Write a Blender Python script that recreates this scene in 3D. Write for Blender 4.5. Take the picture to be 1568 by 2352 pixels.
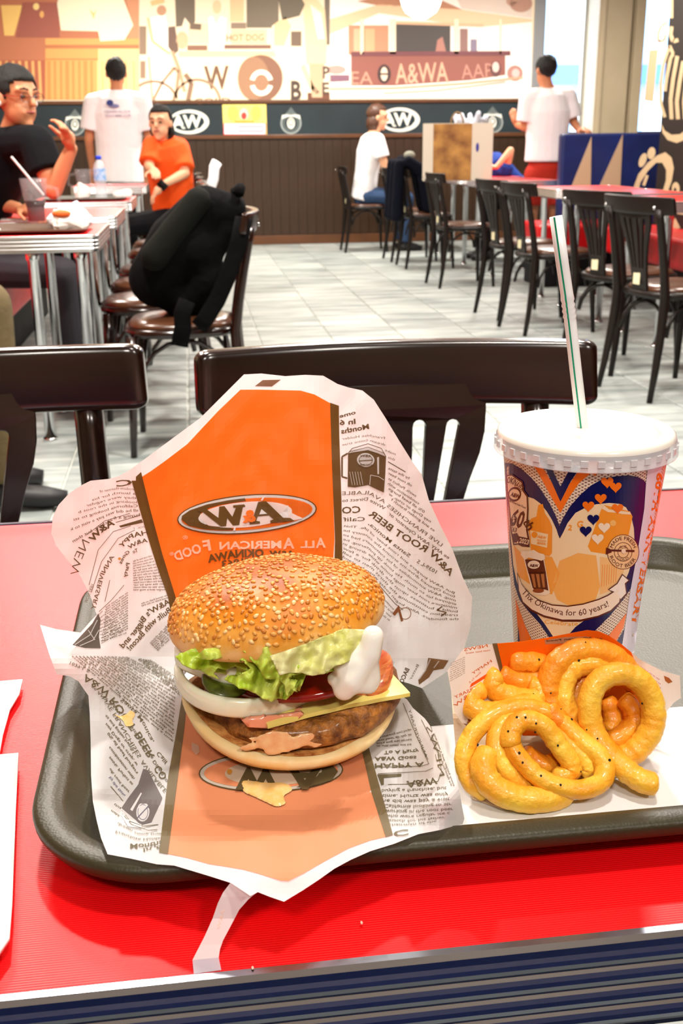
import bpy, bmesh, math, random
import numpy as np
from mathutils import Vector, Matrix, Euler, noise
from mathutils.geometry import tessellate_polygon
for o in list(bpy.data.objects):
    bpy.data.objects.remove(o)
random.seed(7)
SC = bpy.context.scene
COL = SC.collection
PI = math.pi
# ------------------------------------------------------------------ camera
H = 1.03
YAW, PITCH, ROLL, FPX = 0.131551512, 0.328809453, -0.010080097, 2481.28
CXP, CYP = 784.0, 1176.0
FW = Vector((math.sin(YAW)*math.cos(PITCH), math.cos(YAW)*math.cos(PITCH), -math.sin(PITCH)))
R0 = Vector((math.cos(YAW), -math.sin(YAW), 0))
U0 = R0.cross(FW)
RT = math.cos(ROLL)*R0 + math.sin(ROLL)*U0
UP = -math.sin(ROLL)*R0 + math.cos(ROLL)*U0
CAMP = Vector((0, 0, H))
cam = bpy.data.cameras.new('camera')
cam.sensor_fit = 'VERTICAL'
cam.sensor_height = 36
cam.lens = FPX/2352*36
cam.clip_start = 0.02
cam.dof.use_dof = True
cam.dof.focus_distance = 0.56
cam.dof.aperture_fstop = 25
camo = bpy.data.objects.new('camera', cam)
camo.matrix_world = Matrix(((RT.x, UP.x, -FW.x, 0), (RT.y, UP.y, -FW.y, 0), (RT.z, UP.z, -FW.z, H), (0, 0, 0, 1)))
COL.objects.link(camo)
SC.camera = camo
# ------------------------------------------------------------------ world, lights, exposure
SC.view_settings.view_transform = 'Standard'
SC.view_settings.look = 'None'
SC.view_settings.gamma = 1
SC.view_settings.use_curve_mapping = False
SC.view_settings.exposure = 0.88
W = bpy.data.worlds.new('sky')
SC.world = W
W.use_nodes = True
W.node_tree.nodes['Background'].inputs[0].default_value = (0.72, 0.86, 1.0, 1)
W.node_tree.nodes['Background'].inputs[1].default_value = 5.0
SC.cycles.max_bounces = 7
SC.cycles.diffuse_bounces = 3
SC.cycles.glossy_bounces = 3
SC.cycles.transmission_bounces = 6
SC.cycles.transparent_max_bounces = 8
SC.cycles.caustics_reflective = False
SC.cycles.caustics_refractive = False
SC.cycles.sample_clamp_indirect = 4
SC.cycles.use_denoising = True


def area(loc, size, power, col=(1, 0.93, 0.84), target=None, sy=None):
    l = bpy.data.lights.new('ceiling_and_fill_light', 'AREA')
    l.energy = power
    l.color = col
    l.size = size
    if sy:
        l.shape = 'RECTANGLE'
        l.size_y = sy
    o = bpy.data.objects.new('ceiling_and_fill_source', l)
    o.location = loc
    if target:
        d = Vector(target)-Vector(loc)
        o.rotation_euler = d.to_track_quat('-Z', 'Y').to_euler()
    COL.objects.link(o)
    return o


LAMPS = [(-0.4, 2.7), (1.1, 2.8), (0.3, 0.5), (-1.2, 4.4), (0.7, 4.6), (2.6, 4.6), (-1.2, 7.4), (0.7, 7.6), (2.6, 7.4), (-0.6, 10.4), (1.3, 10.4), (3.3, 10.3)]
area((-.5, -1.3, 2.70), .35, 20)  # added fill from the camera side, brightens the wrapper and foreground
area((1.0, -1.4, 2.70), .35, 20)  # second added fill, not one of the room's own lamps
for i, (x, y) in enumerate(LAMPS):
    near = i < 3
    area((x, y, 2.70), 0.16 if near else 0.4, 46 if i < 2 else (12 if near else (34 if y < 5 else (26 if y < 9 else 48))))
# ------------------------------------------------------------------ pixel helpers (photo frame 1568x2352)


def ray(x, y):
    return (x-CXP)/FPX*RT - (y-CYP)/FPX*UP + FW


def at_z(x, y, z):
    d = ray(x, y)
    return CAMP + d*((z-H)/d.z)


def at_y(x, y, Y):
    d = ray(x, y)
    return CAMP + d*(Y/d.y)


def proj(P):
    v = Vector(P)-CAMP
    f = v.dot(FW)
    return CXP+FPX*v.dot(RT)/f, CYP-FPX*v.dot(UP)/f, f


def sstep(a, b, x):
    t = max(0, min(1, (x-a)/(b-a)))
    return t*t*(3-2*t)


# ------------------------------------------------------------------ materials
MATS = {}


def s2l(c):
    return tuple(((v/12.92) if v <= 0.04045 else ((v+0.055)/1.055)**2.4) for v in c)


def hexc(h):
    return s2l(tuple(int(h[i:i+2], 16)/255 for i in (0, 2, 4)))


def mat(name, col, rough=0.5, metal=0.0, spec=0.5, var=0.0, vscale=20, bump=0.0, bscale=80, emit=None, estr=0, coat=0.0, sss=0.0, alpha=None, trans=0.0, ior=1.45, stretch=None, col2=None, bdist=0.002, transl=0):
    if name in MATS:
        return MATS[name]
    m = bpy.data.materials.new(name)
    m.use_nodes = True
    nt = m.node_tree
    b = nt.nodes['Principled BSDF']
    c = tuple(col)+(1,)
    b.inputs['Base Color'].default_value = c
    b.inputs['Roughness'].default_value = rough
    b.inputs['Metallic'].default_value = metal
    b.inputs['Specular IOR Level'].default_value = spec
    b.inputs['Coat Weight'].default_value = coat
    b.inputs['Coat Roughness'].default_value = 0.12
    b.inputs['IOR'].default_value = ior
    b.inputs['Transmission Weight'].default_value = trans
    if sss:
        b.inputs['Subsurface Weight'].default_value = sss
        b.inputs['Subsurface Radius'].default_value = (0.01, 0.005, 0.003)
        b.inputs['Subsurface Scale'].default_value = 0.5
    if alpha is not None:
        b.inputs['Alpha'].default_value = alpha
    if emit:
        b.inputs['Emission Color'].default_value = tuple(emit)+(1,)
        b.inputs['Emission Strength'].default_value = estr
    tc = nt.nodes.new('ShaderNodeTexCoord')
    src = tc.outputs['Object']
    if stretch:
        mp = nt.nodes.new('ShaderNodeMapping')
        mp.inputs['Scale'].default_value = stretch
        nt.links.new(src, mp.inputs[0])
        src = mp.outputs[0]
    if var or col2:
        n = nt.nodes.new('ShaderNodeTexNoise')
        n.inputs['Scale'].default_value = vscale
        n.inputs['Detail'].default_value = 5
        nt.links.new(src, n.inputs['Vector'])
        rp = nt.nodes.new('ShaderNodeValToRGB')
        rp.color_ramp.elements[0].position = 0.32
        rp.color_ramp.elements[1].position = 0.68
        c2 = col2 if col2 else tuple(min(1, v*(1+var)) for v in col)
        c1 = col if col2 else tuple(v*(1-var) for v in col)
        rp.color_ramp.elements[0].color = tuple(c1)+(1,)
        rp.color_ramp.elements[1].color = tuple(c2)+(1,)
        nt.links.new(n.outputs[0], rp.inputs[0])
        nt.links.new(rp.outputs[0], b.inputs['Base Color'])
    if bump:
        n2 = nt.nodes.new('ShaderNodeTexNoise')
        n2.inputs['Scale'].default_value = bscale
        n2.inputs['Detail'].default_value = 4
        nt.links.new(src, n2.inputs['Vector'])
        bp = nt.nodes.new('ShaderNodeBump')
        bp.inputs['Strength'].default_value = bump
        bp.inputs['Distance'].default_value = bdist
        nt.links.new(n2.outputs[0], bp.inputs['Height'])
        nt.links.new(bp.outputs[0], b.inputs['Normal'])
    if transl:
        out = nt.nodes['Material Output']
        tr = nt.nodes.new('ShaderNodeBsdfTranslucent')
        tr.inputs[0].default_value = c
        mx = nt.nodes.new('ShaderNodeMixShader')
        mx.inputs[0].default_value = transl
        nt.links.new(b.outputs[0], mx.inputs[1])
        nt.links.new(tr.outputs[0], mx.inputs[2])
        nt.links.new(mx.outputs[0], out.inputs[0])
    MATS[name] = m
    return m


def print_mat(name, rough=0.6, transl=0.0, spec=0.3, bump=0):
    """printed sheet: the ink colour of each face comes from a colour attribute"""
    if name in MATS:
        return MATS[name]
    m = bpy.data.materials.new(name)
    m.use_nodes = True
    nt = m.node_tree
    b = nt.nodes['Principled BSDF']
    a = nt.nodes.new('ShaderNodeAttribute')
    a.attribute_name = 'Ink'
    nt.links.new(a.outputs['Color'], b.inputs['Base Color'])
    b.inputs['Roughness'].default_value = rough
    b.inputs['Specular IOR Level'].default_value = spec
    if transl:
        out = nt.nodes['Material Output']
        tr = nt.nodes.new('ShaderNodeBsdfTranslucent')
        nt.links.new(a.outputs['Color'], tr.inputs[0])
        mx = nt.nodes.new('ShaderNodeMixShader')
        mx.inputs[0].default_value = transl
        nt.links.new(b.outputs[0], mx.inputs[1])
        nt.links.new(tr.outputs[0], mx.inputs[2])
        nt.links.new(mx.outputs[0], out.inputs[0])
    if bump:
        tc = nt.nodes.new('ShaderNodeTexCoord')
        n2 = nt.nodes.new('ShaderNodeTexNoise')
        n2.inputs['Scale'].default_value = 60
        nt.links.new(tc.outputs['Object'], n2.inputs['Vector'])
        bp = nt.nodes.new('ShaderNodeBump')
        bp.inputs['Strength'].default_value = bump
        bp.inputs['Distance'].default_value = 0.002
        nt.links.new(n2.outputs[0], bp.inputs['Height'])
        nt.links.new(bp.outputs[0], b.inputs['Normal'])
    MATS[name] = m
    return m


# ------------------------------------------------------------------ object helpers
def tag(o, label=None, cat=None, group=None, kind=None):
    if label:
        o['label'] = label
    if cat:
        o['category'] = cat
    if group:
        o['group'] = group
    if kind:
        o['kind'] = kind
    return o


def empty(name, loc=(0, 0, 0), rz=0, label=None, cat=None, group=None):
    o = bpy.data.objects.new(name, None)
    o.location = loc
    o.rotation_euler = (0, 0, rz)
    o.empty_display_size = 0.05
    COL.objects.link(o)
    return tag(o, label, cat, group)


def link(name, me, parent=None, loc=None):
    o = bpy.data.objects.new(name, me)
    COL.objects.link(o)
    if parent is not None:
        o.parent = parent
    if loc is not None:
        o.location = loc
    return o


def copy_tree(o, parent=None):
    c = o.copy()
    COL.objects.link(c)
    c.parent = parent
    for ch in o.children:
        copy_tree(ch, c)
    return c


class MB:
    def __init__(s):
        s.v = []
        s.f = []
        s.c = []

    def add(s, vs, fs, col=None):
        n = len(s.v)
        s.v += [tuple(v) for v in vs]
        s.f += [tuple(i+n for i in f) for f in fs]
        s.c += [col]*len(fs)

    def box(s, a, b, M=None, col=None):
        x0, y0, z0 = a
        x1, y1, z1 = b
        vs = [Vector(p) for p in ((x0, y0, z0), (x1, y0, z0), (x1, y1, z0), (x0, y1, z0), (x0, y0, z1), (x1, y0, z1), (x1, y1, z1), (x0, y1, z1))]
        if M:
            vs = [M @ v for v in vs]
        s.add(vs, [(0, 3, 2, 1), (4, 5, 6, 7), (0, 1, 5, 4), (1, 2, 6, 5), (2, 3, 7, 6), (3, 0, 4, 7)], col)

    def tube(s, pts, r, n=10, caps=True, flat=1.0, col=None, upv=None):
        """r number or list; flat squashes the second axis"""
        pts = [Vector(p) for p in pts]
        rs = r if isinstance(r, (list, tuple)) else [r]*len(pts)
        base = len(s.v)
        T = (pts[1]-pts[0]).normalized()
        a = Vector(upv) if upv else (Vector((0, 0, 1)) if abs(T.z) < 0.9 else Vector((1, 0, 0)))
        for i, p in enumerate(pts):
            if i == 0:
                T = (pts[1]-pts[0]).normalized()
            elif i == len(pts)-1:
                T = (pts[-1]-pts[-2]).normalized()
            else:
                T = (pts[i+1]-pts[i-1]).normalized()
            a = (a - T*a.dot(T))
            if a.length < 1e-6:
                a = T.orthogonal()
            a.normalize()
            b = T.cross(a)
            for k in range(n):
                t = 2*PI*k/n
                s.v.append(tuple(p + a*(math.cos(t)*rs[i]*flat) + b*(math.sin(t)*rs[i])))
        for i in range(len(pts)-1):
            for k in range(n):
                k2 = (k+1) % n
                s.f.append((base+i*n+k, base+i*n+k2, base+(i+1)*n+k2, base+(i+1)*n+k))
                s.c.append(col)
        if caps:
            s.f.append(tuple(base+k for k in range(n-1, -1, -1)))
            s.f.append(tuple(base+(len(pts)-1)*n+k for k in range(n)))
            s.c += [col, col]

    def lathe(s, prof, n=32, c=(0, 0, 0), col=None, close=True):
        base = len(s.v)
        for (r, z) in prof:
            for k in range(n):
                t = 2*PI*k/n
                s.v.append((c[0]+r*math.cos(t), c[1]+r*math.sin(t), c[2]+z))
        for i in range(len(prof)-1):
            for k in range(n):
                k2 = (k+1) % n
                s.f.append((base+i*n+k, base+i*n+k2, base+(i+1)*n+k2, base+(i+1)*n+k))
                s.c.append(col)
        if close:
            for i in (0, len(prof)-1):
                if prof[i][0] > 1e-5:
                    s.f.append(tuple(base+i*n+k for k in (range(n-1, -1, -1) if i == 0 else range(n))))
                    s.c.append(col)

    def sphere(s, c, r, n=12, m=8, sc=(1, 1, 1), M=None, col=None):
        base = len(s.v)
        for i in range(m+1):
            ph = PI*i/m
            for k in range(n):
                t = 2*PI*k/n
                v = Vector((r*sc[0]*math.sin(ph)*math.cos(t), r*sc[1]*math.sin(ph)*math.sin(t), r*sc[2]*math.cos(ph)))
                if M:
                    v = M @ v
                s.v.append(tuple(v+Vector(c)))
        for i in range(m):
            for k in range(n):
                k2 = (k+1) % n
                s.f.append((base+i*n+k, base+(i+1)*n+k, base+(i+1)*n+k2, base+i*n+k2))
                s.c.append(col)

    def capsule(s, a, b, ra, rb, n=12):
        a = Vector(a)
        b = Vector(b)
        s.sphere(a, ra, n, 8)
        s.sphere(b, rb, n, 8)
        if (b-a).length > 1e-4:
            s.tube([a, b], [ra, rb], n)

    def prism(s, poly, y0, y1, holes=(), fn=None):
        """polygon in x,z extruded along y with holes; fn bends a vertex"""
        loops = [list(poly)]+[list(h) for h in holes]
        fl = [p for L in loops for p in L]
        tris = tessellate_polygon([[Vector((p[0], p[1], 0)) for p in L] for L in loops])
        n = len(fl)
        vs = [Vector((p[0], y0, p[1])) for p in fl]+[Vector((p[0], y1, p[1])) for p in fl]
        if fn:
            vs = [fn(v) for v in vs]
        fs = [tuple(t) for t in tris]+[tuple(i+n for i in reversed(t)) for t in tris]
        k = 0
        for L in loops:
            m = len(L)
            for i in range(m):
                j = (i+1) % m
                fs.append((k+i, k+j, k+j+n, k+i+n))
            k += m
        s.add(vs, fs)

    def mesh(s, name, mats, smooth=False):
        me = bpy.data.meshes.new(name)
        me.from_pydata(s.v, [], s.f)
        if not isinstance(mats, (list, tuple)):
            mats = [mats]
        for m in mats:
            me.materials.append(m)
        if any(c is not None for c in s.c):
            at = me.color_attributes.new('Ink', 'FLOAT_COLOR', 'CORNER')
            arr = []
            for p, c in zip(me.polygons, s.c):
                arr += (list(c or (1, 1, 1))+[1])*p.loop_total
            at.data.foreach_set('color', arr)
        bm = bmesh.new()
        bm.from_mesh(me)
        bmesh.ops.recalc_face_normals(bm, faces=bm.faces)
        bm.to_mesh(me)
        bm.free()
        if smooth:
            me.shade_smooth()
        return me

    def build(s, name, mats, parent=None, smooth=False, bevel=0, seg=2, sub=0, loc=None, remesh=0, smo=0):
        me = s.mesh(name, mats, smooth)
        o = link(name, me, parent, loc)
        if remesh:
            md = o.modifiers.new('r', 'REMESH')
            md.mode = 'VOXEL'
            md.voxel_size = remesh
            md.use_smooth_shade = True
            if smo:
                sm = o.modifiers.new('s', 'SMOOTH')
                sm.iterations = smo
                sm.factor = 0.5
        if bevel:
            md = o.modifiers.new('b', 'BEVEL')
            md.width = bevel
            md.segments = seg
            md.limit_method = 'ANGLE'
            md.angle_limit = 0.7
            if smooth:
                me.shade_smooth()
        if sub:
            md = o.modifiers.new('s', 'SUBSURF')
            md.levels = sub
            md.render_levels = sub
        return o


def single(name, mb, m, label, cat, group=None, **k):
    return tag(mb.build(name, m, None, **k), label, cat, group)


# ------------------------------------------------------------------ printed art
TXT = {}


def glyphs(t, bold=0.0):
    key = (t, bold)
    if key in TXT:
        return TXT[key]
    cu = bpy.data.curves.new('t', 'FONT')
    cu.body = t
    cu.offset = bold
    cu.resolution_u = 2
    cu.fill_mode = 'FRONT'
    ob = bpy.data.objects.new('t', cu)
    COL.objects.link(ob)
    dg = bpy.context.evaluated_depsgraph_get()
    me = bpy.data.meshes.new_from_object(ob.evaluated_get(dg))
    vs = [(v.co.x, v.co.y) for v in me.vertices]
    fs = [tuple(p.vertices) for p in me.polygons]
    bpy.data.objects.remove(ob)
    bpy.data.curves.remove(cu)
    bpy.data.meshes.remove(me)
    if vs:
        x0 = min(v[0] for v in vs)
        x1 = max(v[0] for v in vs)
        vs = [(v[0]-x0, v[1]) for v in vs]
        w = x1-x0
    else:
        w = 1
    TXT[key] = (vs, fs, w)
    return TXT[key]


def clip(poly, ax, lim, keep_less):
    out = []
    n = len(poly)
    for i in range(n):
        a = poly[i]
        b = poly[(i+1) % n]
        ia = (a[ax] <= lim) if keep_less else (a[ax] >= lim)
        ib = (b[ax] <= lim) if keep_less else (b[ax] >= lim)
        if ia:
            out.append(a)
        if ia != ib:
            t = (lim-a[ax])/(b[ax]-a[ax])
            out.append((a[0]+t*(b[0]-a[0]), a[1]+t*(b[1]-a[1])))
    return out


def grid_fill(poly, cell):
    """cut a polygon into pieces no larger than a cell: returns verts, tris"""
    x0 = min(p[0] for p in poly)
    x1 = max(p[0] for p in poly)
    vs = []
    fs = []
    idx = {}

    def vid(p):
        k = (round(p[0], 2), round(p[1], 2))
        if k not in idx:
            idx[k] = len(vs)
            vs.append(p)
        return idx[k]
    i = math.floor(x0/cell)
    while i*cell < x1:
        col = clip(clip(poly, 0, i*cell, False), 0, (i+1)*cell, True)
        i += 1
        if len(col) < 3:
            continue
        ya = min(p[1] for p in col)
        yb = max(p[1] for p in col)
        j = math.floor(ya/cell)
        while j*cell < yb:
            q = clip(clip(col, 1, j*cell, False), 1, (j+1)*cell, True)
            j += 1
            r = []
            for p in q:
                if not r or (abs(p[0]-r[-1][0])+abs(p[1]-r[-1][1])) > 0.02:
                    r.append(p)
            if len(r) < 3:
                continue
            if len(r) == 4:
                f = tuple(vid(p) for p in r)
                if len(set(f)) == 4:
                    fs.append(f)
                continue
            for t in tessellate_polygon([[Vector((p[0], p[1], 0)) for p in r]]):
                f = tuple(vid(r[k]) for k in t)
                if len(set(f)) == 3:
                    fs.append(f)
    return vs, fs


class Print:
    """flat artwork described in drawing coordinates and laid on a surface by fn(x, y, layer)"""

    def __init__(s, fn, cell=20):
        s.mb = MB()
        s.fn = fn
        s.cell = cell

    def poly(s, pts, col, layer=1, cell=None):
        vs, fs = grid_fill(pts, cell or s.cell)
        s.mb.add([s.fn(x, y, layer) for x, y in vs], fs, col)

    def ell(s, cx, cy, a, b, col, layer=1, rot=0, n=40, t0=0, t1=2*PI):
        cr, sr = math.cos(rot), math.sin(rot)
        pts = []
        for k in range(n):
            t = t0+(t1-t0)*k/(n if abs(t1-t0) > 6.28 else n-1)
            x, y = a*math.cos(t), b*math.sin(t)
            pts.append((cx+x*cr-y*sr, cy+x*sr+y*cr))
        s.poly(pts, col, layer)

    def ring(s, cx, cy, a, b, w, col, layer=1, n=36, t0=0, t1=2*PI, rot=0):
        cr, sr = math.cos(rot), math.sin(rot)
        for k in range(n):
            q = []
            for (t, ww) in ((k, 0), (k+1, 0), (k+1, w), (k, w)):
                tt = t0+(t1-t0)*t/n
                x, y = (a-ww)*math.cos(tt), (b-ww)*math.sin(tt)
                q.append((cx+x*cr-y*sr, cy+x*sr+y*cr))
            s.mb.add([s.fn(x, y, layer) for x, y in q], [(0, 1, 2, 3)], col)

    def line(s, pts, w, col, layer=1):
        for a, b in zip(pts[:-1], pts[1:]):
            d = Vector((b[0]-a[0], b[1]-a[1]))
            if d.length < 1e-6:
                continue
            n = Vector((-d.y, d.x)).normalized()*w/2
            m = max(1, int(d.length/s.cell))
            for k in range(m):
                p = Vector(a)+d*k/m
                q = Vector(a)+d*(k+1)/m
                s.mb.add([s.fn(*(p-n), layer), s.fn(*(q-n), layer), s.fn(*(q+n), layer), s.fn(*(p+n), layer)], [(0, 1, 2, 3)], col)

    def text(s, t, path, h, col, layer=2, bold=0.0, flip=1):
        """letters run along the path; their tops point to (-dy, dx)*flip"""
        vs, fs, w = glyphs(t, bold)
        if not fs:
            return
        P = [Vector(p) for p in path]
        L = [0]
        for a, b in zip(P[:-1], P[1:]):
            L.append(L[-1]+(b-a).length)
        out = []
        for (x, y) in vs:
            d = x/w*L[-1]
            i = 0
            while i < len(P)-2 and d > L[i+1]:
                i += 1
            t_ = (d-L[i])/(L[i+1]-L[i])
            pos = P[i]+(P[i+1]-P[i])*t_
            dr = (P[i+1]-P[i]).normalized()
            # blend direction near corners
            if t_ > 0.5 and i < len(P)-2:
                d2 = (P[i+2]-P[i+1]).normalized()
                dr = (dr*(1.5-t_)+d2*(t_-0.5)).normalized()
            elif t_ < 0.5 and i > 0:
                d0 = (P[i]-P[i-1]).normalized()
                dr = (dr*(0.5+t_)+d0*(0.5-t_)).normalized()
            upv = Vector((-dr.y, dr.x))*flip
            q = pos+upv*(y*h/0.7)
            out.append(s.fn(q.x, q.y, layer))
        s.mb.add(out, fs, col)

    def build(s, name, m, parent):
        me = bpy.data.meshes.new(name)
        mb = s.mb
        me.from_pydata(mb.v, [], mb.f)
        me.materials.append(m)
        at = me.color_attributes.new('Ink', 'FLOAT_COLOR', 'CORNER')
        arr = np.ones((len(me.loops), 4), dtype=np.float32)
        k = 0
        for p, c in zip(me.polygons, mb.c):
            arr[k:k+p.loop_total, :3] = c or (1, 1, 1)
            k += p.loop_total
        at.data.foreach_set('color', arr.ravel())
        return link(name, me, parent)


def heart(cx, cy, r):
    pts = []
    for k in range(28):
        t = 2*PI*k/28
        x = 16*math.sin(t)**3
        y = 13*math.cos(t)-5*math.cos(2*t)-2*math.cos(3*t)-math.cos(4*t)
        pts.append((cx+x*r/16, cy-y*r/16))
    return pts
# ------------------------------------------------------------------ palette
M_wood = mat('dark_wood', hexc('1f0b05'), rough=0.2, var=0.35, vscale=6, stretch=(1, 1, 8), coat=0.35)
M_woodfar = mat('dark_wood_worn', hexc('150d09'), rough=0.42, spec=0.3, var=0.3, vscale=8, coat=0.08)
M_seat = mat('brown_vinyl', hexc('4e2e1c'), rough=0.28, var=0.1, vscale=10, coat=0.3)
M_red = mat('red_laminate', hexc('f21417'), rough=0.32, var=0.03, vscale=5)
M_redv = mat('red_vinyl', hexc('d3151a'), rough=0.35, bump=0.1, bscale=30)
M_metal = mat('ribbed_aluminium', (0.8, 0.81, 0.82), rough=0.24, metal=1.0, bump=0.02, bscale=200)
M_metaln = mat('ribbed_aluminium_navy_reflection', (0.36, 0.39, 0.46), rough=0.2, metal=1.0, bump=0.02, bscale=200)  # darker copy of the edging, dark navy reflection put into its colour
M_chrome = mat('chrome', (0.75, 0.76, 0.78), rough=0.08, metal=1.0)
M_black = mat('matte_black', (0.006, 0.006, 0.007), rough=0.6, spec=0.25)
M_white = mat('white_paint', (0.8, 0.79, 0.76), rough=0.6)
M_ink = print_mat('printed_ink', rough=0.55)


def table_red():
    m = bpy.data.materials.new('red_ribbed_laminate')
    m.use_nodes = True
    nt = m.node_tree
    b = nt.nodes['Principled BSDF']
    b.inputs['Base Color'].default_value = hexc('f00c12')+(1,)
    b.inputs['Roughness'].default_value = 0.36
    b.inputs['Specular IOR Level'].default_value = 0.3
    tc = nt.nodes.new('ShaderNodeTexCoord')
    w = nt.nodes.new('ShaderNodeTexWave')
    w.bands_direction = 'Y'
    w.inputs['Scale'].default_value = 230
    w.inputs['Distortion'].default_value = 0.3
    w.inputs['Detail Scale'].default_value = 0.4
    bp = nt.nodes.new('ShaderNodeBump')
    bp.inputs['Strength'].default_value = 0.35
    bp.inputs['Distance'].default_value = 0.0003
    nt.links.new(tc.outputs['Object'], w.inputs[0])
    nt.links.new(w.outputs['Color'], bp.inputs['Height'])
    nt.links.new(bp.outputs[0], b.inputs['Normal'])
    return m


M_redtop = table_red()
# ------------------------------------------------------------------ floor
XW0, XW1, YB, YF, ZC = -2.4, 5.5, 12.03, -2.4, 2.75
mb = MB()
mb.box((XW0-.1, YF-.1, -0.12), (XW1+.1, YB+.2, -0.008))
floor = tag(mb.build('floor', mat('grout', hexc('c2c4bc'), rough=0.8)), kind='structure')


def tile_mat():
    m = bpy.data.materials.new('floor_tile')
    m.use_nodes = True
    nt = m.node_tree
    b = nt.nodes['Principled BSDF']
    b.inputs['Roughness'].default_value = 0.42
    b.inputs['Specular IOR Level'].default_value = 0.3
    geo = nt.nodes.new('ShaderNodeNewGeometry')
    mp = nt.nodes.new('ShaderNodeMapping')
    mp.inputs['Scale'].default_value = (1.6, 9, 1)
    n = nt.nodes.new('ShaderNodeTexNoise')
    n.inputs['Scale'].default_value = 1.3
    n.inputs['Detail'].default_value = 6
    n.inputs['Roughness'].default_value = 0.6
    oi = nt.nodes.new('ShaderNodeObjectInfo')
    ad = nt.nodes.new('ShaderNodeMath')
    ad.operation = 'MULTIPLY_ADD'
    ad.inputs[1].default_value = 0.14
    rp = nt.nodes.new('ShaderNodeValToRGB')
    rp.color_ramp.elements[0].position = 0.38
    rp.color_ramp.elements[0].color = hexc('77807f')+(1,)
    rp.color_ramp.elements[1].position = 0.72
    rp.color_ramp.elements[1].color = hexc('b6bcb8')+(1,)
    nt.links.new(geo.outputs['Position'], mp.inputs[0])
    nt.links.new(mp.outputs[0], n.inputs[0])
    nt.links.new(oi.outputs['Random'], ad.inputs[0])
    nt.links.new(n.outputs[0], ad.inputs[2])
    nt.links.new(ad.outputs[0], rp.inputs[0])
    nt.links.new(rp.outputs[0], b.inputs['Base Color'])
    bp = nt.nodes.new('ShaderNodeBump')
    bp.inputs['Strength'].default_value = 0.25
    bp.inputs['Distance'].default_value = 0.004
    nt.links.new(n.outputs[0], bp.inputs['Height'])
    nt.links.new(bp.outputs[0], b.inputs['Normal'])
    return m


M_tile = tile_mat()
TP = 0.399
tm = MB()
h_ = TP/2-0.004
tm.add([(-h_, -h_, -.008), (h_, -h_, -.008), (h_, h_, -.008), (-h_, h_, -.008), (-h_, -h_, -.002), (h_, -h_, -.002), (h_, h_, -.002), (-h_, h_, -.002),
        (-h_+.004, -h_+.004, 0), (h_-.004, -h_+.004, 0), (h_-.004, h_-.004, 0), (-h_+.004, h_-.004, 0)],
       [(8, 9, 10, 11), (4, 5, 9, 8), (5, 6, 10, 9), (6, 7, 11, 10), (7, 4, 8, 11), (0, 1, 5, 4), (1, 2, 6, 5), (2, 3, 7, 6), (3, 0, 4, 7)])
tile_me = tm.mesh('tile', M_tile)
far = MB()
cands = []
for i in range(-8, 14):
    for j in range(-6, 31):
        x = 0.348+(i+.5)*TP
        y = YB-0.02-(j+.5)*TP
        if x < XW0+.2 or x > XW1-.2 or y < YF+.2:
            continue
        px, py, d = proj((x, y, 0))
        vis = d > 0.3 and -60 < px < 1630 and py < 1290
        cands.append((d if vis else 99, x, y))
cands.sort()
for k, (d, x, y) in enumerate(cands):
    if d < 90 and k < 296:
        link('tile', tile_me, floor, (x, y, 0))
    else:
        far.add([(v[0]+x, v[1]+y, v[2]) for v in tm.v], tm.f)
tag(far.build('outer_tile', M_tile, floor), kind='stuff')
# ------------------------------------------------------------------ ceiling and walls
mb = MB()
mb.box((XW0-.1, YF-.1, ZC), (XW1+.1, YB+.2, ZC+.1))
tag(mb.build('ceiling', mat('ceiling_paint', (0.75, 0.72, 0.66), rough=0.8)), kind='structure')
M_wall = mat('wall_paint', hexc('8f7c66'), rough=0.7, var=0.05, vscale=3)
mb = MB()
mb.box((XW0-.15, YF, 0), (XW0, YB, ZC))
tag(mb.build('wall_left', M_wall), kind='structure')
mb = MB()
mb.box((XW0-.15, YF-.15, 0), (XW1+.15, YF, ZC))
tag(mb.build('wall_front', M_wall), kind='structure')
mb = MB()
mb.box((XW1, 7.75, 0), (XW1+.15, YB, ZC))
mb.box((3.45, 7.6, 0), (XW1, 7.75, ZC))
tag(mb.build('wall_side', M_wall), kind='structure')
# back wall: solid to X 3.72, windows to the right of it
WALLX = 3.72
mb = MB()
mb.box((XW0, YB, 0), (WALLX, YB+.15, ZC))
mb.box((WALLX, YB, 0), (XW1, YB+.15, 0.9))
mb.box((WALLX, YB, 2.62), (XW1, YB+.15, ZC))
wall_back = tag(mb.build('wall_back', mat('dark_backing', hexc('1c120b'), rough=0.6)), kind='structure')
M_plank = mat('walnut_plank', hexc('33200f'), rough=0.42, var=0.3, vscale=3, stretch=(3, 3, 0.6))
pm = MB()
pm.box((-.046, -.012, 0), (.046, 0, .985))
plank_me = pm.mesh('plank', M_plank)
x = XW0+.05
while x < XW1:
    link('plank', plank_me, wall_back, (x, YB, 0.1+random.uniform(0, .001)))
    x += 0.096
M_trim = mat('brown_trim', hexc('5b3820'), rough=0.35, var=0.15, vscale=5)
mb = MB()
mb.box((XW0, YB-.025, 0), (XW1, YB, .095))
tag(mb.build('baseboard_back', M_trim, bevel=.004), kind='structure')
mb = MB()
mb.box((XW0, YB-.035, 1.085), (XW1, YB, 1.125))
tag(mb.build('trim_1', M_trim, bevel=.005), kind='structure')
mb = MB()
mb.box((XW0, YB-.03, 1.43), (WALLX, YB, 1.462))
tag(mb.build('trim_2', M_trim, bevel=.005), kind='structure')
mb = MB()
mb.box((XW0, YB-.012, 1.125), (WALLX, YB, 1.43))
band = tag(mb.build('trim_3', mat('slate_panel', hexc('1b2a30'), rough=0.5, var=0.2, vscale=2)), kind='structure')
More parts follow.
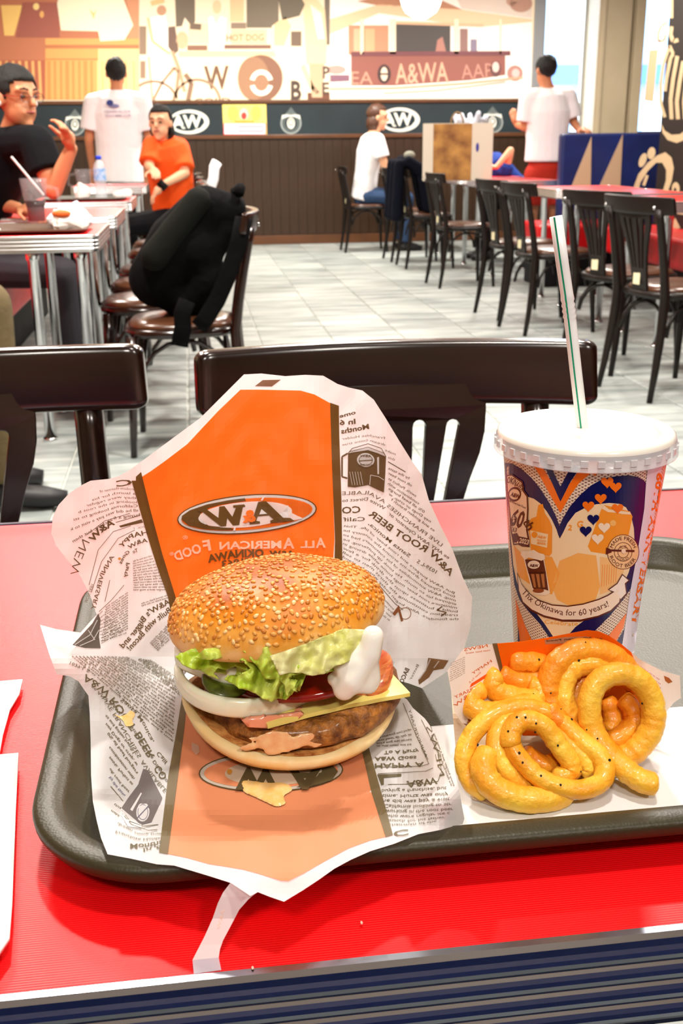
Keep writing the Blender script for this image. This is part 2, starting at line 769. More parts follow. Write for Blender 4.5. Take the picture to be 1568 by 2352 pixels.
# grey post, pillar, windows
M_post = mat('grey_post', hexc('8b8f92'), rough=0.5)
mb = MB()
mb.box((3.68, YB-.05, 1.1), (3.79, YB+.02, ZC))
tag(mb.build('trim_4', M_post, bevel=.006), kind='structure')
mb = MB()
mb.box((4.27, YB-.35, 0), (4.62, YB+.1, ZC))
mb.box((4.62, YB-.30, 0), (4.68, YB+.1, ZC))
mb.box((4.68, YB-.33, 0), (4.78, YB+.1, ZC))
mb.box((4.30, YB-.365, 0), (4.34, YB-.35, ZC))
tag(mb.build('wall_pillar', mat('pillar_paint', hexc('b3a58a'), rough=0.5, var=0.08, vscale=2), bevel=.004), kind='structure')
M_frame = mat('window_metal', (0.55, 0.58, 0.6), rough=0.3, metal=0.6)
M_glass = mat('window_glass', (0.9, 0.97, 1), rough=0.02, alpha=0.12, spec=0.6)
for n_, (a, b) in enumerate(((3.79, 4.27), (4.78, 5.35))):
    w_ = empty('window_%d' % (n_+1), (0, 0, 0))
    tag(w_, kind='structure')
    mb = MB()
    t = .03
    mb.box((a, YB+.02, .9), (a+t, YB+.08, 2.62))
    mb.box((b-t, YB+.02, .9), (b, YB+.08, 2.62))
    mb.box((a+t, YB+.02, .9), (b-t, YB+.08, .9+t))
    mb.box((a+t, YB+.02, 2.62-t), (b-t, YB+.08, 2.62))
    tag(mb.build('window_frame', M_frame, w_, bevel=.003), kind='structure')
    mb = MB()
    mb.box((a+t, YB+.045, .93), (b-t, YB+.05, 2.59))
    tag(mb.build('pane', M_glass, w_), kind='structure')
    mb = MB()
    mb.box((a, YB-.06, .87), (b, YB+.02, .9))
    tag(mb.build('window_sill', M_post, w_, bevel=.004), kind='structure')
# outside: pavement and a pale blue building across the street
mb = MB()
mb.box((1.5, YB+.16, -.15), (14, YB+14, -.05))
tag(mb.build('ground', mat('pavement', (0.5, 0.5, 0.5), rough=0.8, var=.1, vscale=2)), kind='structure')
bl = empty('building', (6.4, YB+8, 0), 0, 'pale blue building seen small and bright through the window behind the standing customer', 'building')
mb = MB()
mb.box((-2.6, 0, -.1), (3.2, 2, 4.2))
mb.build('wall', mat('pale_blue_render', hexc('9cc3ee'), rough=.7), bl)
mb = MB()
mb.box((-2.8, -.25, 2.0), (3.4, 0, 2.3))
mb.build('awning', mat('blue_awning', hexc('3f78c8'), rough=.6), bl)
for k in range(4):
    mb = MB()
    mb.box((-2.2+k*1.35, -.04, .6), (-1.3+k*1.35, 0, 1.8))
    mb.build('window', mat('street_window', (.75, .85, .95), rough=.1), bl)

# ------------------------------------------------------------------ mural (three printed photographs on the back wall)


def c8(*a):
    return s2l(tuple(v/255 for v in a))


def onwall(Y0):
    return lambda x, y, l: at_y(x, y, Y0-0.0015*l)


MURAL = []


def mural(name, x0, x1, label):
    X0 = at_y(x0, 120, YB).x
    X1 = at_y(x1, 120, YB).x
    b = MB()
    b.box((X0, YB-.012, 1.465), (X1, YB, ZC-.02))
    o = b.build(name, mat('mural_paper', c8(250, 232, 200), rough=.6))
    return tag(o, label, 'wall picture', 'sepia photo panels on the back wall')


def rect(P, x0, y0, x1, y1, c, l=1):
    P.poly([(x0, y0), (x1, y0), (x1, y1), (x0, y1)], c, l)


fnm = onwall(YB-.0125)
m1 = mural('wall_picture', -170, 320, 'leftmost sepia wall picture, an orange-brown counter with glowing lamps')
P = Print(fnm, 60)
rect(P, -165, -60, 319, 229, c8(196, 124, 92))
P.poly([(-160, 138), (104, 138), (104, 229), (-160, 229)], c8(182, 104, 78), 2)
for k in range(17):
    P.line([(-150+k*15, 140), (-146+k*15, 229)], 6, c8(240, 182, 116), 3)
P.poly([(2, 12), (52, 12), (32, 82), (10, 82)], c8(250, 208, 125), 2)
P.poly([(52, 5), (135, 5), (137, 86), (36, 86)], c8(166, 98, 84), 2)
P.ell(83, 15, 7, 8, c8(255, 225, 150), 3)
P.ell(96, 33, 5, 8, c8(240, 180, 110), 3)
P.poly([(104, 88), (319, 88), (319, 229), (104, 229)], c8(236, 170, 102), 2)
rect(P, 104, 103, 319, 111, c8(196, 124, 84), 3)
rect(P, 104, 134, 319, 138, c8(214, 142, 88), 3)
for k in range(15):
    P.line([(112+k*14, 140), (113+k*14, 229)], 5 if k % 3 else 8, c8(222, 146, 84) if k < 8 else c8(246, 196, 130), 3)
rect(P, 225, 112, 319, 229, c8(252, 216, 152), 4)
for k in range(5):
    P.line([(235+k*18, 140), (236+k*18, 229)], 5, c8(244, 196, 130), 5)
P.poly([(150, -60), (262, -60), (306, 58), (286, 92), (230, 95), (225, 72), (140, 70), (131, 8)], c8(255, 246, 214), 5)
P.poly([(205, 20), (215, 45), (222, 20), (215, 30)], c8(250, 210, 140), 6)
P.poly([(270, -60), (319, -60), (319, 88), (290, 88), (306, 58)], c8(214, 148, 110), 4)
P.build('printed_picture', M_ink, m1)['kind'] = 'stuff'
m2 = mural('wall_picture', 320, 757, 'middle sepia wall picture, people and a bicycle round a lettered drinks cart')
P = Print(fnm, 60)
rect(P, 321, -60, 756, 229, c8(250, 234, 204))
for a in ((566, -60, 640, 64, c8(122, 112, 96)), (320, 60, 336, 125, c8(150, 126, 106)), (322, 140, 334, 180, c8(160, 130, 108)), (530, 52, 565, 66, c8(150, 130, 112)), (433, 55, 480, 100, c8(246, 222, 184)), (430, 104, 476, 116, c8(150, 112, 92)), (506, 103, 622, 112, c8(140, 104, 88)), (411, 118, 640, 130, c8(246, 214, 168)), (745, -60, 757, 103, c8(120, 110, 98)), (706, 213, 757, 229, c8(118, 78, 62)), (528, -20, 560, 50, c8(236, 200, 156))):
    rect(P, *a, 2)
P.poly([(343, 40), (380, 32), (388, 80), (392, 229), (346, 229), (340, 120)], c8(255, 252, 240), 2)
P.line([(340, 40), (350, 95), (390, 124)], 7, c8(232, 196, 150), 3)
P.line([(342, 130), (350, 228)], 5, c8(228, 190, 146), 3)
P.ell(371, 24, 11, 12, c8(196, 150, 120), 3)
P.poly([(345, 3), (376, -8), (378, 6), (348, 14)], c8(238, 196, 140), 3)
P.poly([(400, -60), (447, -60), (448, 50), (440, 60), (424, 40), (418, 60), (404, 62)], c8(118, 106, 92), 2)
P.poly([(386, 62), (402, 60), (410, 116), (400, 125), (386, 108)], c8(120, 96, 84), 3)
P.ell(418, 92, 14, 20, c8(226, 188, 150), 3)
P.line([(436, 60), (462, 62)], 14, c8(124, 106, 90), 3)
P.poly([(478, 40), (488, 36), (496, 58), (506, 36), (520, 42), (514, 116), (482, 116)], c8(255, 254, 246), 3)
P.ell(498, 16, 10, 16, c8(238, 206, 166), 3)
rect(P, 532, 68, 612, 101, c8(244, 216, 172), 3)
P.text('HOT DOG', [(520, 94), (606, 93)], 15, c8(196, 140, 112), 4, .02, -1)
P.text('W', [(469, 204), (526, 203)], 52, c8(124, 92, 72), 4, .02, -1)
P.ell(599, 180, 50, 54, c8(142, 104, 84), 3)
P.ell(582, 180, 36, 50, c8(168, 128, 100), 4)
P.ring(600, 190, 27, 30, 11, c8(255, 250, 232), 5, 24, .25, PI-.25)
P.ring(600, 190, 27, 30, 11, c8(255, 250, 232), 5, 24, PI+.25, 2*PI-.25)
P.poly([(624, 60), (650, 40), (668, 46), (700, 112), (706, 140), (690, 160), (664, 186), (654, 180), (626, 112)], c8(252, 238, 204), 4)
P.poly([(630, 55), (655, 38), (668, 60), (652, 105), (630, 104)], c8(240, 206, 160), 5)
P.poly([(638, -10), (678, -30), (700, 10), (688, 36), (648, 46)], c8(110, 102, 86), 5)
P.poly([(690, -40), (722, -10), (746, 22), (750, 90), (748, 146), (704, 146), (700, 60)], c8(240, 212, 170), 4)
P.poly([(712, 10), (738, 30), (745, 90), (730, 90)], c8(255, 246, 222), 5)
rect(P, 668, 72, 692, 106, c8(122, 104, 88), 5)
P.poly([(710, 146), (744, 146), (740, 224), (716, 224)], c8(206, 176, 144), 5)
P.line([(695, 150), (716, 200), (730, 214)], 9, c8(236, 204, 164), 5)
P.text('B', [(668, 228), (692, 228)], 42, c8(84, 70, 62), 6, .03, -1)
P.text('P', [(741, 180), (757, 180)], 28, c8(100, 82, 72), 6, .02, -1)
P.text('E', [(740, 215), (756, 215)], 26, c8(100, 82, 72), 6, .02, -1)
P.text('COLD', [(446, 240), (530, 238)], 14, c8(150, 112, 90), 4, .01, -1)
for cx, cy, r, a0, a1 in ((452, 236, 56, PI*1.04, PI*1.96), (352, 244, 60, PI*1.3, PI*1.9)):
    P.ring(cx, cy, r, r, 5, c8(168, 136, 110), 6, 24, a0, a1)
P.line([(396, 118), (412, 160), (424, 210)], 7, c8(196, 162, 130), 6)
P.line([(404, 224), (410, 165), (400, 155), (372, 190), (352, 229)], 6, c8(180, 146, 116), 6)
P.line([(432, 229), (440, 190), (425, 170)], 10, c8(150, 118, 96), 6)
P.build('printed_picture', M_ink, m2)['kind'] = 'stuff'
m3 = mural('wall_picture', 757, 1222, 'rightmost sepia wall picture, a roadside drive-in stand with big letters')
P = Print(fnm, 60)
rect(P, 758, -60, 1221, 226, c8(255, 250, 240))
P.poly([(1020, -60), (1221, -60), (1221, 42), (1060, 20)], c8(228, 214, 200), 2)
P.poly([(820, 3), (880, -10), (985, -12), (1062, 22), (870, 13)], c8(190, 138, 108), 3)
P.poly([(758, 44), (870, 10), (1060, 22), (1221, 44), (1221, 50), (1100, 62), (1060, 58), (870, 30), (758, 78)], c8(240, 206, 168), 3)
rect(P, 800, 58, 892, 126, c8(196, 146, 116), 2)
rect(P, 812, 66, 830, 118, c8(230, 184, 150), 3)
rect(P, 838, 66, 860, 118, c8(226, 176, 136), 3)
rect(P, 905, 54, 1034, 118, c8(84, 80, 78), 4)
P.poly([(1000, 118), (1004, 92), (1016, 84), (1024, 118)], c8(180, 130, 118), 5)
P.line([(906, 52), (1110, 58)], 7, c8(232, 188, 150), 5)
for a, b_ in ((902, 14), (1048, 10), (831, 8), (1149, 5)):
    P.line([(a, 44), (a, 124)], b_, c8(255, 236, 204), 6)
rect(P, 1056, 66, 1074, 119, c8(150, 118, 112), 4)
rect(P, 1080, 90, 1095, 119, c8(140, 130, 150), 4)
P.poly([(806, 128), (1160, 128), (1160, 172), (1075, 184), (905, 196), (806, 196)], c8(152, 98, 88), 4)
P.line([(806, 124), (1172, 122)], 10, c8(124, 78, 82), 6)
P.text('A&WA', [(908, 192), (1030, 188)], 46, c8(222, 180, 152), 6, .01, -1)
P.text('AAP', [(1060, 182), (1132, 178)], 34, c8(198, 148, 132), 6, 0, -1)
P.text('EA', [(806, 194), (856, 194)], 30, c8(206, 158, 136), 6, 0, -1)
P.ell(882, 170, 15, 22, c8(72, 60, 60), 6)
P.ell(882, 170, 8, 16, c8(244, 220, 196), 7)
P.line([(872, 170), (892, 170)], 4, c8(72, 60, 60), 8)
P.ell(1138, 158, 12, 18, c8(112, 78, 80), 6)
P.ell(1138, 154, 8, 12, c8(236, 206, 196), 7)
P.ell(1182, 168, 18, 18, c8(186, 138, 128), 4)
P.ell(1184, 168, 9, 10, c8(232, 196, 190), 5)
P.ell(1196, 8, 26, 20, c8(188, 146, 128), 3)
P.ell(1176, 2, 14, 12, c8(200, 160, 138), 3)
P.line([(758, 204), (905, 202), (1060, 192), (1200, 178)], 5, c8(224, 176, 144), 5)
P.line([(880, 214), (1000, 208), (1160, 188)], 3, c8(214, 164, 138), 5)
P.poly([(758, 172), (802, 172), (802, 186), (758, 188)], c8(140, 104, 120), 4)
P.ell(772, 160, 22, 10, c8(200, 160, 150), 3)
P.build('printed_picture', M_ink, m3)['kind'] = 'stuff'

# printed marks on the slate band
fnb = onwall(YB-.0125)
WHT = c8(232, 236, 226)
SL = c8(27, 42, 48)


def oval_logo(cx, cy, name='printed_logo'):
    P = Print(fnb, 60)
    P.ell(cx, cy, 46, 28, WHT, 1)
    P.ell(cx-3, cy, 38, 21, SL, 2)
    P.poly([(cx+34, cy+4), (cx+26, cy+14), (cx+8, cy+19), (cx+30, cy+18), (cx+42, cy+6)], WHT, 3)
    P.text('A', [(cx-40, cy+15), (cx-8, cy+14)], 29, WHT, 4, .04, -1)
    P.text('W', [(cx-14, cy+13), (cx+30, cy+12)], 28, WHT, 5, .04, -1)
    P.text('&', [(cx-15, cy+12), (cx-5, cy+12)], 10, SL, 6, .01, -1)
    P.build(name, M_ink, band)['kind'] = 'stuff'


def badge(cx, cy):
    P = Print(fnb, 60)
    P.ring(cx, cy+5, 24, 25, 4, c8(150, 160, 158), 1, 28)
    P.ring(cx, cy+5, 17, 18, 2, c8(120, 132, 130), 1, 28)
    P.ell(cx, cy+5, 9, 13, WHT, 2)
    P.poly([(cx-20, cy-14), (cx+20, cy-14), (cx+22, cy-4), (cx+8, cy-10), (cx-8, cy-10), (cx-22, cy-4)], WHT, 3)
    P.poly([(cx, cy-32), (cx+12, cy-17), (cx-12, cy-17)], c8(96, 106, 106), 2)
    P.ring(cx, cy+3, 6, 8, 2, SL, 4, 14)
    P.build('printed_badge', M_ink, band)['kind'] = 'stuff'


oval_logo(434, 280)
oval_logo(918, 275)
badge(668, 278)
badge(1131, 276)
badge(172, 282)
pX = [at_y(x, 275, YB-.03).x for x in (512, 612)]
pZ = [at_y(560, y, YB-.03).z for y in (312, 240)]
mb = MB()
mb.box((pX[0], YB-.018, pZ[0]), (pX[1], YB-.0125, pZ[1]))
po = single('poster', mb, mat('poster_paper', c8(244, 226, 120), rough=.5), 'yellow notice with white ruled lower half and red rim on the slate band', 'poster')
P = Print(onwall(YB-.0185), 60)
rect(P, 513, 283, 611, 311, c8(226, 72, 60), 1)
rect(P, 515, 284, 609, 308, c8(240, 238, 246), 2)
for y in (290, 300):
    rect(P, 517, y, 540, y+3, c8(180, 176, 190), 3)
    rect(P, 546, y-1, 606, y+3, c8(150, 146, 160), 3)
P.ell(560, 262, 10, 13, c8(236, 206, 190), 2)
P.ell(560, 266, 6, 8, c8(196, 66, 58), 3)
P.ell(535, 260, 12, 17, c8(216, 194, 96), 2)
P.ell(588, 260, 11, 17, c8(216, 194, 96), 2)
rect(P, 538, 277, 584, 280, c8(170, 140, 60), 3)
P.build('printed_notice', M_ink, po)

# ------------------------------------------------------------------ black chalk-art wall on the right
mb = MB()
XR = 3.32
mb.box((XR, YF, 0), (XR+.13, 7.72, ZC))
wr = tag(mb.build('wall_right', mat('black_chalk_wall', hexc('1a1611'), rough=.55, var=.15, vscale=3)), kind='structure')


def on_right(x, y, l):
    d = ray(x, y)
    return CAMP+d*((XR-.0008-.001*l)/d.x)


def z8(pts):
    return [(1268+a/4.2, b/4.2) for a, b in pts]


P = Print(on_right, 40)
CH = c8(206, 190, 150)
P.poly(z8([(935, 480), (1022, 478), (975, 985), (885, 970)]), CH)
P.line(z8([(1150, -200), (1150, 0), (1150, 175)]), 8, CH)
P.line(z8([(1105, 215), (1050, 250), (1018, 330), (1025, 405), (1085, 385), (1090, 330)]), 8, CH)
P.line(z8([(1150, 255), (1140, 330), (1165, 400), (1215, 385)]), 9, CH)
P.line(z8([(1085, 1130), (1045, 1000), (1045, 800), (1075, 600), (1130, 440), (1165, 520), (1140, 560), (1100, 760), (1085, 880)]), 8, CH)
P.line(z8([(1205, 540), (1165, 760), (1140, 960), (1150, 1150)]), 9, CH)
P.line(z8([(1262, 590), (1225, 800), (1200, 980), (1212, 1150)]), 9, CH)
P.line(z8([(1330, 600), (1290, 800), (1270, 980), (1280, 1150)]), 9, CH)
P.line(z8([(1380, 420), (1400, 800), (1370, 1120)]), 10, CH)
P.poly(z8([(1052, 1190), (1085, 1260), (1150, 1300), (1230, 1295), (1320, 1230), (1320, 1330), (1200, 1380), (1110, 1350), (1062, 1280)]), CH)
P.poly(z8([(785, 1800), (830, 1680), (920, 1570), (1010, 1500), (1090, 1468), (1150, 1520), (1172, 1620), (1150, 1750), (1110, 1860), (1060, 1860), (1095, 1740), (1098, 1640), (1060, 1570), (1000, 1570), (920, 1650), (850, 1760), (830, 1830)]), CH)
P.line(z8([(915, 1690), (880, 1790)]), 7, CH)
P.ell(1268+872/4.2, 1545/4.2, 8, 17, CH, 1, .35)
P.ell(1268+955/4.2, 1478/4.2, 9, 14, CH, 1, .2)
P.ell(1268+1190/4.2, 1820/4.2, 9, 15, CH)
P.ell(1268+1183/4.2, 1835/4.2, 3, 6, hexc('1a1611'), 2)
P.poly(z8([(1055, 2035), (1180, 1975), (1320, 1930), (1320, 2080), (1150, 2055)]), CH)
P.line(z8([(1150, 2050), (1140, 2140), (1080, 2215)]), 7, CH)
P.poly(z8([(1185, 2100), (1235, 2200), (1120, 2215)]), CH)
P.text('ROOT', [(1600, 330), (1740, 360)], 60, CH, 1, .02, -1)
P.build('chalk_drawing', M_ink, wr)['kind'] = 'stuff'
# ------------------------------------------------------------------ chairs


def back_y(z):
    """rear line of the chair back (local y): raked above the seat"""
    return -0.185-0.075*max(0, (z-.45)/.4)**1.2


def make_chair(label, wood, sticker=True):
    t = empty('dining_chair', (0, 0, 0), 0, label, 'chair')
    # curved top rail
    mb = MB()
    nx, NP = 44, 28
    prof = []
    for k in range(NP):
        a = 2*PI*(k+.5)/NP
        prof.append((math.copysign(abs(math.cos(a))**.42, math.cos(a))*.0125, math.copysign(abs(math.sin(a))**.22, math.sin(a))))
    base = 0
    for i in range(nx+1):
        u = math.sin(PI/2*(-1+2*i/nx))
        x_ = .222*u
        e_ = max(0, (abs(u)-.93)/.07)
        hh = .0365*(1-.28*(1-math.sqrt(max(0, 1-e_*e_))))
        kk = 1-.5*(1-math.sqrt(max(0, 1-e_*e_)))
        yc = -.262+.038*u*u
        zc = .812
        tx = math.atan2(2*.038*u/.222, 1)
        for (a, b) in prof:
            a *= kk
            mb.v.append((x_-a*math.sin(tx)*(1 if u > 0 else 1), yc+a*math.cos(tx)-b*.006, zc+b*hh))
    for i in range(nx):
        for k in range(NP):
            k2 = (k+1) % NP
            mb.f.append((i*NP+k, i*NP+k2, (i+1)*NP+k2, (i+1)*NP+k))
            mb.c.append(None)
    mb.f += [tuple(range(NP)), tuple(nx*NP+k for k in range(NP-1, -1, -1))]
    mb.c += [None, None]
    mb.build('top_rail', wood, t, smooth=True).data.set_sharp_from_angle(angle=.9)
    # splat with four slots
    prof = [(.80, .100), (.77, .100), (.745, .098), (.72, .092), (.69, .080), (.65, .067), (.60, .057), (.55, .051), (.50, .048), (.455, .048)]
    outl = [(w, z) for z, w in prof]+[(-w, z) for z, w in reversed(prof)]
    holes = []
    for s, xt, xb in ((1, .024, .012), (-1, .024, .012), (1, .062, .030), (-1, .062, .030)):
        h = []
        zt, zb, wt, wb = .752, .55, .0075, .004
        for k in range(7):
            a = PI*k/6
            h.append((s*xt+wt*math.cos(a), zt+wt*math.sin(a)))
        mx_, mz = (xt*.55+xb*.45-(.006 if xt > .03 else .001)), .65
        h.append((s*mx_-.006, mz))
        for k in range(7):
            a = PI+PI*k/6
            h.append((s*xb+wb*math.cos(a), zb+wb*math.sin(a)))
        h.append((s*mx_+.006, mz))
        holes.append(h)
    mb = MB()
    mb.prism(outl, -.006, .006, holes, lambda v: Vector((v.x, v.y+back_y(v.z)-.004*(1-abs(v.x)/.1), v.z)))
    mb.build('splat', wood, t, bevel=.0015, seg=1)
    # posts down into the rear legs
    for s in (-1, 1):
        mb = MB()
        zs = [0, .12, .25, .38, .45, .55, .65, .75, .80]
        pts = [Vector((s*(.158+.02*max(0, (.4-z)/.4)), (back_y(z) if z > .45 else -.185-.05*((.45-z)/.45)**1.6), z)) for z in zs]
        mb.tube(pts, [.012, .015, .018, .0195, .0195, .018, .017, .0165, .016], 8, flat=1.0)
        mb.build('rear_leg', wood, t, smooth=True)
        mb = MB()
        mb.sphere((s*.158, back_y(.80)-.026, .806), .007, 8, 6, (1, .5, 1))
        mb.build('bolt', M_chrome, t, smooth=True)
        mb = MB()
        pts = [Vector((s*(.150+.03*((.43-z)/.43)), .165+.02*((.43-z)/.43), z)) for z in (0, .15, .3, .43)]
        mb.tube(pts, [.0115, .0145, .0175, .019], 8)
        mb.build('front_leg', wood, t, smooth=True)
        # bentwood arch between front and rear leg
        mb = MB()
        pts = []
        for k in range(9):
            a = PI*k/8
            pts.append(Vector((s*(.135+.02*math.cos(a)**2), -.01+.165*math.cos(a)*(.9), .27+.14*math.sin(a))))
        mb.tube(pts, .008, 7)
        mb.build('arch_brace', wood, t, smooth=True)
    for yy in (.15, -.17):
        mb = MB()
        pts = [Vector((.145*math.cos(PI*k/8), yy*(.95-.1*math.sin(PI*k/8)), .27+.135*math.sin(PI*k/8))) for k in range(9)]
        mb.tube(pts, .008, 7)
        mb.build('arch_brace', wood, t, smooth=True)

    def seat_out(k, n, g=0):
        a = 2*PI*k/n
        cx_, sy_ = math.cos(a), math.sin(a)
        w = .205+g if sy_ > 0 else .19+g
        return (w*math.copysign(abs(cx_)**.75, cx_), (.2+g)*math.copysign(abs(sy_)**.75, sy_))
    n = 32
    mb = MB()
    rings = [(-.012, .425), (0, .43), (.004, .442), (0, .455), (-.02, .458)]
    for g, z in rings:
        for k in range(n):
            x_, y_ = seat_out(k, n, g)
            mb.v.append((x_, y_, z))
    for i in range(len(rings)-1):
        for k in range(n):
            k2 = (k+1) % n
            mb.f.append((i*n+k, i*n+k2, (i+1)*n+k2, (i+1)*n+k))
            mb.c.append(None)
    mb.f += [tuple(range(n-1, -1, -1)), tuple((len(rings)-1)*n+k for k in range(n))]
    mb.c += [None]*2
    mb.build('seat_frame', wood, t, smooth=True)
    mb = MB()
    rings = [(-.016, .452), (-.012, .462), (-.022, .474), (-.07, .482), (-.14, .485)]
    for g, z in rings:
        for k in range(n):
            x_, y_ = seat_out(k, n, g)
            mb.v.append((x_, y_, z))
    for i in range(len(rings)-1):
        for k in range(n):
            k2 = (k+1) % n
            mb.f.append((i*n+k, i*n+k2, (i+1)*n+k2, (i+1)*n+k))
            mb.c.append(None)
    mb.f += [tuple(range(n-1, -1, -1)), tuple((len(rings)-1)*n+k for k in range(n))]
    mb.c += [None]*2
    mb.build('seat_cushion', M_seat, t, smooth=True)
    if sticker:
        mb = MB()
        mb.box((-.03, back_y(.505)-.0125, .48), (.012, back_y(.505)-.0105, .53))
        mb.build('sticker', mat('cream_sticker', c8(226, 216, 178), rough=.5), t)
    return t


def put(t, x, y, rz, label=None, group=None):
    t.location = (x, y, 0)
    t.scale.z = .967
    t.rotation_euler = (0, 0, rz)
    if label:
        t['label'] = label
    if group:
        t['group'] = group
    return t


near_c = make_chair('x', M_wood, False)
put(near_c, .212, .925, PI-.03, 'dark glossy chair right across the table, back showing between wrapper and cup')
near_l = copy_tree(near_c)
put(near_l, -.232, .95, PI+.2, 'dark glossy chair at the left edge of the photo behind the table')
far_c = make_chair('x', M_woodfar, True)
RC = [(4.40, 'nearest dark chair of the right-hand row, at the right edge of the photo'), (4.97, 'second dark chair from the front in the right-hand row'),
      (6.05, 'third dark chair from the front in the right-hand row'), (6.62, 'fourth dark chair from the front in the right-hand row'),
      (8.17, 'dark chair with empty brown seat in front of the paper shopping bag'), (9.5, 'dark chair draped with a navy jacket in the right-hand row'),
      (10.1, 'dark chair just beyond the one with the navy jacket'), (11.05, 'far dark chair on which the woman in the white top sits')]
for i, (y, lb) in enumerate(RC):
    c = far_c if i == 0 else copy_tree(far_c)
    put(c, (2.03 if i < 7 else 1.74)+random.uniform(-.01, .01), y, -PI/2+(.26, .38, .14, .16, .08, .05, .04, .0)[i], lb, 'chairs in the right-hand row')
bagc = make_chair('x', M_wood, True)
put(bagc, .015, 3.66, PI/2-.05, 'dark chair with round brown seat that carries the black backpack')
LCS = [(4.42, 'brown-seated chair right behind the backpack chair on the left'), (5.0, 'second brown-seated chair behind the backpack chair'), (5.6, 'third brown-seated chair behind the backpack chair'),
       (6.5, 'fourth brown-seated chair behind the backpack chair'), (7.1, 'fifth brown-seated chair, back showing right of the woman in orange'), (7.95, 'dark chair on which the woman in orange sits'), (9.0, 'farthest dark chair of the left-hand row')]
for i, (y, lb) in enumerate(LCS):
    put(copy_tree(bagc), -.17, y, PI/2+random.uniform(-.06, .04), lb, 'chairs in the left-hand row')

# ------------------------------------------------------------------ diner tables


def rounded(x0, y0, x1, y1, r, n=6):
    pts = []
    for cx, cy, a0 in ((x1-r, y1-r, 0), (x0+r, y1-r, PI/2), (x0+r, y0+r, PI), (x1-r, y0+r, 1.5*PI)):
        for k in range(n+1):
            a = a0+PI/2*k/n
            pts.append((cx+r*math.cos(a), cy+r*math.sin(a)))
    return pts


def loop_mesh(loops, cap=True):
    mb = MB()
    n = len(loops[0])
    for L in loops:
        mb.v += [tuple(p) for p in L]
    for i in range(len(loops)-1):
        for k in range(n):
            k2 = (k+1) % n
            mb.f.append((i*n+k, i*n+k2, (i+1)*n+k2, (i+1)*n+k))
            mb.c.append(None)
    if cap:
        mb.f += [tuple(range(n-1, -1, -1)), tuple((len(loops)-1)*n+k for k in range(n))]
        mb.c += [None]*2
    return mb


def make_table(x0, y0, x1, y1, zt, label, group, redm, th=.056, legs=True, inset=(.09, .09)):
    t = empty('diner_table', ((x0+x1)/2, (y0+y1)/2, 0), 0, label, 'table', group)
    cx, cy = (x0+x1)/2, (y0+y1)/2
    X0, X1, Y0, Y1 = x0-cx, x1-cx, y0-cy, y1-cy
    o = rounded(X0+.004, Y0+.004, X1-.004, Y1-.004, .03)
    loop_mesh([[(p[0], p[1], zt-.02) for p in o], [(p[0], p[1], zt) for p in o]]).build('tabletop', redm, t)
    # ribbed metal edging
    L = []
    prof = [(-.004, zt-.001), (-.0035, zt+.0012), (0, zt+.0012), (.0015, zt-.001)]
    zz = zt-.003
    k = 4
    for i in range(k):
        hz = (th-.005)/k
        prof += [(.0018, zz-hz*.12), (.0027, zz-hz*.3), (.003, zz-hz*.5), (.0027, zz-hz*.72), (.0018, zz-hz*.9), (.0008, zz-hz*.98)]
        zz -= hz
    prof += [(.001, zt-th), (-.006, zt-th)]
    for g, z in prof:
        L.append([(p[0], p[1], z) for p in rounded(X0-g, Y0-g, X1+g, Y1+g, .034+g)])
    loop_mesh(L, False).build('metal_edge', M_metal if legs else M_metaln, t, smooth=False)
    mb = MB()
    mb.box((X0+.03, Y0+.03, zt-.04), (X1-.03, Y1-.03, zt-.021))
    mb.build('underside', M_black, t)
    if legs:
        for sx in (-1, 1):
            for sy in (-1, 1):
                mb = MB()
                lx, ly = (X1-inset[1] if sx > 0 else X0+inset[0]), (Y1-.09 if sy > 0 else Y0+.09)
                mb.lathe([(.019, .01), (.019, zt-.09), (.024, zt-.085), (.024, zt-.04)], 14, (lx, ly, 0))
                mb.lathe([(.026, 0), (.026, .012)], 14, (lx, ly, 0))
                mb.build('leg', M_chrome, t, smooth=True)
    return t


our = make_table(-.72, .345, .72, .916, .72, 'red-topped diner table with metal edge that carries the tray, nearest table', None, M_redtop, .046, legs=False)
for s in (-.45, .45):
    mb = MB()
    mb.lathe([(.2, 0), (.2, .012), (.03, .03), (.03, .68)], 20, (s, 0, 0))
    mb.build('pedestal', M_black, our, smooth=False)
LT = [(3.89, 4.52, 'near left table with the glass mug and wrapped sandwich on a tray'), (4.92, 5.66, 'second left table, bare red top behind the sandwich tray'),
      (6.25, 6.95, 'third left table with the water bottle on a tray'), (8.6, 9.2, 'fourth left table in front of the standing man in white')]
for a, b, lb in LT:
    make_table(-.875, a, -.32, b, .74, lb, 'left-hand diner tables', M_red, inset=(.32, .07))
RTB = [(4.2, 4.85, 'right table beside the nearest chair of the right-hand row'), (5.3, 5.95, 'second right table counted from the front'), (6.15, 6.8, 'third right table, corner glinting at the right edge of the photo'),
       (6.85, 7.45, 'fourth right table counted from the front'), (8.55, 9.2, 'right table under the paper shopping bag'), (9.5, 10.15, 'right table just beyond the shopping bag'), (10.6, 11.25, 'far right table in front of the woman in the white top')]
for a, b, lb in RTB:
    make_table(2.30, a, 2.88, b, .74, lb, 'right-hand diner tables', M_red)

# ------------------------------------------------------------------ benches


def bench(name, box_seat, box_base, label, back=None, mseat=M_redv):
    t = empty(name, ((box_seat[0][0]+box_seat[1][0])/2, (box_seat[0][1]+box_seat[1][1])/2, 0), 0, label, 'bench')
    L = t.location

    def bx(a, b, nm, m, bv):
        q = MB()
        q.box((a[0]-L.x, a[1]-L.y, a[2]), (b[0]-L.x, b[1]-L.y, b[2]))
        return q.build(nm, m, t, bevel=bv, seg=3)
    bx(*box_seat, 'seat', mseat, .03)
    bx(*box_base, 'base', M_black, .004)
    if back:
        bx(*back[:2], 'backrest', back[2], .025)
    return t


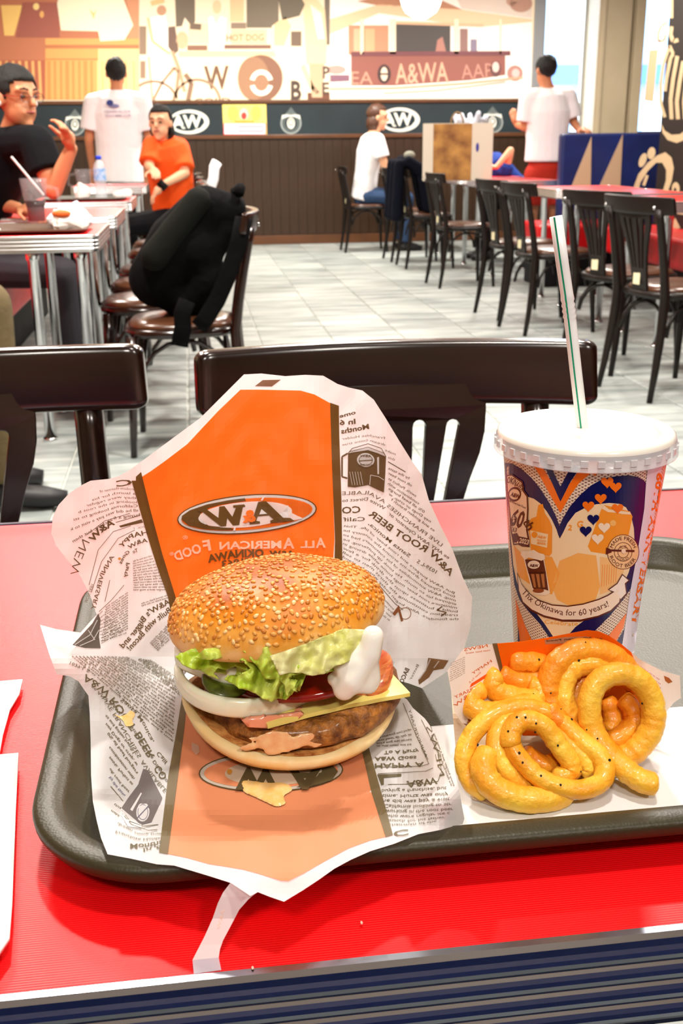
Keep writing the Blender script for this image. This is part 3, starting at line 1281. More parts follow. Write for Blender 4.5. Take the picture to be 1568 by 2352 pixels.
bench('booth_bench', ((2.92, 3.2, .27), (3.31, 7.6, .46)), ((3.0, 3.25, 0), (3.31, 7.55, .27)), 'long red vinyl bench below the black chalk-art wall')
bench('booth_bench', ((2.5, 7.80, .27), (3.30, 8.30, .46)), ((2.55, 7.9, 0), (3.3, 8.3, .27)), 'short red bench in front of the blue backrest with beige triangles')
M_navy = mat('navy_vinyl', hexc('14245c'), rough=.35, var=.2, vscale=4)
bb = empty('bench_back', (3.6, 8.4, 0), 0, 'tall navy blue bench back with beige triangles beside the standing customer', 'bench back')
mb = MB()
mb.box((-.78, -.05, 0), (.9, .05, 1.085))
mb.build('panel', M_navy, bb, bevel=.02)
M_tri = mat('beige_vinyl', hexc('b8a284'), rough=.45)


def px_local(pts, Y, org):
    return [(at_y(x, y, Y).x-org[0], at_y(x, y, Y).z-org[2]) for x, y in pts]


for tri in ([(1358, 314), (1356, 428), (1312, 428)], [(1430, 309), (1424, 428), (1376, 428)]):
    mb = MB()
    q = px_local(tri, 8.345, (3.6, 8.4, 0))
    mb.prism(q, -.056, -.045)
    mb.build('triangle', M_tri, bb)
bench('booth_bench', ((-1.75, 2.9, .27), (-.98, 3.55, .46)), ((-1.7, 2.95, 0), (-1.05, 3.5, .27)), 'red bench partly outside the photo at the near left')
bench('booth_bench', ((-1.55, 3.85, .25), (-.86, 7.4, .47)), ((-1.5, 3.95, 0), (-.95, 7.3, .25)), 'long red bench along the left-hand tables', back=((-1.75, 3.85, .25), (-1.55, 7.4, 1.0), M_redv))
bench('booth_bench', ((-.9, -.75, .25), (.9, -.28, .46)), ((-.85, -.7, 0), (.85, -.3, .25)), 'unseen navy blue bench added behind the camera for the table edge to reflect', back=((-.9, -.85, .25), (.9, -.72, 1.02), M_navy), mseat=M_navy)  # added out of view, gives the near metal edge its blue reflection
#@@PEOPLE
# ------------------------------------------------------------------ people
M_skin = mat('skin', hexc('e2ab86'), rough=.5, var=.06, vscale=12)
M_skin2 = mat('skin_tan', hexc('c4825c'), rough=.5, var=.06, vscale=12)
M_hair = mat('black_hair', hexc('0c0a09'), rough=.75, bump=.9, bscale=90, stretch=(1, 1, .3), bdist=.006)
M_hairb = mat('brown_hair', hexc('4a2c1b'), rough=.45, bump=.6, bscale=60, stretch=(1, 1, .25), bdist=.004)
M_tee = mat('white_cotton', hexc('f1eff2'), rough=.8, bump=.5, bscale=9, bdist=.02)
M_blackc = mat('black_cotton', hexc('0d0e12'), rough=.85, spec=.15, bump=.4, bscale=9, bdist=.015)
M_shoe = mat('dark_shoe', hexc('1c1b1d'), rough=.5)
M_eye = mat('dark_eye', (.01, .008, .006), rough=.3)
M_lip = mat('lips', hexc('a8564c'), rough=.5)


def V(*a):
    return Vector(a)


def Jp(x, y, Y):
    return at_y(x, y, Y)


def hand(mb, w, d, palm_n, L=.17):
    """palm and five bent fingers from wrist w along d; palm_n is the side the fingers curl to"""
    d = Vector(d).normalized()
    n = Vector(palm_n)
    n = (n-d*n.dot(d)).normalized()
    s = d.cross(n)
    w = Vector(w)
    mb.tube([w, w+d*.035, w+d*.085], [.026, .036, .034], 10, flat=.5, upv=n)
    mb.sphere(w+d*.05, .03, 10, 8)
    for k, (o, l) in enumerate(((-.027, .062), (-.009, .074), (.009, .07), (.026, .055))):
        a = w+d*.085+s*o
        b = a+d*(l*.5)+n*.008
        c = b+d*(l*.35)+n*(.024)
        mb.capsule(a-d*.02, b, .0095, .0085, 8)
        mb.capsule(b, c, .0085, .0075, 8)
    a = w+d*.03-s*.03
    b = a+d*.03-s*.028+n*.012
    c = b+d*.03-s*.004+n*.016
    mb.capsule(a, b, .0115, .0095, 8)
    mb.capsule(b, c, .0095, .008, 8)


def person(label, j, facing, front, skin, hair, shirt, trousers, hairstyle='short', group=None, face=True, vox=.009, sleeve=.6, shirt_w=1.0, neckw=1.0, hem=None, short_legs=False, shoe=M_shoe, scale=1.0):
    base = V(j['pelvis'].x, j['pelvis'].y, 0)
    t = empty('person', base, 0, label, 'person', group)

    def L(p):
        return Vector(p)-base
    fr = Vector(front).normalized()
    k = scale
    nk, ch, pe = L(j['neck']), L(j['chest']), L(j['pelvis'])
    b = MB()
    wd = (L(j['shL'])-L(j['shR'])).length/2
    b.tube([pe-V(0, 0, .06), pe, pe.lerp(ch, .5), ch, nk.lerp(ch, .25), nk], [.13*k, .145*k, .13*k, .155*k, .12*k, .055*k], 16, flat=.66, upv=fr)
    hd = L(j['head'])
    b.capsule(nk-V(0, 0, .03), hd-V(0, 0, .06*k), .054*k, .05*k)
    F = Vector(facing).normalized()
    Rr = F.cross(V(0, 0, 1)).normalized()
    Uu = Rr.cross(F)
    M = Matrix((Rr, F, Uu)).transposed().to_4x4()

    def hl(x, y, z):
        return hd+M.to_3x3() @ V(x*k, y*k, z*k)
    M3 = M.to_3x3()
    b.sphere(hl(0, -.01, .025), 1, 16, 12, (.076*k, .094*k, .09*k), M3)
    b.sphere(hl(0, .018, -.045), 1, 16, 12, (.06*k, .068*k, .068*k), M3)
    b.capsule(hl(0, .088, .012), hl(0, .103, -.018), .009*k, .014*k, 8)
    b.sphere(hl(0, .062, -.095), .022*k, 10, 8)
    b.capsule(hl(-.022, .074, -.052), hl(.022, .074, -.052), .012*k, .012*k, 8)
    for s in (-1, 1):
        b.sphere(hl(s*.078, -.005, -.005), 1, 10, 8, (.012*k, .02*k, .032*k), M3)
        b.capsule(hl(s*.05, .07, .034), hl(s*.015, .085, .03), .009*k, .009*k, 8)
        S = 'L' if s > 0 else 'R'
        sh, el, wr = L(j['sh'+S]), L(j['el'+S]), L(j['wr'+S])
        b.capsule(sh, el, .05*k, .038*k)
        b.capsule(el, wr, .038*k, .026*k)
        hand(b, wr, Vector(j.get('hd'+S, (wr-el))), j.get('pn'+S, V(0, 0, -1)))
        hp, kn, an = L(j['hip'+S]), L(j['kn'+S]), L(j['an'+S])
        b.capsule(hp, kn, .078*k, .052*k)
        b.capsule(kn, an, .05*k, .034*k)
    b.build('body', skin, t, remesh=vox, smo=3)
    # shirt
    c = MB()
    w = 1.13*shirt_w*k
    if hem is None:
        hem = -.05
    up_t = (ch-pe).normalized()
    c.tube([pe+up_t*hem, pe+up_t*.06, pe.lerp(ch, .5), ch, ch.lerp(nk, .62), nk-(nk-ch)*.12], [.152*w, .150*w, .145*w, .158*w, .135*w, .078*w], 20, flat=.72, upv=fr)
    for S in 'LR':
        sh, el = L(j['sh'+S]), L(j['el'+S])
        c.capsule(ch.lerp(nk, .55), sh, .075*w, .062*w)
        e = sh.lerp(el, sleeve)
        c.capsule(sh, sh.lerp(el, .15), .062*w, .062*w)
        c.tube([sh, e], [.062*w, .066*w], 14)
    c.build('shirt', shirt, t, remesh=vox, smo=4)
    # trousers
    q = MB()
    q.tube([pe-V(0, 0, .1), pe, pe+up_t*.07], [.13*k, .152*k, .145*k], 18, flat=.74, upv=fr)
    for S in 'LR':
        hp, kn, an = L(j['hip'+S]), L(j['kn'+S]), L(j['an'+S])
        if short_legs:
            q.tube([hp, hp.lerp(kn, .85)], [.095*k, .088*k], 14)
            q.sphere(hp, .095*k)
        else:
            q.sphere(hp, .093*k)
            q.capsule(hp, kn, .093*k, .068*k)
            q.tube([kn, an], [.068*k, .056*k], 14)
    q.build('trousers', trousers, t, remesh=vox, smo=3)
    for S in 'LR':
        an = L(j['an'+S])
        td = Vector(j.get('toe'+S, fr))
        td = V(td.x, td.y, 0).normalized()
        s_ = MB()
        z0 = V(an.x, an.y, 0)
        s_.tube([z0-td*.06+V(0, 0, .035), z0+V(0, 0, .045), z0+td*.1+V(0, 0, .034), z0+td*.17+V(0, 0, .026)], [.034, .042, .042, .028], 12, flat=.8, upv=(0, 0, 1))
        s_.capsule(z0+V(0, 0, .05), z0+V(0, 0, .09), .04, .036)
        s_.build('shoe', shoe, t, smooth=True)
    # hair shell
    hmb = MB()
    hmb.sphere((0, -.014, .034), 1, 32, 24, (.084, .104, .097))
    if hairstyle == 'bob':
        hmb.sphere((0, -.03, -.05), 1, 28, 20, (.088, .085, .095))
    keep = []
    for f in hmb.f:
        cx = sum((Vector(hmb.v[i]) for i in f), Vector())/4
        if hairstyle == 'bob':
            ok = cx.y < .004 or cx.z > .078
        else:
            line = .074-.072*sstep(.058, .02, cx.y)-.055*sstep(-.01, -.05, cx.y)
            ok = cx.z > line and not (cx.y > .05 and cx.z < .07)
        if ok:
            keep.append(f)
    hm = MB()
    for v in hmb.v:
        vv = Vector(v)
        nz = noise.noise(vv*38)*.010
        hm.v.append(tuple(hl(*(vv*(1+nz*8)))))
    hm.f = keep
    hm.c = [None]*len(keep)
    h = hm.build('hair', hair, t, smooth=True)
    sd = h.modifiers.new('s', 'SOLIDIFY')
    sd.thickness = .012
    sd.offset = -1
    if face:
        for s in (-1, 1):
            e = MB()
            e.sphere(hl(s*.03, .077, .008), 1, 10, 8, (.013*k, .007*k, .005*k), M3)
            e.build('eye', M_eye, t, smooth=True)
            e = MB()
            e.tube([hl(s*.048, .074, .034), hl(s*.03, .086, .04), hl(s*.012, .09, .034)], .0035*k, 6)
            e.build('eyebrow', hair, t, smooth=True)
        e = MB()
        e.tube([hl(-.022, .082, -.05), hl(0, .09, -.048), hl(.022, .082, -.05)], [.003, .006, .003], 8)
        e.build('mouth', M_lip, t, smooth=True)
    return t, hl, M3, base


# man in black polo, left
hd = Jp(38, 226, 4.8)
j = dict(head=hd, neck=Jp(22, 303, 4.86), chest=Jp(-8, 375, 4.92), pelvis=V(-1.02, 5.05, .56),
         shL=Jp(84, 328, 4.66), elL=Jp(122, 436, 4.60), wrL=Jp(163, 342, 4.56), hdL=Jp(150, 296, 4.5)-Jp(163, 342, 4.56), pnL=V(-.6, -.6, 0),
         shR=Jp(-92, 330, 5.15), elR=Jp(-60, 455, 5.0), wrR=Jp(40, 478, 4.88),
         hipL=V(-.98, 4.95, .54), hipR=V(-1.0, 5.16, .54), knL=V(-.55, 4.8, .52), knR=V(-.55, 5.15, .52), anL=V(-.52, 4.8, .09), anR=V(-.52, 5.15, .09))
t, hl, M3, bs = person('man in a black polo shirt and glasses, arm raised, seated at the left table', j, (.72, -.68, -.06), (.85, -.5, 0), M_skin2, M_hair, M_blackc, mat('grey_trousers', hexc('28252c'), rough=.8), vox=.007, sleeve=.62)
g = MB()
for s in (-1, 1):
    pts = [hl(s*.033+.024*math.cos(a), .096, .006+.017*math.sin(a)) for a in [2*PI*i/14 for i in range(15)]]
    g.tube(pts, .0016, 5, caps=False)
    g.tube([hl(s*.057, .096, .01), hl(s*.08, .0, .01)], .0016, 5)
g.tube([hl(-.01, .1, .008), hl(.01, .1, .008)], .0016, 5)
g.build('glasses', M_chrome, t)
e = MB()
e.sphere(hl(-.09, .0, -.02), .012, 8, 6)
e.sphere(hl(.09, .0, -.02), .012, 8, 6)
e.build('earbud', M_white, t, smooth=True)
cl = MB()
nk = j['neck']-bs
cl.tube([nk+V(-.07, .02, .0), nk+V(-.02, -.08, -.01), nk+V(.05, -.06, -.03), nk+V(.07, -.02, -.07)], .014, 8)
cl.build('collar', M_blackc, t, smooth=True)

# person in khaki trousers at the left edge
kn = Jp(-28, 700, 3.2)
j = dict(head=V(-1.32, 3.25, 1.24), neck=V(-1.36, 3.25, 1.08), chest=V(-1.38, 3.24, .9), pelvis=V(-1.36, 3.23, .56), shL=V(-1.36, 3.06, 1.0), shR=V(-1.36, 3.42, 1.0), elL=V(-1.2, 3.0, .78), elR=V(-1.2, 3.45, .78), wrL=V(-1.0, 3.1, .7), wrR=V(-1.0, 3.4, .7),
         hipL=V(-1.3, 3.14, .54), hipR=V(-1.3, 3.34, .54), knL=V(kn.x, 3.2, kn.z), knR=V(kn.x-.1, 3.42, .5), anL=V(kn.x-.0, 3.18, .09), anR=V(kn.x-.1, 3.42, .09))
person('person in khaki trousers, only a knee showing at the left edge', j, (1, 0, 0), (1, 0, 0), M_skin, M_hair, M_blackc, mat('khaki_cloth', hexc('5c4d30'), rough=.85, bump=.5, bscale=10, bdist=.02), face=False, vox=.009, scale=1.0)

# standing man in white tee, back to us
Y0 = 9.7
pe = Jp(276, 418, Y0)
j = dict(head=Jp(267, 169, Y0), neck=Jp(267, 206, Y0), chest=Jp(270, 262, Y0), pelvis=pe,
         shL=Jp(214, 238, Y0), shR=Jp(326, 236, Y0), elL=Jp(204, 322, Y0), elR=Jp(343, 322, Y0+.03), wrL=Jp(212, 388, Y0+.12), wrR=Jp(338, 386, Y0+.2),
         hipL=pe+V(-.09, 0, -.04), hipR=pe+V(.09, 0, -.04), knL=V(pe.x-.1, Y0, .46), knR=V(pe.x+.1, Y0, .46), anL=V(pe.x-.1, Y0, .09), anR=V(pe.x+.1, Y0, .09))
t, hl, M3, bs = person('man standing with his back to us in a white printed tee shirt and black trousers', j, (.02, 1, .1), (0, 1, 0), M_skin2, M_hair, M_tee, M_blackc, face=False, sleeve=.72, shirt_w=1.16, hem=.0)
P = Print(lambda x, y, l: at_y(x, y, Y0-.155-.001*l)-bs, 20)
P.ell(252, 236, 8, 7, c8(46, 62, 128), 1)
P.ell(262, 243, 12, 4, c8(120, 124, 170), 1)
P.text('OKINAWA ALL STAR', [(238, 258), (300, 258)], 5, c8(130, 116, 150), 1, .01, -1)
P.text('ROOT BEER CLUB', [(242, 268), (300, 268)], 5, c8(130, 116, 150), 1, .01, -1)
P.build('printed_back', M_ink, t)['kind'] = 'stuff'

# woman in orange
Y0 = 7.85
pe = V(-.1, 7.95, .56)
j = dict(head=Jp(368, 283, Y0-.05), neck=Jp(372, 316, Y0), chest=Jp(384, 360, Y0+.02), pelvis=pe,
         shL=Jp(412, 340, Y0+.02), shR=Jp(350, 336, Y0), elL=Jp(424, 398, Y0-.1), elR=Jp(342, 382, Y0-.1), wrL=Jp(374, 424, Y0-.25), wrR=Jp(352, 392, Y0-.3), hdL=V(-.6, -.1, -.6), pnL=V(-.3, 0, -1),
         hipL=pe+V(-.02, -.1, -.02), hipR=pe+V(-.02, .1, -.02), knL=V(-.5, 7.75, .5), knR=V(-.5, 8.02, .5), anL=V(-.48, 7.75, .09), anR=V(-.48, 8.02, .09))
t, hl, M3, bs = person('woman in a bright orange shirt seated in the left-hand row, watch on her wrist', j, (-.35, -1, -.05), (-.5, -.85, 0), M_skin, M_hair, mat('orange_cloth', hexc('ff5a08'), rough=.75, bump=.4, bscale=9, bdist=.02), M_blackc, hairstyle='bob', sleeve=.85, scale=.93, shirt_w=1.08)
wv = j['wrL']-bs
wt = MB()
wt.tube([wv-Vector((.02, 0, .02)), wv+Vector((.014, 0, .014))], .034, 12)
wt.build('watch', M_black, t, smooth=True)

# woman in white, far right row, seen from the side
Y0 = 11.0
pe = V(1.72, 11.05, .56)
j = dict(head=Jp(868, 270, Y0), neck=Jp(856, 302, Y0), chest=Jp(848, 350, Y0), pelvis=pe,
         shR=Jp(868, 322, Y0-.16), shL=Jp(855, 322, Y0+.16), elR=Jp(884, 385, Y0-.18), elL=Jp(880, 385, Y0+.2), wrR=Jp(902, 405, Y0-.1), wrL=Jp(900, 402, Y0+.1), hdR=V(1, 0, .1), hdL=V(1, 0, .1),
         hipL=pe+V(.02, .09, -.02), hipR=pe+V(.02, -.09, -.02), knL=pe+V(.42, .1, -.05), knR=pe+V(.42, -.1, -.05), anL=V(2.12, 11.15, .09), anR=V(2.12, 10.95, .09))
person('woman with brown bob in white top and jeans seated on the far chair', j, (1, -.12, -.12), (1, 0, 0), M_skin, M_hairb, M_tee, mat('denim', hexc('2b4468'), rough=.85), hairstyle='bob', sleeve=.62, scale=.97)

# standing customer, right
Y0 = 9.45
pe = Jp(1252, 388, Y0)
j = dict(head=Jp(1252, 163, Y0), neck=Jp(1258, 197, Y0), chest=Jp(1258, 258, Y0), pelvis=pe,
         shL=Jp(1212, 226, Y0), shR=Jp(1304, 222, Y0), elL=Jp(1206, 292, Y0+.02), elR=Jp(1318, 282, Y0), wrL=Jp(1188, 288, Y0+.18), wrR=Jp(1330, 300, Y0-.2), hdL=V(-.4, .2, 1), pnL=V(.5, 1, 0), hdR=V(.3, -1, .05), pnR=V(0, 0, -1),
         hipL=pe+V(-.09, 0, -.04), hipR=pe+V(.09, 0, -.04), knL=V(pe.x-.1, Y0, .46), knR=V(pe.x+.1, Y0, .46), anL=V(pe.x-.1, Y0, .09), anR=V(pe.x+.1, Y0, .09))
person('customer standing back to us in loose white tee and red shorts', j, (-.3, 1, -.1), (0, 1, 0), M_skin2, M_hair, M_tee, mat('red_shorts', hexc('b3230c'), rough=.8, bump=.3, bscale=9, bdist=.02), face=False, sleeve=.8, shirt_w=1.1, hem=.06, short_legs=True)

# person in blue behind the shopping bag
Y0 = 9.95
pe = V(3.05, 9.98, .56)
j = dict(head=Jp(1104, 330, Y0), neck=Jp(1118, 356, Y0), chest=Jp(1142, 385, Y0), pelvis=pe,
         shR=Jp(1160, 392, Y0-.16), shL=Jp(1150, 385, Y0+.18), elR=Jp(1172, 346, Y0-.22), elL=Jp(1120, 400, Y0+.2), wrR=Jp(1140, 384, Y0-.26), wrL=Jp(1090, 396, Y0+.1), hdR=V(-1, 0, 0), hdL=V(-1, 0, 0),
         hipL=pe+V(0, -.1, 0), hipR=pe+V(0, .1, 0), knL=V(2.7, 9.88, .5), knR=V(2.7, 10.08, .5), anL=V(2.7, 9.88, .09), anR=V(2.7, 10.08, .09))
person('person in a blue shirt with a bent bare elbow, mostly hidden behind the shopping bag', j, (-1, -.2, -.4), (-1, 0, 0), M_skin, M_hair, mat('blue_cloth', hexc('173f9e'), rough=.8), M_blackc, face=False, sleeve=.3, scale=.9)

# ------------------------------------------------------------------ backpack on the chair
bx, by = -.045, 3.86
bp = empty('backpack', (bx, by, .46), 0, 'black backpack slumped on the brown chair seat, strap over the chair back', 'backpack')
put(bagc, bx, by, PI/2-.05)
M_bag = mat('black_nylon', hexc('020203'), rough=.85, spec=.12, bump=.5, bscale=14, bdist=.02)


def bpj(x, y, dy=0):
    v = at_y(x, y, by+dy)
    return v-V(bx, by, .46)


mb = MB()
for (a, b, ra, rb) in (((530, 485), (470, 480), .07, .10), ((470, 480), (410, 560), .10, .135), ((410, 560), (360, 640), .13, .125), ((360, 640), (420, 690), .095, .085), ((440, 560), (470, 640), .13, .09), ((470, 640), (430, 690), .09, .08), ((365, 560), (325, 628), .06, .045), ((500, 460), (545, 470), .05, .04), ((520, 520), (470, 590), .06, .07)):
    mb.capsule(bpj(*a, -.04), bpj(*b, -.02), ra*.8, rb*.8)
    mb.capsule(bpj(*a, .07), bpj(*b, .08), ra*.75, rb*.75)
mb.build('sack', M_bag, bp, remesh=.011, smo=5)
mb = MB()
mb.capsule(bpj(455, 460, -.12), bpj(355, 590, -.13), .045, .05)
mb.build('front_pocket', mat('olive_black_nylon', hexc('0a0b07'), rough=.8, spec=.15), bp, remesh=.011, smo=4)
mb = MB()
mb.tube([bpj(548, 445, -.1), bpj(552, 432, -.08), bpj(540, 440, 0)], .018, 8)
mb.build('top_handle', M_bag, bp, smooth=True)
for pts in ([(560, 500), (548, 560), (520, 640), (498, 690), (470, 735), (455, 752)], [(430, 690), (418, 720), (420, 752), (412, 795)]):
    mb = MB()
    mb.tube([bpj(x, y, -.22) for x, y in pts], .03, 10, flat=.22, upv=(0, 1, .2))
    mb.build('strap', M_bag, bp, smooth=True)

# navy jacket on the ninth-row chair
jk = empty('jacket', (1.86, 9.5, .46), 0, 'navy jacket hanging over the back of a right-hand row chair', 'jacket')
mb = MB()
for yy in (-.17, 0, .17):
    mb.capsule((-.03, yy, .42), (.16, yy*.8, .30), .05, .06)
    mb.capsule((-.11, yy, .40), (-.13, yy, -.02), .045, .05)
    mb.capsule((.12, yy*.8, .30), (.16, yy*.7, .05), .07, .06)
mb.build('cloth', mat('navy_cloth', hexc('070a18'), rough=.85, spec=.15, bump=.4, bscale=10, bdist=.02), jk, remesh=.012, smo=4)
mb = MB()
mb.sphere((0, -.05, .47), 1, 12, 8, (.05, .06, .035))
mb.build('collar', mat('grey_lining', hexc('8a8a7c'), rough=.8), jk, smooth=True)

# ------------------------------------------------------------------ shopping bag
sb = empty('shopping_bag', (2.15, 8.86, .741), -.18, 'large brown and white paper shopping bag standing on a right-hand table', 'bag')
mb = MB()
mb.box((-.29, -.13, 0), (.25, -.126, .43))
mb.box((-.29, .126, 0), (.25, .13, .43))
mb.box((-.29, -.126, 0), (-.286, .126, .43))
mb.box((.246, -.126, 0), (.25, .126, .43))
mb.box((-.286, -.126, 0), (.246, .126, .004))
mb.build('paper_body', mat('bag_paper', hexc('c9bfae'), rough=.7), sb)
mb = MB()
mb.box((-.215, -.1325, .004), (.085, -.1305, .425))
mb.build('printed_front', mat('kraft_print', hexc('6b3f1c'), rough=.7, col2=hexc('b08040'), vscale=9), sb)
mb = MB()
mb.sphere((.13, -.132, .25), 1, 8, 6, (.012, .002, .035))
mb.build('printed_mark', mat('violet_ink', hexc('2c2a8a'), rough=.6), sb)
mb = MB()
mb.tube([(-.03+.05*math.cos(PI*i/10), -.1, .42+.09*math.sin(PI*i/10)) for i in range(11)], .006, 6)
mb.build('handle', mat('kraft_cord', hexc('8c6e48'), rough=.7), sb, smooth=True)
mb = MB()
for q in range(14):
    a = random.uniform(-.02, .24)
    mb.capsule((a, random.uniform(-.08, .08), .38), (a+random.uniform(-.04, .04), random.uniform(-.08, .08), .45+random.uniform(0, .06)), .035, .02)
single('plastic_bag', mb, mat('white_plastic', hexc('dfe4f4'), rough=.3, var=.12, vscale=20), 'crumpled white plastic bag poking out of the paper shopping bag', 'bag', remesh=.01, smo=2, loc=(2.15, 8.86, .741))

# ------------------------------------------------------------------ pendant lamp
lp = at_y(966, 44, 9.5)
pl = empty('pendant_lamp', (lp.x, 9.5, lp.z), 0, 'white glass schoolhouse pendant lamp hanging in front of the wall pictures', 'lamp')
M_globe = mat('lit_glass', (.95, .93, .88), rough=.3, emit=(1, .93, .82), estr=3.2)
mb = MB()
mb.lathe([(.001, 0), (.05, .004), (.075, .02), (.10, .035), (.125, .05), (.155, .10), (.168, .15), (.16, .2), (.12, .245), (.07, .27), (.06, .30)], 36)
mb.build('glass_shade', M_globe, pl, smooth=True)
mb = MB()
mb.lathe([(.062, .295), (.066, .3), (.066, .34), (.012, .36), (.012, ZC-lp.z-.03), (.06, ZC-lp.z-.03), (.06, ZC-lp.z)], 20)
mb.build('fitter', M_chrome, pl, smooth=False)

# ------------------------------------------------------------------ things on the left tables


def tray_mesh(name, x0, y0, x1, y1, z, label, m, par=None):
    L = []
    for g, dz in ((-.03, .001), (-.006, .014), (0, .016), (.006, .015), (.007, .011), (0, .008), (-.028, 0)):
        L.append([(p[0], p[1], z+dz) for p in rounded(x0-g, y0-g, x1+g, y1+g, .04+g)])
    q = loop_mesh(L, False)
    n = len(L[0])
    q.f.append(tuple(range(n-1, -1, -1)))
    q.c.append(None)
    q.f.append(tuple(6*n+k for k in range(n)))
    q.c.append(None)
    return single(name, q, m, label, 'tray', smooth=False)


M_brtray = mat('brown_tray', hexc('4b3524'), rough=.5)
tray_mesh('serving_tray', -.82, 3.95, -.37, 4.28, .742, 'dark brown tray with the mug on the near left table', M_brtray)
mgp = at_z(86, 516, .745)
mg = empty('glass_mug', (mgp.x, mgp.y, .746), 0, 'glass mug half full of dark root beer on the near left table', 'mug')
M_gl = mat('clear_glass', (.55, .55, .57), rough=.04, alpha=.10, spec=1.0)
mb = MB()
mb.lathe([(.03, 0), (.036, .01), (.036, .06), (.046, .11), (.052, .17), (.049, .17), (.043, .11), (.033, .06), (.033, .012), (.001, .012)], 24)
mb.build('glass_wall', M_gl, mg, smooth=True)
mb = MB()
mb.lathe([(.001, .013), (.0328, .013), (.0328, .06), (.0395, .088), (.001, .088)], 24)
mb.build('root_beer', mat('root_beer', hexc('0a0201'), rough=.25, spec=.2), mg, smooth=True)
mb = MB()
mb.tube([(.045, 0, .14), (.085, 0, .13), (.09, 0, .08), (.04, 0, .05)], .008, 8)
mb.build('handle', M_gl, mg, smooth=True)
a = at_y(100, 448, mgp.y)
b = at_y(26, 360, mgp.y-.04)
mb = MB()
mb.tube([a, b], .0042, 8)
single('drinking_straw', mb, mat('straw_white', (.85, .85, .85), rough=.4), 'plain white straw leaning out of the glass root beer mug', 'straw')
M_wp = mat('wrapper_far', hexc('ecdcd2'), rough=.7, bump=.5, bscale=25, bdist=.01, col2=hexc('f6f2f0'), vscale=12)


def crumple(name, c, s, label, cat, m, seed, parts=()):
    random.seed(seed)
    mb = MB()
    mb.sphere((0, 0, 0), 1, 16, 10, s)
    for i, v in enumerate(mb.v):
        v = Vector(v)
        k = 1+noise.noise(v*22+Vector((seed, 0, 0)))*.5
        mb.v[i] = (v.x*k, v.y*k, max(-s[2]*.7, v.z*k))
    o = single(name, mb, m, label, cat, loc=(c[0], c[1], c[2]+s[2]*.7))
    return o


o = crumple('wrapped_sandwich', (at_z(160, 522, .75).x, 4.16, .7435), (.078, .05, .042), 'paper-wrapped sandwich with an orange print, next to the glass mug', 'food', M_wp, 3)
mb = MB()
mb.sphere((-.02, -.045, .028), 1, 10, 6, (.035, .012, .014))
mb.build('orange_print', mat('orange_paper', hexc('f26a2a'), rough=.6), o, smooth=True)
crumple('crumpled_wrapper', (-.44, 4.24, .7435), (.07, .04, .05), 'crumpled silver-white wrapper behind the wrapped sandwich', 'paper', mat('foil_white', hexc('dcdce4'), rough=.35, bump=.6, bscale=30, bdist=.01), 5)
crumple('paper_napkin', (-.74, 4.08, .7435), (.06, .05, .012), 'rumpled white napkin on the brown tray left of the mug', 'napkin', mat('napkin_far', hexc('e8ecec'), rough=.7), 6)
tray_mesh('serving_tray', -.80, 6.33, -.36, 6.68, .742, 'grey tray with the water bottle on the third left table', mat('grey_tray', hexc('55564c'), rough=.5))
wb = at_y(233, 452, 6.45)
wbt = empty('water_bottle', (wb.x, 6.45, .746), 0, 'clear water bottle with blue label and cap on the third left table', 'bottle')
mb = MB()
mb.lathe([(.001, 0), (.031, 0), (.033, .01), (.032, .09), (.033, .1), (.033, .165), (.026, .19), (.013, .21), (.0125, .225)], 20)
mb.build('plastic_body', mat('clear_plastic', (.85, .9, .95), rough=.1, alpha=.4, spec=.8), wbt, smooth=True)
mb = MB()
mb.lathe([(.0345, .10), (.0345, .165)], 20, close=False)
mb.build('label_band', mat('blue_label', hexc('4f9fe6'), rough=.4, col2=hexc('cfe0f2'), vscale=40), wbt, smooth=True)
mb = MB()
mb.lathe([(.0155, .212), (.0155, .232), (.001, .233)], 16)
mb.build('cap', mat('blue_cap', hexc('1440e0'), rough=.4), wbt, smooth=True)
crumple('crumpled_wrapper', (wb.x-.10, 6.42, .7435), (.04, .04, .055), 'crumpled white wrapper with an orange patch left of the water bottle', 'paper', M_wp, 9)
crumple('crumpled_napkin', (wb.x+.12, 6.5, .7435), (.05, .04, .03), 'rumpled white napkin right of the water bottle', 'napkin', M_wp, 11)
sb2 = at_y(950, 372, 10.75)
sv = empty('sauce_bottle', (2.42, 10.72, .741), 0, 'small bottle with orange base and pale cap on the far right table', 'bottle')
mb = MB()
mb.lathe([(.001, 0), (.034, 0), (.036, .07), (.03, .1), (.018, .13), (.001, .131)], 14)
mb.build('bottle_body', mat('amber_plastic', hexc('a8743c'), rough=.4), sv, smooth=True)
mb = MB()
mb.lathe([(.02, .13), (.022, .2), (.001, .205)], 14)
mb.build('cap', M_white, sv, smooth=True)

mg2 = empty('glass_mug', (at_z(204, 452, .76).x-.03, 6.56, .746), 0, 'empty clear glass mug left of the water bottle on the third left table', 'mug')
mb = MB()
mb.lathe([(.03, 0), (.036, .01), (.036, .06), (.044, .11), (.05, .16), (.047, .16), (.041, .11), (.033, .06), (.033, .012), (.001, .012)], 24)
mb.build('glass_wall', M_gl, mg2, smooth=True)
mb = MB()
mb.tube([(-.044, 0, .135), (-.082, 0, .128), (-.088, 0, .078), (-.038, 0, .05)], .008, 8)
mb.build('handle', M_gl, mg2, smooth=True)
cs = empty('cloth_strap', tuple(at_y(488, 440, 7.25)), 0, 'long white cloth strap hanging over a chair back right of the woman in orange', 'strap')
mb = MB()
mb.tube([at_y(x, y, Y)-cs.location for x, y, Y in ((498, 372, 7.3), (492, 384, 7.26), (490, 410, 7.24), (480, 440, 7.22), (474, 470, 7.22))], .035, 10, flat=.3, upv=(0, 1, 0))
mb.build('cloth', M_tee, cs, smooth=True)
# ------------------------------------------------------------------ food tray on our table
TZ = .7212


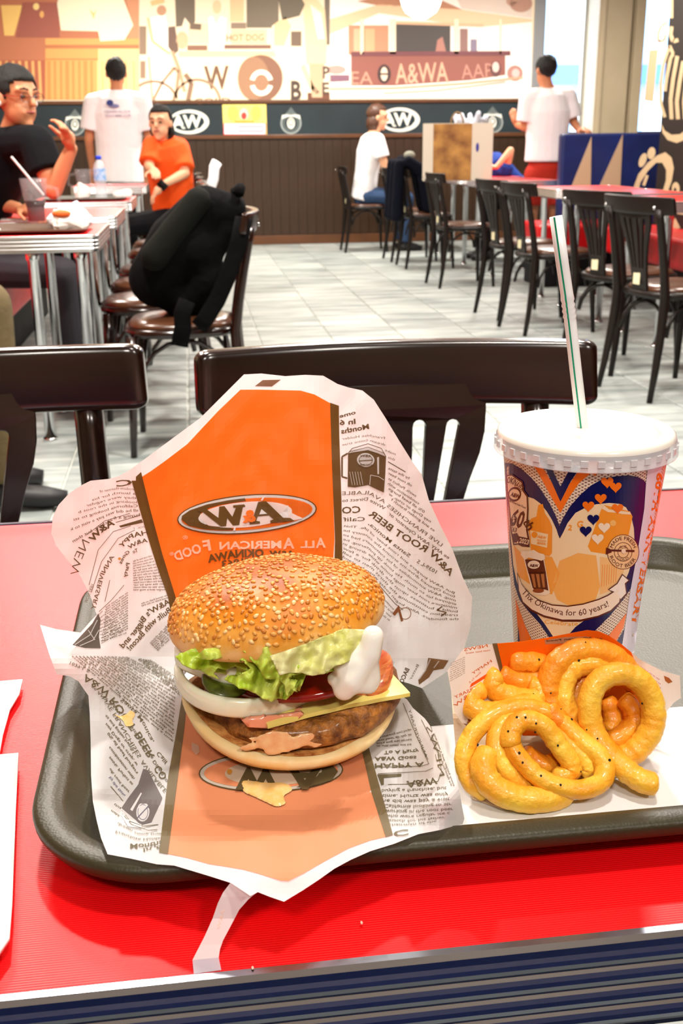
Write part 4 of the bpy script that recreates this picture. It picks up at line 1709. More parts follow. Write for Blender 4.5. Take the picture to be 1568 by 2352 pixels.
def tray_plastic():
    m = bpy.data.materials.new('olive_grey_tray')
    m.use_nodes = True
    nt = m.node_tree
    b = nt.nodes['Principled BSDF']
    b.inputs['Base Color'].default_value = hexc('37321f')+(1,)
    b.inputs['Roughness'].default_value = .42
    b.inputs['Specular IOR Level'].default_value = .32
    tc = nt.nodes.new('ShaderNodeTexCoord')
    n = nt.nodes.new('ShaderNodeTexVoronoi')
    n.inputs['Scale'].default_value = 700
    bp = nt.nodes.new('ShaderNodeBump')
    bp.inputs['Strength'].default_value = .22
    bp.inputs['Distance'].default_value = .0004
    nt.links.new(tc.outputs['Object'], n.inputs['Vector'])
    nt.links.new(n.outputs['Distance'], bp.inputs['Height'])
    nt.links.new(bp.outputs[0], b.inputs['Normal'])
    return m


M_tray = tray_plastic()
tx0, ty0, tx1, ty1 = -.0865, .3885, .384, .745
L = []
# inside floor -> wall -> rim -> outer skirt -> underside
for g, z, r in ((-.034, .0042, .03), (-.028, .0052, .036), (-.021, .009, .042), (-.0145, .0185, .05), (-.012, .0205, .052), (-.008, .0212, .056), (-.002, .0212, .06), (0, .0203, .062), (.0008, .0185, .063), (.0005, .0155, .063), (-.0015, .0125, .061), (-.006, .0125, .057), (-.012, .012, .052), (-.021, .004, .042), (-.03, .0003, .034)):
    L.append([(p[0], p[1], TZ+z) for p in rounded(tx0-g, ty0-g, tx1+g, ty1+g, r, 14)])
q = loop_mesh(L, False)
n = len(L[0])
q.f.append(tuple(k for k in range(n)))
q.c.append(None)
q.f.append(tuple((len(L)-1)*n+k for k in range(n)))
q.c.append(None)
tray = single('food_tray', q, M_tray, 'olive-grey rounded plastic food tray under the burger, cup and fries on the red table', 'tray', smooth=True)
tray.data.set_sharp_from_angle(angle=.9)
FZ = TZ+.0044     # tray floor

# ------------------------------------------------------------------ burger wrapper: two leaves of printed paper


def YC(x):
    return .602-.062*((x-600)/440)**2


def Yup(x, y):
    t = (1508-y)/648
    return YC(x)+.072*max(0, t)**.8*(1-.15*((x-600)/440)**2)+.0035*noise.noise(Vector((x/130, y/150, 0)))+.0012*noise.noise(Vector((x/38, y/45, 3))) \
        + .004*math.exp(-((x-775)/14)**2)*0


def S_up(x, y, l=0):
    Y = Yup(x, y)
    return at_y(x, y, Y-.0004*l)


def lerp_tab(tab, x):
    if x <= tab[0][0]:
        return tab[0][1]
    for (a, va), (b, vb) in zip(tab[:-1], tab[1:]):
        if x <= b:
            return va+(vb-va)*(x-a)/(b-a)
    return tab[-1][1]


def zlow(x, y):
    base = FZ+.0032
    # climb to the crease at the sides
    zc = S_up(x, 1508).z
    side = sstep(430, 230, x)+sstep(860, 940, x)
    yy = 1508 if x < 500 else 1600
    w = sstep(yy+ (170 if x < 500 else 120), yy-5, y)*min(1, side)
    z = base+(max(0, zc-base))*w
    # left wall bulge and right lobe
    z += .006*sstep(330, 215, x)*sstep(1930, 1600, y)*(1-w)
    z += .026*sstep(905, 1045, x)*sstep(1925, 1780, y)*(1-w)
    # over the front rim
    yr = lerp_tab([(200, 1915), (300, 1945), (400, 1970), (560, 1985), (700, 1970), (800, 1945), (900, 1915), (1070, 1890)], x)
    z = z+(TZ+.0250-base)*sstep(yr-115, yr-50, y)*sstep(1085, 1000, x)
    z -= .002*sstep(yr+30, yr+100, y)
    z += .0018*noise.noise(Vector((x/110, y/120, 5)))*(1-w)
    return z


def S_low(x, y, l=0):
    p = at_z(x, y, zlow(x, y))
    v = (CAMP-p).normalized()
    return p+v*(.0004*l)


PAP = c8(253, 251, 253)
ORG = c8(255, 128, 34)
ORG2 = c8(250, 168, 122)
BRN = c8(120, 86, 40)
GRY = c8(136, 118, 84)
TXB = c8(116, 92, 62)
TXG = c8(120, 110, 84)
M_paper = print_mat('wrapper_paper', rough=.5, transl=.42, bump=.25)
M_pprint = print_mat('wrapper_ink', rough=.5, transl=.4)
wr_ = empty('burger_wrapper', (0, 0, 0), 0, 'open printed paper burger wrapper with orange panel standing behind the hamburger on the tray', 'wrapper')

# upper leaf
UPO = [(158, 1502), (200, 1455), (222, 1412), (208, 1370), (182, 1318), (158, 1290), (128, 1252), (118, 1225), (121, 1188), (134, 1160), (160, 1132), (190, 1113), (208, 1104), (250, 1100), (272, 1094), (300, 1078), (345, 1045), (400, 1004), (460, 960), (510, 910), (560, 860), (600, 858), (655, 864), (700, 861), (742, 863), (775, 882), (800, 890), (832, 897), (858, 918), (885, 960), (915, 1010), (945, 1058), (968, 1090), (985, 1150), (1010, 1205), (1040, 1265), (1062, 1325), (1084, 1372), (1080, 1440), (1066, 1490), (1045, 1530), (1000, 1560), (960, 1586), (934, 1606), (900, 1560), (850, 1540), (700, 1540), (500, 1520), (395, 1508), (300, 1508), (210, 1506)]
P = Print(S_up, 12)
P.poly(UPO, PAP, 0)
P.cell = 12
# orange panel and brown strips
P.poly([(318, 1100), (345, 1083), (380, 1058), (430, 1020), (500, 945), (552, 895), (600, 895), (690, 897), (722, 906), (758, 926), (764, 1100), (768, 1240), (764, 1300), (760, 1420), (400, 1420), (390, 1360), (368, 1290), (345, 1200)], ORG, 1)
P.poly([(302, 1104), (324, 1084), (345, 1170), (372, 1270), (392, 1335), (412, 1400), (414, 1420), (394, 1420), (386, 1372), (360, 1300), (338, 1230), (318, 1160)], BRN, 2)
P.poly([(758, 925), (778, 932), (779, 1000), (784, 1150), (786, 1290), (788, 1400), (768, 1400), (768, 1290), (769, 1240), (762, 1060)], BRN, 2)
P.poly([(585, 887), (603, 873), (645, 872), (624, 888)], c8(150, 110, 84), 1)
# oval logo, reversed as seen through the sheet
lr = -.085


def LR(pts, cx=567, cy=1180, r=lr):
    return [(cx+a*math.cos(r)-b*math.sin(r), cy+a*math.sin(r)+b*math.cos(r)) for a, b in pts]


P.ell(567, 1181, 161, 45, BRN, 3, lr)
P.ell(567, 1181, 158, 42, PAP, 4, lr)
P.ell(567, 1181, 151, 36, ORG, 5, lr)
P.poly(LR([(-151, 0), (-149, -8), (-130, -19), (-90, -29), (-40, -34.5), (-2, -36), (0, -30), (-60, -26), (-100, -18), (-112, 0), (-90, 20), (-40, 29), (-30, 35), (-60, 33), (-100, 27), (-135, 16)]), BRN, 6)
P.poly(LR([(40, -36), (44, -36), (38, -27), (34, -28)]), PAP, 7)
P.poly(LR([(-32, 28), (-28, 28), (-30, 36), (-35, 36)]), PAP, 7)
P.ell(563, 1182, 108, 29, PAP, 6, lr)
P.poly(LR([(95, -12), (104, 8), (128, 22), (70, 27), (60, 22)]), PAP, 6)
# letters: A (right) and W (left), reversed
A_ = [(4, 24), (4, 19), (14, 18), (22, 4), (-6, 4)]
P.poly(LR([(28, -25), (46, -25), (82, 16), (98, 18), (108, 26), (52, 26), (52, 20), (60, 18), (50, 8), (24, 8), (20, 18), (28, 20), (28, 25), (4, 25), (4, 19), (10, 18)]), BRN, 7)
P.poly(LR([(34, -8), (46, 4), (28, 4)]), PAP, 8)
P.poly(LR([(-4, -22), (-30, -22), (-30, -17), (-24, -16), (-34, 4), (-50, -22), (-62, -22), (-66, 4), (-90, -17), (-86, -22), (-112, -20), (-112, -15), (-100, -12), (-62, 24), (-50, 24), (-46, 6), (-34, 24), (-20, 24), (-8, -16), (-2, -17)]), BRN, 7)
P.text('&', [(588, 1197), (556, 1199)], 26, ORG, 9, .05)


def zp(pts, ox=600, oy=850, s=2.613):
    return [(ox+a/s, oy+b/s) for a, b in pts]


WH = c8(250, 226, 205)
P.text('A', [(748, 1257), (725, 1258)], 22, WH, 3, .03)
P.text('LL', [(722, 1258), (690, 1258)], 16, WH, 3, .03)
P.text('A', [(676, 1259), (650, 1260)], 24, WH, 3, .03)
P.text('MERICAN', [(646, 1259), (560, 1260), (504, 1262)], 17, WH, 3, .03)
P.text('F', [(485, 1263), (468, 1266)], 24, WH, 3, .03)
P.text('OOD', [(464, 1268), (438, 1276), (404, 1289)], 21, WH, 3, .03)
P.text('\u00ae', [(400, 1275), (390, 1277)], 8, WH, 3)
P.text('\u00ae', [(432, 1238), (420, 1240)], 9, WH, 3)
P.text('A&W', [(676, 1277), (618, 1277)], 12, BRN, 3, .05)
P.text('OKINAWA', [(606, 1278), (540, 1280), (478, 1292)], 17, BRN, 3, .04)
P.text('SINCE', [(608, 1296), (562, 1297)], 14, BRN, 3, .03)
P.text('1963', [(560, 1298), (510, 1304)], 16, BRN, 3, .03)
# right column of newsprint
T = [("ome", [(568, 262), (470, 288)], 22, .03), ("In 6", [(566, 322), (470, 330)], 30, .03), ("Months", [(648, 352), (480, 382)], 30, .03), ("Franchise Holder", [(740, 415), (640, 398), (484, 420)], 15, 0),
     ("dream come true", [(742, 455), (640, 425), (486, 455)], 14, 0), ("make", [(803, 512), (740, 485)], 15, 0), ("this", [(800, 546), (758, 528)], 15, 0),
     ("by the taste", [(885, 655), (760, 594)], 15, .01), ("oft root beer", [(900, 700), (757, 622)], 15, .01), ("swirls. Perfect as", [(925, 762), (760, 655)], 15, .01), ("combination with", [(943, 808), (757, 685)], 15, .01),
     ("0% all beef burge", [(975, 858), (760, 715)], 15, .01), ("ney Dogs or crisp, w", [(1012, 915), (762, 748)], 15, .01), ("es and golden french f", [(1035, 970), (775, 780)], 15, .01),
     ("LIVE FRANCHISES", [(1078, 1060), (860, 905), (750, 818)], 22, .0), ("AVAILABLE", [(738, 802), (640, 745), (484, 750)], 22, 0),
     ("ee ANY A&W Operator or", [(1122, 1135), (940, 1010), (760, 865)], 19, .01), ("Write Direct to", [(738, 840), (640, 782), (486, 792)], 19, .01),
     ("A&W ROOT BEER", [(1132, 1238), (1010, 1110), (800, 990), (640, 868)], 40, .02), ("CO", [(596, 855), (484, 862)], 40, .02),
     ("1039-L S", [(1045, 1222), (930, 1155)], 22, .01), ("Santa Monica,", [(885, 1125), (760, 1030), (640, 925)], 22, .01), ("Calif", [(622, 905), (490, 908)], 24, .01)]
for t_, path, h, bo in T:
    P.text(t_, zp(path), h/2.613, TXB, 2, bo)
P.line(zp([(865, 612), (760, 550)]), 2, TXB, 2)
body = ["But A&W burgers and root beer of life. That", "food Opened drive-ins around the country he", "mug, A&W automobiles of his customers had so", "enjoyed his so much. He took up puttering, he",
        "miniature root beer mugs home while driving in", "build a business upon the drink for a few", "tradition continuing the thirst men to sell", "the founders. Allen began today when he stand"]
pa = [(1155, 1345), (1000, 1265), (800, 1100), (620, 955), (492, 940)]
pb = [(1185, 1500), (1010, 1500), (820, 1400), (660, 1225), (486, 1125)]
for i, t_ in enumerate(body):
    f = i/(len(body)-1)
    P.text(t_, zp([(a[0]+(b[0]-a[0])*f, a[1]+(b[1]-a[1])*f) for a, b in zip(pa, pb)]), 14/2.613, TXB, 2, .005)
P.line(zp([(470, 1155), (560, 1180), (680, 1260), (800, 1400), (850, 1440)]), 1.6, TXB, 2)
for i, t_ in enumerate(["invested his stand. The", "first mug of frosty root", "beer was served there", "in the June parade"]):
    P.text(t_, zp([(790-i*8, 1440+i*22), (700-i*5, 1340+i*34), (620-i*5, 1265+i*44)]), 12/2.613, TXB, 2, .01)
P.poly(zp([(825, 1410), (785, 1462), (800, 1475), (822, 1450), (838, 1510), (852, 1505)]), c8(150, 96, 62), 2)
P.ring(930-0, 1409, 14, 14, 1.6, c8(150, 96, 62), 2)
P.text('N', zp([(1080, 1480), (1050, 1440)]), 16, TXB, 2)
# drawn mug on the right column
P.poly(zp([(520, 500), (560, 480), (650, 470), (735, 500), (748, 520), (744, 620), (735, 735), (690, 715), (640, 690), (560, 705), (518, 700)]), TXB, 2)
P.poly(zp([(520, 500), (545, 470), (640, 442), (720, 470), (748, 520), (700, 500), (640, 480), (560, 492)]), PAP, 3)
P.line(zp([(520, 500), (545, 470), (640, 442), (720, 470), (748, 520)]), 1.5, TXB, 4)
P.line(zp([(525, 490), (640, 462), (740, 500)]), 1.2, TXB, 4)
P.ell(600+626/2.613, 850+540/2.613, 20, 16, PAP, 3, .1)
P.ring(600+626/2.613, 850+540/2.613, 16, 12.5, 1.2, TXB, 4)
P.text('A&W', zp([(660, 522), (592, 520)]), 4.5, TXB, 5, .02)
P.line(zp([(585, 545), (668, 540)]), 1.8, TXB, 5)
P.text('ROOT BEER', zp([(664, 575), (590, 572)]), 3.5, TXB, 5, .02)
P.poly(zp([(694, 525), (706, 520), (706, 625), (696, 625)]), PAP, 3)
P.line(zp([(518, 500), (484, 520), (484, 640), (516, 650)]), 4, TXB, 2)
for i in range(5):
    P.line(zp([(530+i*16, 610), (545+i*16, 690)]), 1, PAP, 3)
P.line(zp([(650, 690), (655, 630), (705, 640), (735, 660)]), 1.4, PAP, 3)
# lower right: reversed lines and brown badge
for i, (t_, s_, e_) in enumerate((("To A Party", (815, 314), (770, 385)), ("Bacon!", (890, 365), (838, 465)), ("Hamburger Built", (935, 345), (885, 480)), ("party pack", (855, 325), (800, 425)))):
    pass
P.text('BACON', [(940, 1537), (921, 1580)], 10, TXB, 2, .03)
P.text('Better', [(962, 1528), (944, 1562)], 6, TXB, 2)
P.text('This is your w', [(906, 1520), (890, 1560)], 5, TXB, 2)
P.poly([(983, 1511), (1030, 1517), (1018, 1536), (995, 1540), (985, 1556), (962, 1573), (960, 1562), (978, 1540)], c8(158, 120, 84), 2)
P.line([(988, 1514), (976, 1540), (962, 1560)], 3, PAP, 3)
P.line([(1008, 1518), (996, 1534)], 2.5, PAP, 3)


def z1(pts):
    return zp(pts, 80, 850)


P.text('C', z1([(585, 690), (490, 700)]), 14, TXB, 2, .02)
for t_, path, h, bo in [("products chairman of", [(600, 722), (500, 715), (390, 735)], 15, 0), ("a launch for his", [(604, 748), (500, 742), (345, 785)], 15, 0), ("they were regular", [(608, 775), (500, 768), (310, 820)], 15, 0), ("looking in the root b", [(612, 800), (500, 795), (262, 860)], 15, 0),
                        ("California looking to sti", [(618, 822), (500, 825), (235, 905)], 16, .005), ("all he did was pay a visit to k", [(622, 848), (480, 858), (215, 965)], 17, .005), ("buying a franchise, but then", [(632, 875), (480, 895), (230, 1035)], 18, .008),
                        ("A&W", [(482, 925), (400, 975), (350, 1035)], 40, .03), ("NEW", [(330, 1035), (285, 1130), (262, 1235)], 52, -.012), ("HAPPY", [(680, 985), (590, 1005), (520, 1070)], 28, .02), ("ANNIVERSARY", [(478, 1120), (415, 1230), (362, 1440)], 26, .01),
                        ("A&W", [(678, 1032), (630, 1040), (565, 1075)], 24, .02), ("To", [(620, 1090), (590, 1100)], 22, .02), ("Goes", [(572, 1095), (540, 1120), (520, 1165)], 20, .02), ("Party", [(570, 1160), (548, 1245)], 22, .02), ("VOL. 1", [(665, 945), (595, 955)], 11, 0),
                        ("A&W's Bigger and", [(815, 1400), (690, 1468), (600, 1590), (530, 1670)], 34, .02), ("Built with Bacon!", [(820, 1450), (720, 1520), (640, 1610), (572, 1685)], 34, .02),
                        ("HERE NOW", [(355, 1290), (315, 1400)], 20, -.005)]:
    P.text(t_, z1(path), h/2.613, TXB, 2, bo)
for pts in ([(570, 860), (420, 905), (310, 990)], [(575, 935), (470, 970), (380, 1080), (325, 1290)], [(600, 960), (500, 1010), (400, 1150), (340, 1330)], [(535, 1290), (460, 1380), (385, 1450)], [(450, 1260), (420, 1390)]):
    P.line(z1(pts), 1.3, TXB, 2)
P.poly(z1([(505, 935), (640, 895), (650, 915), (515, 945)]), TXB, 2)
P.line(z1([(485, 915), (630, 872)]), 1.5, TXB, 2)
wds = "the party was on with music and ice cold root beer all day at the stand for the thirsty crowd that came along every burger and a mug was served fresh on the tray by car hops who ran".split()


def block(P, tl, tr, br, bl, n, per, h, seed, col=TXB, lay=2):
    """n small lines between the edges tl-bl (line starts) and tr-br (line ends)"""
    r_ = random.Random(seed)
    for i in range(n):
        f = (i+.5)/n
        a = (tl[0]+(bl[0]-tl[0])*f, tl[1]+(bl[1]-tl[1])*f)
        b = (tr[0]+(br[0]-tr[0])*f, tr[1]+(br[1]-tr[1])*f)
        k = r_.randrange(len(wds)-per)
        P.text(' '.join(wds[k:k+per]), [a, b], h, col, lay, .012)


def zb(p, o=(80, 850)):
    return (o[0]+p[0]/2.613, o[1]+p[1]/2.613)


block(P, zb((700, 1110)), zb((590, 1145)), zb((590, 1330)), zb((790, 1330)), 13, 5, 4.2, 1)
block(P, zb((800, 1345)), zb((640, 1400)), zb((640, 1425)), zb((812, 1375)), 2, 5, 4.2, 11)
block(P, zb((560, 1330)), zb((430, 1420)), zb((400, 1650)), zb((560, 1560)), 15, 4, 4, 2)
block(P, zb((400, 1440)), zb((380, 1470)), zb((400, 1640)), zb((560, 1590)), 9, 4, 4, 3)
block(P, zb((838, 1490)), zb((690, 1640)), zb((740, 1690)), zb((842, 1600)), 6, 4, 5, 4)
P.poly(z1([(380, 1460), (395, 1500), (385, 1600), (395, 1670), (300, 1668), (225, 1650), (290, 1580), (345, 1520)]), c8(120, 112, 104), 2)
for pts in ([(240, 1648), (330, 1590), (375, 1500)], [(270, 1655), (350, 1620), (385, 1560)], [(320, 1560), (360, 1620)]):
    P.line(z1(pts), 2.2, PAP, 3)
P.ell(80+508/2.613, 850+1132/2.613, 3.5, 3, c8(220, 150, 70), 3)
up = P.build('standing_leaf', M_paper, wr_)
up['kind'] = 'stuff'

# lower leaf
LOWO = [(92, 1435), (130, 1445), (185, 1453), (205, 1430), (222, 1412), (240, 1450), (240, 1500), (395, 1508), (500, 1512), (700, 1540), (850, 1560), (934, 1606), (948, 1626), (975, 1650), (1000, 1684), (1025, 1730), (1045, 1775), (1056, 1825), (1066, 1880), (1062, 1893), (1040, 1898), (1012, 1906), (960, 1916), (905, 1938), (850, 1955), (805, 1975), (768, 1995), (730, 2022), (695, 2045), (652, 2071), (620, 2060), (592, 2049), (575, 2058), (530, 2028), (480, 2012), (440, 2000), (400, 1988), (360, 1985), (300, 1972), (247, 1962), (232, 1925), (222, 1885), (213, 1840), (209, 1780), (208, 1700), (206, 1640), (203, 1598), (180, 1565), (160, 1553), (130, 1549), (112, 1500)]
P = Print(S_low, 12)
P.poly(LOWO, PAP, 0)
P.cell = 12
P.poly([(424, 1640), (560, 1600), (800, 1600), (822, 1690), (833, 1733), (853, 1821), (885, 1922), (850, 1930), (800, 1948), (745, 1978), (700, 2004), (662, 2023), (645, 2022), (600, 2008), (560, 1997), (520, 1990), (480, 1984), (430, 1970), (386, 1961), (398, 1860), (409, 1783)], ORG2, 1)
P.poly([(418, 1600), (430, 1600), (424, 1668), (409, 1783), (386, 1961), (365, 1957), (386, 1783), (405, 1680)], GRY, 2)
P.poly([(815, 1680), (838, 1672), (849, 1725), (879, 1832), (902, 1917), (885, 1922), (853, 1821), (833, 1733)], GRY, 2)
P.ell(622, 1772, 166, 47, c8(110, 96, 64), 3, -.03)
P.ell(622, 1772, 163, 44, c8(238, 228, 214), 4, -.03)
P.ell(622, 1772, 154, 37, ORG2, 5, -.03)
P.poly([(690, 1736), (760, 1752), (776, 1772), (762, 1792), (720, 1804), (680, 1808), (720, 1790), (735, 1770), (728, 1750)], c8(120, 108, 74), 6)
P.ell(628, 1774, 112, 30, c8(226, 214, 190), 6, -.03)
P.text('A', [(660, 1766), (740, 1764)], 46, c8(112, 98, 66), 7, .05, 1)
P.text('W', [(540, 1766), (640, 1766)], 46, c8(112, 98, 66), 7, .05, 1)
P.poly([(440, 1705), (456, 1712), (458, 1728), (450, 1734), (440, 1722)], c8(232, 196, 170), 3)
P.ell(527, 1772, 6, 6, c8(222, 160, 70), 8)


def z3(pts):
    return zp(pts, 80, 1400)


def z4(pts):
    return zp(pts, 600, 1400)


for t_, path, h, bo in [("A&W ROOT BEER", [(305, 385), (430, 470), (530, 590), (650, 760), (720, 880)], 42, .01), ("CO", [(745, 930), (795, 1000)], 44, .01), ("LIVE FRANCHISES", [(420, 520), (500, 640), (640, 880)], 24, -.005), ("AVAILABLE", [(650, 900), (730, 1010), (795, 1085)], 24, -.005), ("ee ANY A&W Operator or Write Direct to", [(345, 455), (480, 570), (600, 720), (720, 900), (800, 1030)], 19, .005),
                        ("1039-L S", [(215, 310), (330, 360)], 20, .005), ("Santa Monica,", [(525, 530), (640, 640), (715, 790)], 22, .005), ("Calif", [(745, 850), (800, 915)], 24, .005),
                        ("es and golden french f", [(430, 630), (560, 790), (600, 860)], 15, .01), ("ney Dogs or crisp, w", [(432, 680), (560, 850), (620, 930)], 15, .01), ("0% all beef burgers", [(445, 735), (560, 895), (620, 980)], 15, .01), ("combination with", [(452, 820), (560, 960), (600, 1010)], 15, .01),
                        ("swirls. Perfect as", [(452, 880), (540, 990), (590, 1045)], 15, .01), ("oft root beer", [(455, 950), (520, 1040), (572, 1092)], 15, .01), ("by the taste", [(455, 1000), (500, 1065), (545, 1115)], 15, .01), ("this", [(480, 1160), (520, 1190)], 14, 0), ("make", [(462, 1200), (510, 1235)], 14, 0),
                        ("dream come true", [(500, 1275), (620, 1340), (760, 1340)], 14, 0), ("Franchise Holder", [(488, 1325), (620, 1372), (770, 1365)], 15, 0), ("Months", [(572, 1405), (660, 1405), (765, 1385)], 28, .02), ("In 6", [(650, 1432), (760, 1415)], 20, .01)]:
    P.text(t_, z3(path), h/2.613, TXG if t_[0] != 'b' else c8(130, 130, 150), 2, bo)
P.line(z3([(455, 1060), (530, 1150)]), 1.6, TXG, 2)
P.poly(z3([(650, 955), (680, 965), (765, 1130), (745, 1180), (700, 1275), (640, 1290), (520, 1190), (560, 1130), (620, 1050)]), c8(132, 124, 124), 2)
P.poly(z3([(520, 1190), (560, 1260), (640, 1290), (640, 1310), (560, 1300), (515, 1230)]), PAP, 3)
P.line(z3([(520, 1200), (570, 1270), (650, 1300), (740, 1290)]), 1.5, TXG, 3)
P.line(z3([(525, 1225), (580, 1290), (680, 1325), (735, 1320)]), 1.5, TXG, 3)
P.ell(80+648/2.613, 1400+1215/2.613, 15, 22, PAP, 3, .1)
P.ring(80+648/2.613, 1400+1215/2.613, 12, 18, 1.3, c8(120, 116, 140), 4)
P.line(z3([(615, 1250), (680, 1180)]), 2, c8(120, 116, 140), 5)
P.poly(z3([(636, 1098), (642, 1104), (585, 1210), (572, 1200)]), PAP, 3)
block(P, zb((215, 275), (80, 1400)), zb((830, 800), (80, 1400)), zb((850, 420), (80, 1400)), zb((560, 280), (80, 1400)), 16, 9, 4.2, 5, TXG)
block(P, zb((700, 300), (80, 1400)), zb((860, 400), (80, 1400)), zb((875, 520), (80, 1400)), zb((620, 290), (80, 1400)), 7, 4, 4.4, 6, TXG)
for t_, path, h, bo in [("To A Party", [(735, 848), (945, 838)], 20, .02), ("A&W Goes", [(680, 885), (930, 878)], 22, .02), ("HAPPY A", [(680, 925), (975, 915)], 28, .02), ("A&W", [(870, 1030), (960, 1022), (1050, 1005)], 40, .02), ("NEWS", [(1068, 1000), (1040, 860), (985, 705)], 34, -.012), ("ANNIVERSARY", [(985, 890), (930, 760), (880, 600)], 16, .0),
                        ("buying a franchise, but", [(722, 1078), (900, 1075), (1110, 1062)], 20, .005), ("time. Hurtz was only", [(724, 1108), (900, 1110), (1120, 1098)], 20, .005), ("he did was pay a visit", [(728, 1138), (900, 1142), (1130, 1128)], 20, .005), ("California looking to str", [(736, 1168), (900, 1174), (1140, 1160)], 20, .005),
                        ("working in the root beer", [(742, 1198), (900, 1204), (1150, 1190)], 20, .005), ("who were regular ice c", [(748, 1228), (900, 1234), (1130, 1215)], 18, .005), ("launch for his father", [(756, 1258), (900, 1260), (1100, 1240)], 16, .0), ("chairman of the", [(764, 1284), (900, 1284), (1050, 1265)], 14, .0), ("C", [(790, 1330), (880, 1318)], 34, .01)]:
    P.text(t_, z4(path), h/2.613, TXG, 2, bo)
P.poly(z4([(695, 990), (840, 985), (840, 1000), (735, 1010), (735, 1050), (720, 1055)]), TXG, 2)
for pts in ([(700, 985), (985, 970), (1030, 950)], [(760, 1050), (1000, 1045), (1060, 1030), (1075, 980)], [(690, 945), (960, 940), (1005, 925), (960, 830)], [(1085, 990), (1060, 860), (960, 660)], [(850, 560), (930, 760), (1000, 900)]):
    P.line(z4(pts), 1.3, TXG, 2)
block(P, zb((690, 760), (600, 1400)), zb((900, 700), (600, 1400)), zb((900, 820), (600, 1400)), zb((690, 822), (600, 1400)), 4, 5, 4.6, 7, TXG)
block(P, zb((1130, 1060), (600, 1400)), zb((1010, 760), (600, 1400)), zb((1040, 740), (600, 1400)), zb((1160, 1060), (600, 1400)), 2, 6, 4.4, 8, TXG)
lo = P.build('lying_leaf', M_paper, wr_)
lo['kind'] = 'stuff'

# torn strip hanging from the front edge down to the table


def zstrip(y):
    return lerp_tab([(2028, .7435), (2060, .739), (2110, .731), (2170, .7245), (2205, .7225), (2240, .7208)], y)


def S_st(x, y, l=0):
    p = at_z(x, y, zstrip(y))
    return p+(CAMP-p).normalized()*.0002*l


P = Print(S_st, 10)
P.poly([(530, 2026), (575, 2040), (602, 2052), (592, 2048), (570, 2066), (549, 2090), (528, 2130), (512, 2160), (505, 2180), (502, 2200), (442, 2205), (448, 2193), (470, 2150), (488, 2110), (500, 2075), (512, 2050)], PAP, 0)
P.poly([(442, 2205), (470, 2202), (502, 2199), (508, 2228), (445, 2237)], c8(214, 218, 232), 0)
P.text('A&W', [(516, 2090), (505, 2135)], 8, c8(250, 222, 205), 1)
P.build('torn_strip', M_paper, wr_)

# sauce on the paper


def drop(name, outline, fn, h, m, parent, cell=6, base=0.0):
    """a rounded puddle: flat outline raised towards its middle"""
    vs, fs = grid_fill(outline, cell)
    n_ = len(outline)

    def dist(p):
        d = 1e9
        for i in range(n_):
            a = Vector(outline[i])
            b = Vector(outline[(i+1) % n_])
            ab = b-a
            t = max(0, min(1, (Vector(p)-a).dot(ab)/max(1e-9, ab.length_squared)))
            d = min(d, (a+ab*t-Vector(p)).length)
        return d
    mb = MB()
    for p in vs:
        q_ = fn(p[0], p[1], 0)
        d = dist(p)
        k = math.sqrt(min(1, d/14))
        v = (CAMP-q_).normalized()
        mb.v.append(tuple(q_+v*(base+h*k+h*.25*noise.noise(Vector((p[0]/14, p[1]/14, 2)))*k)))
    mb.f = fs
    mb.c = [None]*len(fs)
    return mb.build(name, m, parent, smooth=True)


M_sauce = mat('pink_orange_sauce', hexc('eeb07c'), rough=.2, coat=.4, col2=hexc('f6cf98'), vscale=200)
M_sauce2 = mat('yellow_sauce', hexc('f2c673'), rough=.12, coat=.6, col2=hexc('f7d79a'), vscale=250)
def smooth2(pts, n=5):
    m = len(pts)
    out = []
    for i in range(m):
        p0, p1, p2, p3 = [Vector(pts[(i+k) % m]) for k in (-1, 0, 1, 2)]
        for k in range(n):
            t = k/n
            v = .5*((2*p1)+(-p0+p2)*t+(2*p0-5*p1+4*p2-p3)*t*t+(-p0+3*p1-3*p2+p3)*t**3)
            out.append((v.x, v.y))
    return out


so = empty('sauce_drip', tuple(S_low(600, 1815)), 0, 'yellow sauce blob dripped on the wrapper in front of the hamburger', 'sauce')
d_ = drop('sauce_blob', smooth2([(552, 1795), (575, 1788), (605, 1793), (640, 1795), (662, 1800), (670, 1815), (652, 1828), (655, 1845), (635, 1852), (610, 1842), (585, 1830), (560, 1818)]), S_low, .0022, M_sauce2, so, base=.0016)
d_.matrix_parent_inverse = Matrix.Translation(-so.location)
so2 = single('sauce_spot', MB(), M_sauce2, 'small tan sauce smear on the left newsprint of the wrapper', 'sauce')
bpy.data.objects.remove(so2)
so2 = drop('sauce_spot', smooth2([(262, 1640), (275, 1645), (290, 1640), (300, 1632), (310, 1640), (304, 1655), (306, 1665), (290, 1668), (282, 1655)]), S_low, .0010, M_sauce2, None, base=.0008)
tag(so2, 'small tan sauce smear on the left newsprint of the wrapper', 'sauce')
# ------------------------------------------------------------------ hamburger
HC = V(.040, .5225, FZ+.0038)
hb = empty('hamburger', tuple(HC), 0, 'sesame-bun hamburger with lettuce, onion, cheese and patty on the opened wrapper', 'burger')


def HLc(v):
    return Vector(v)-HC


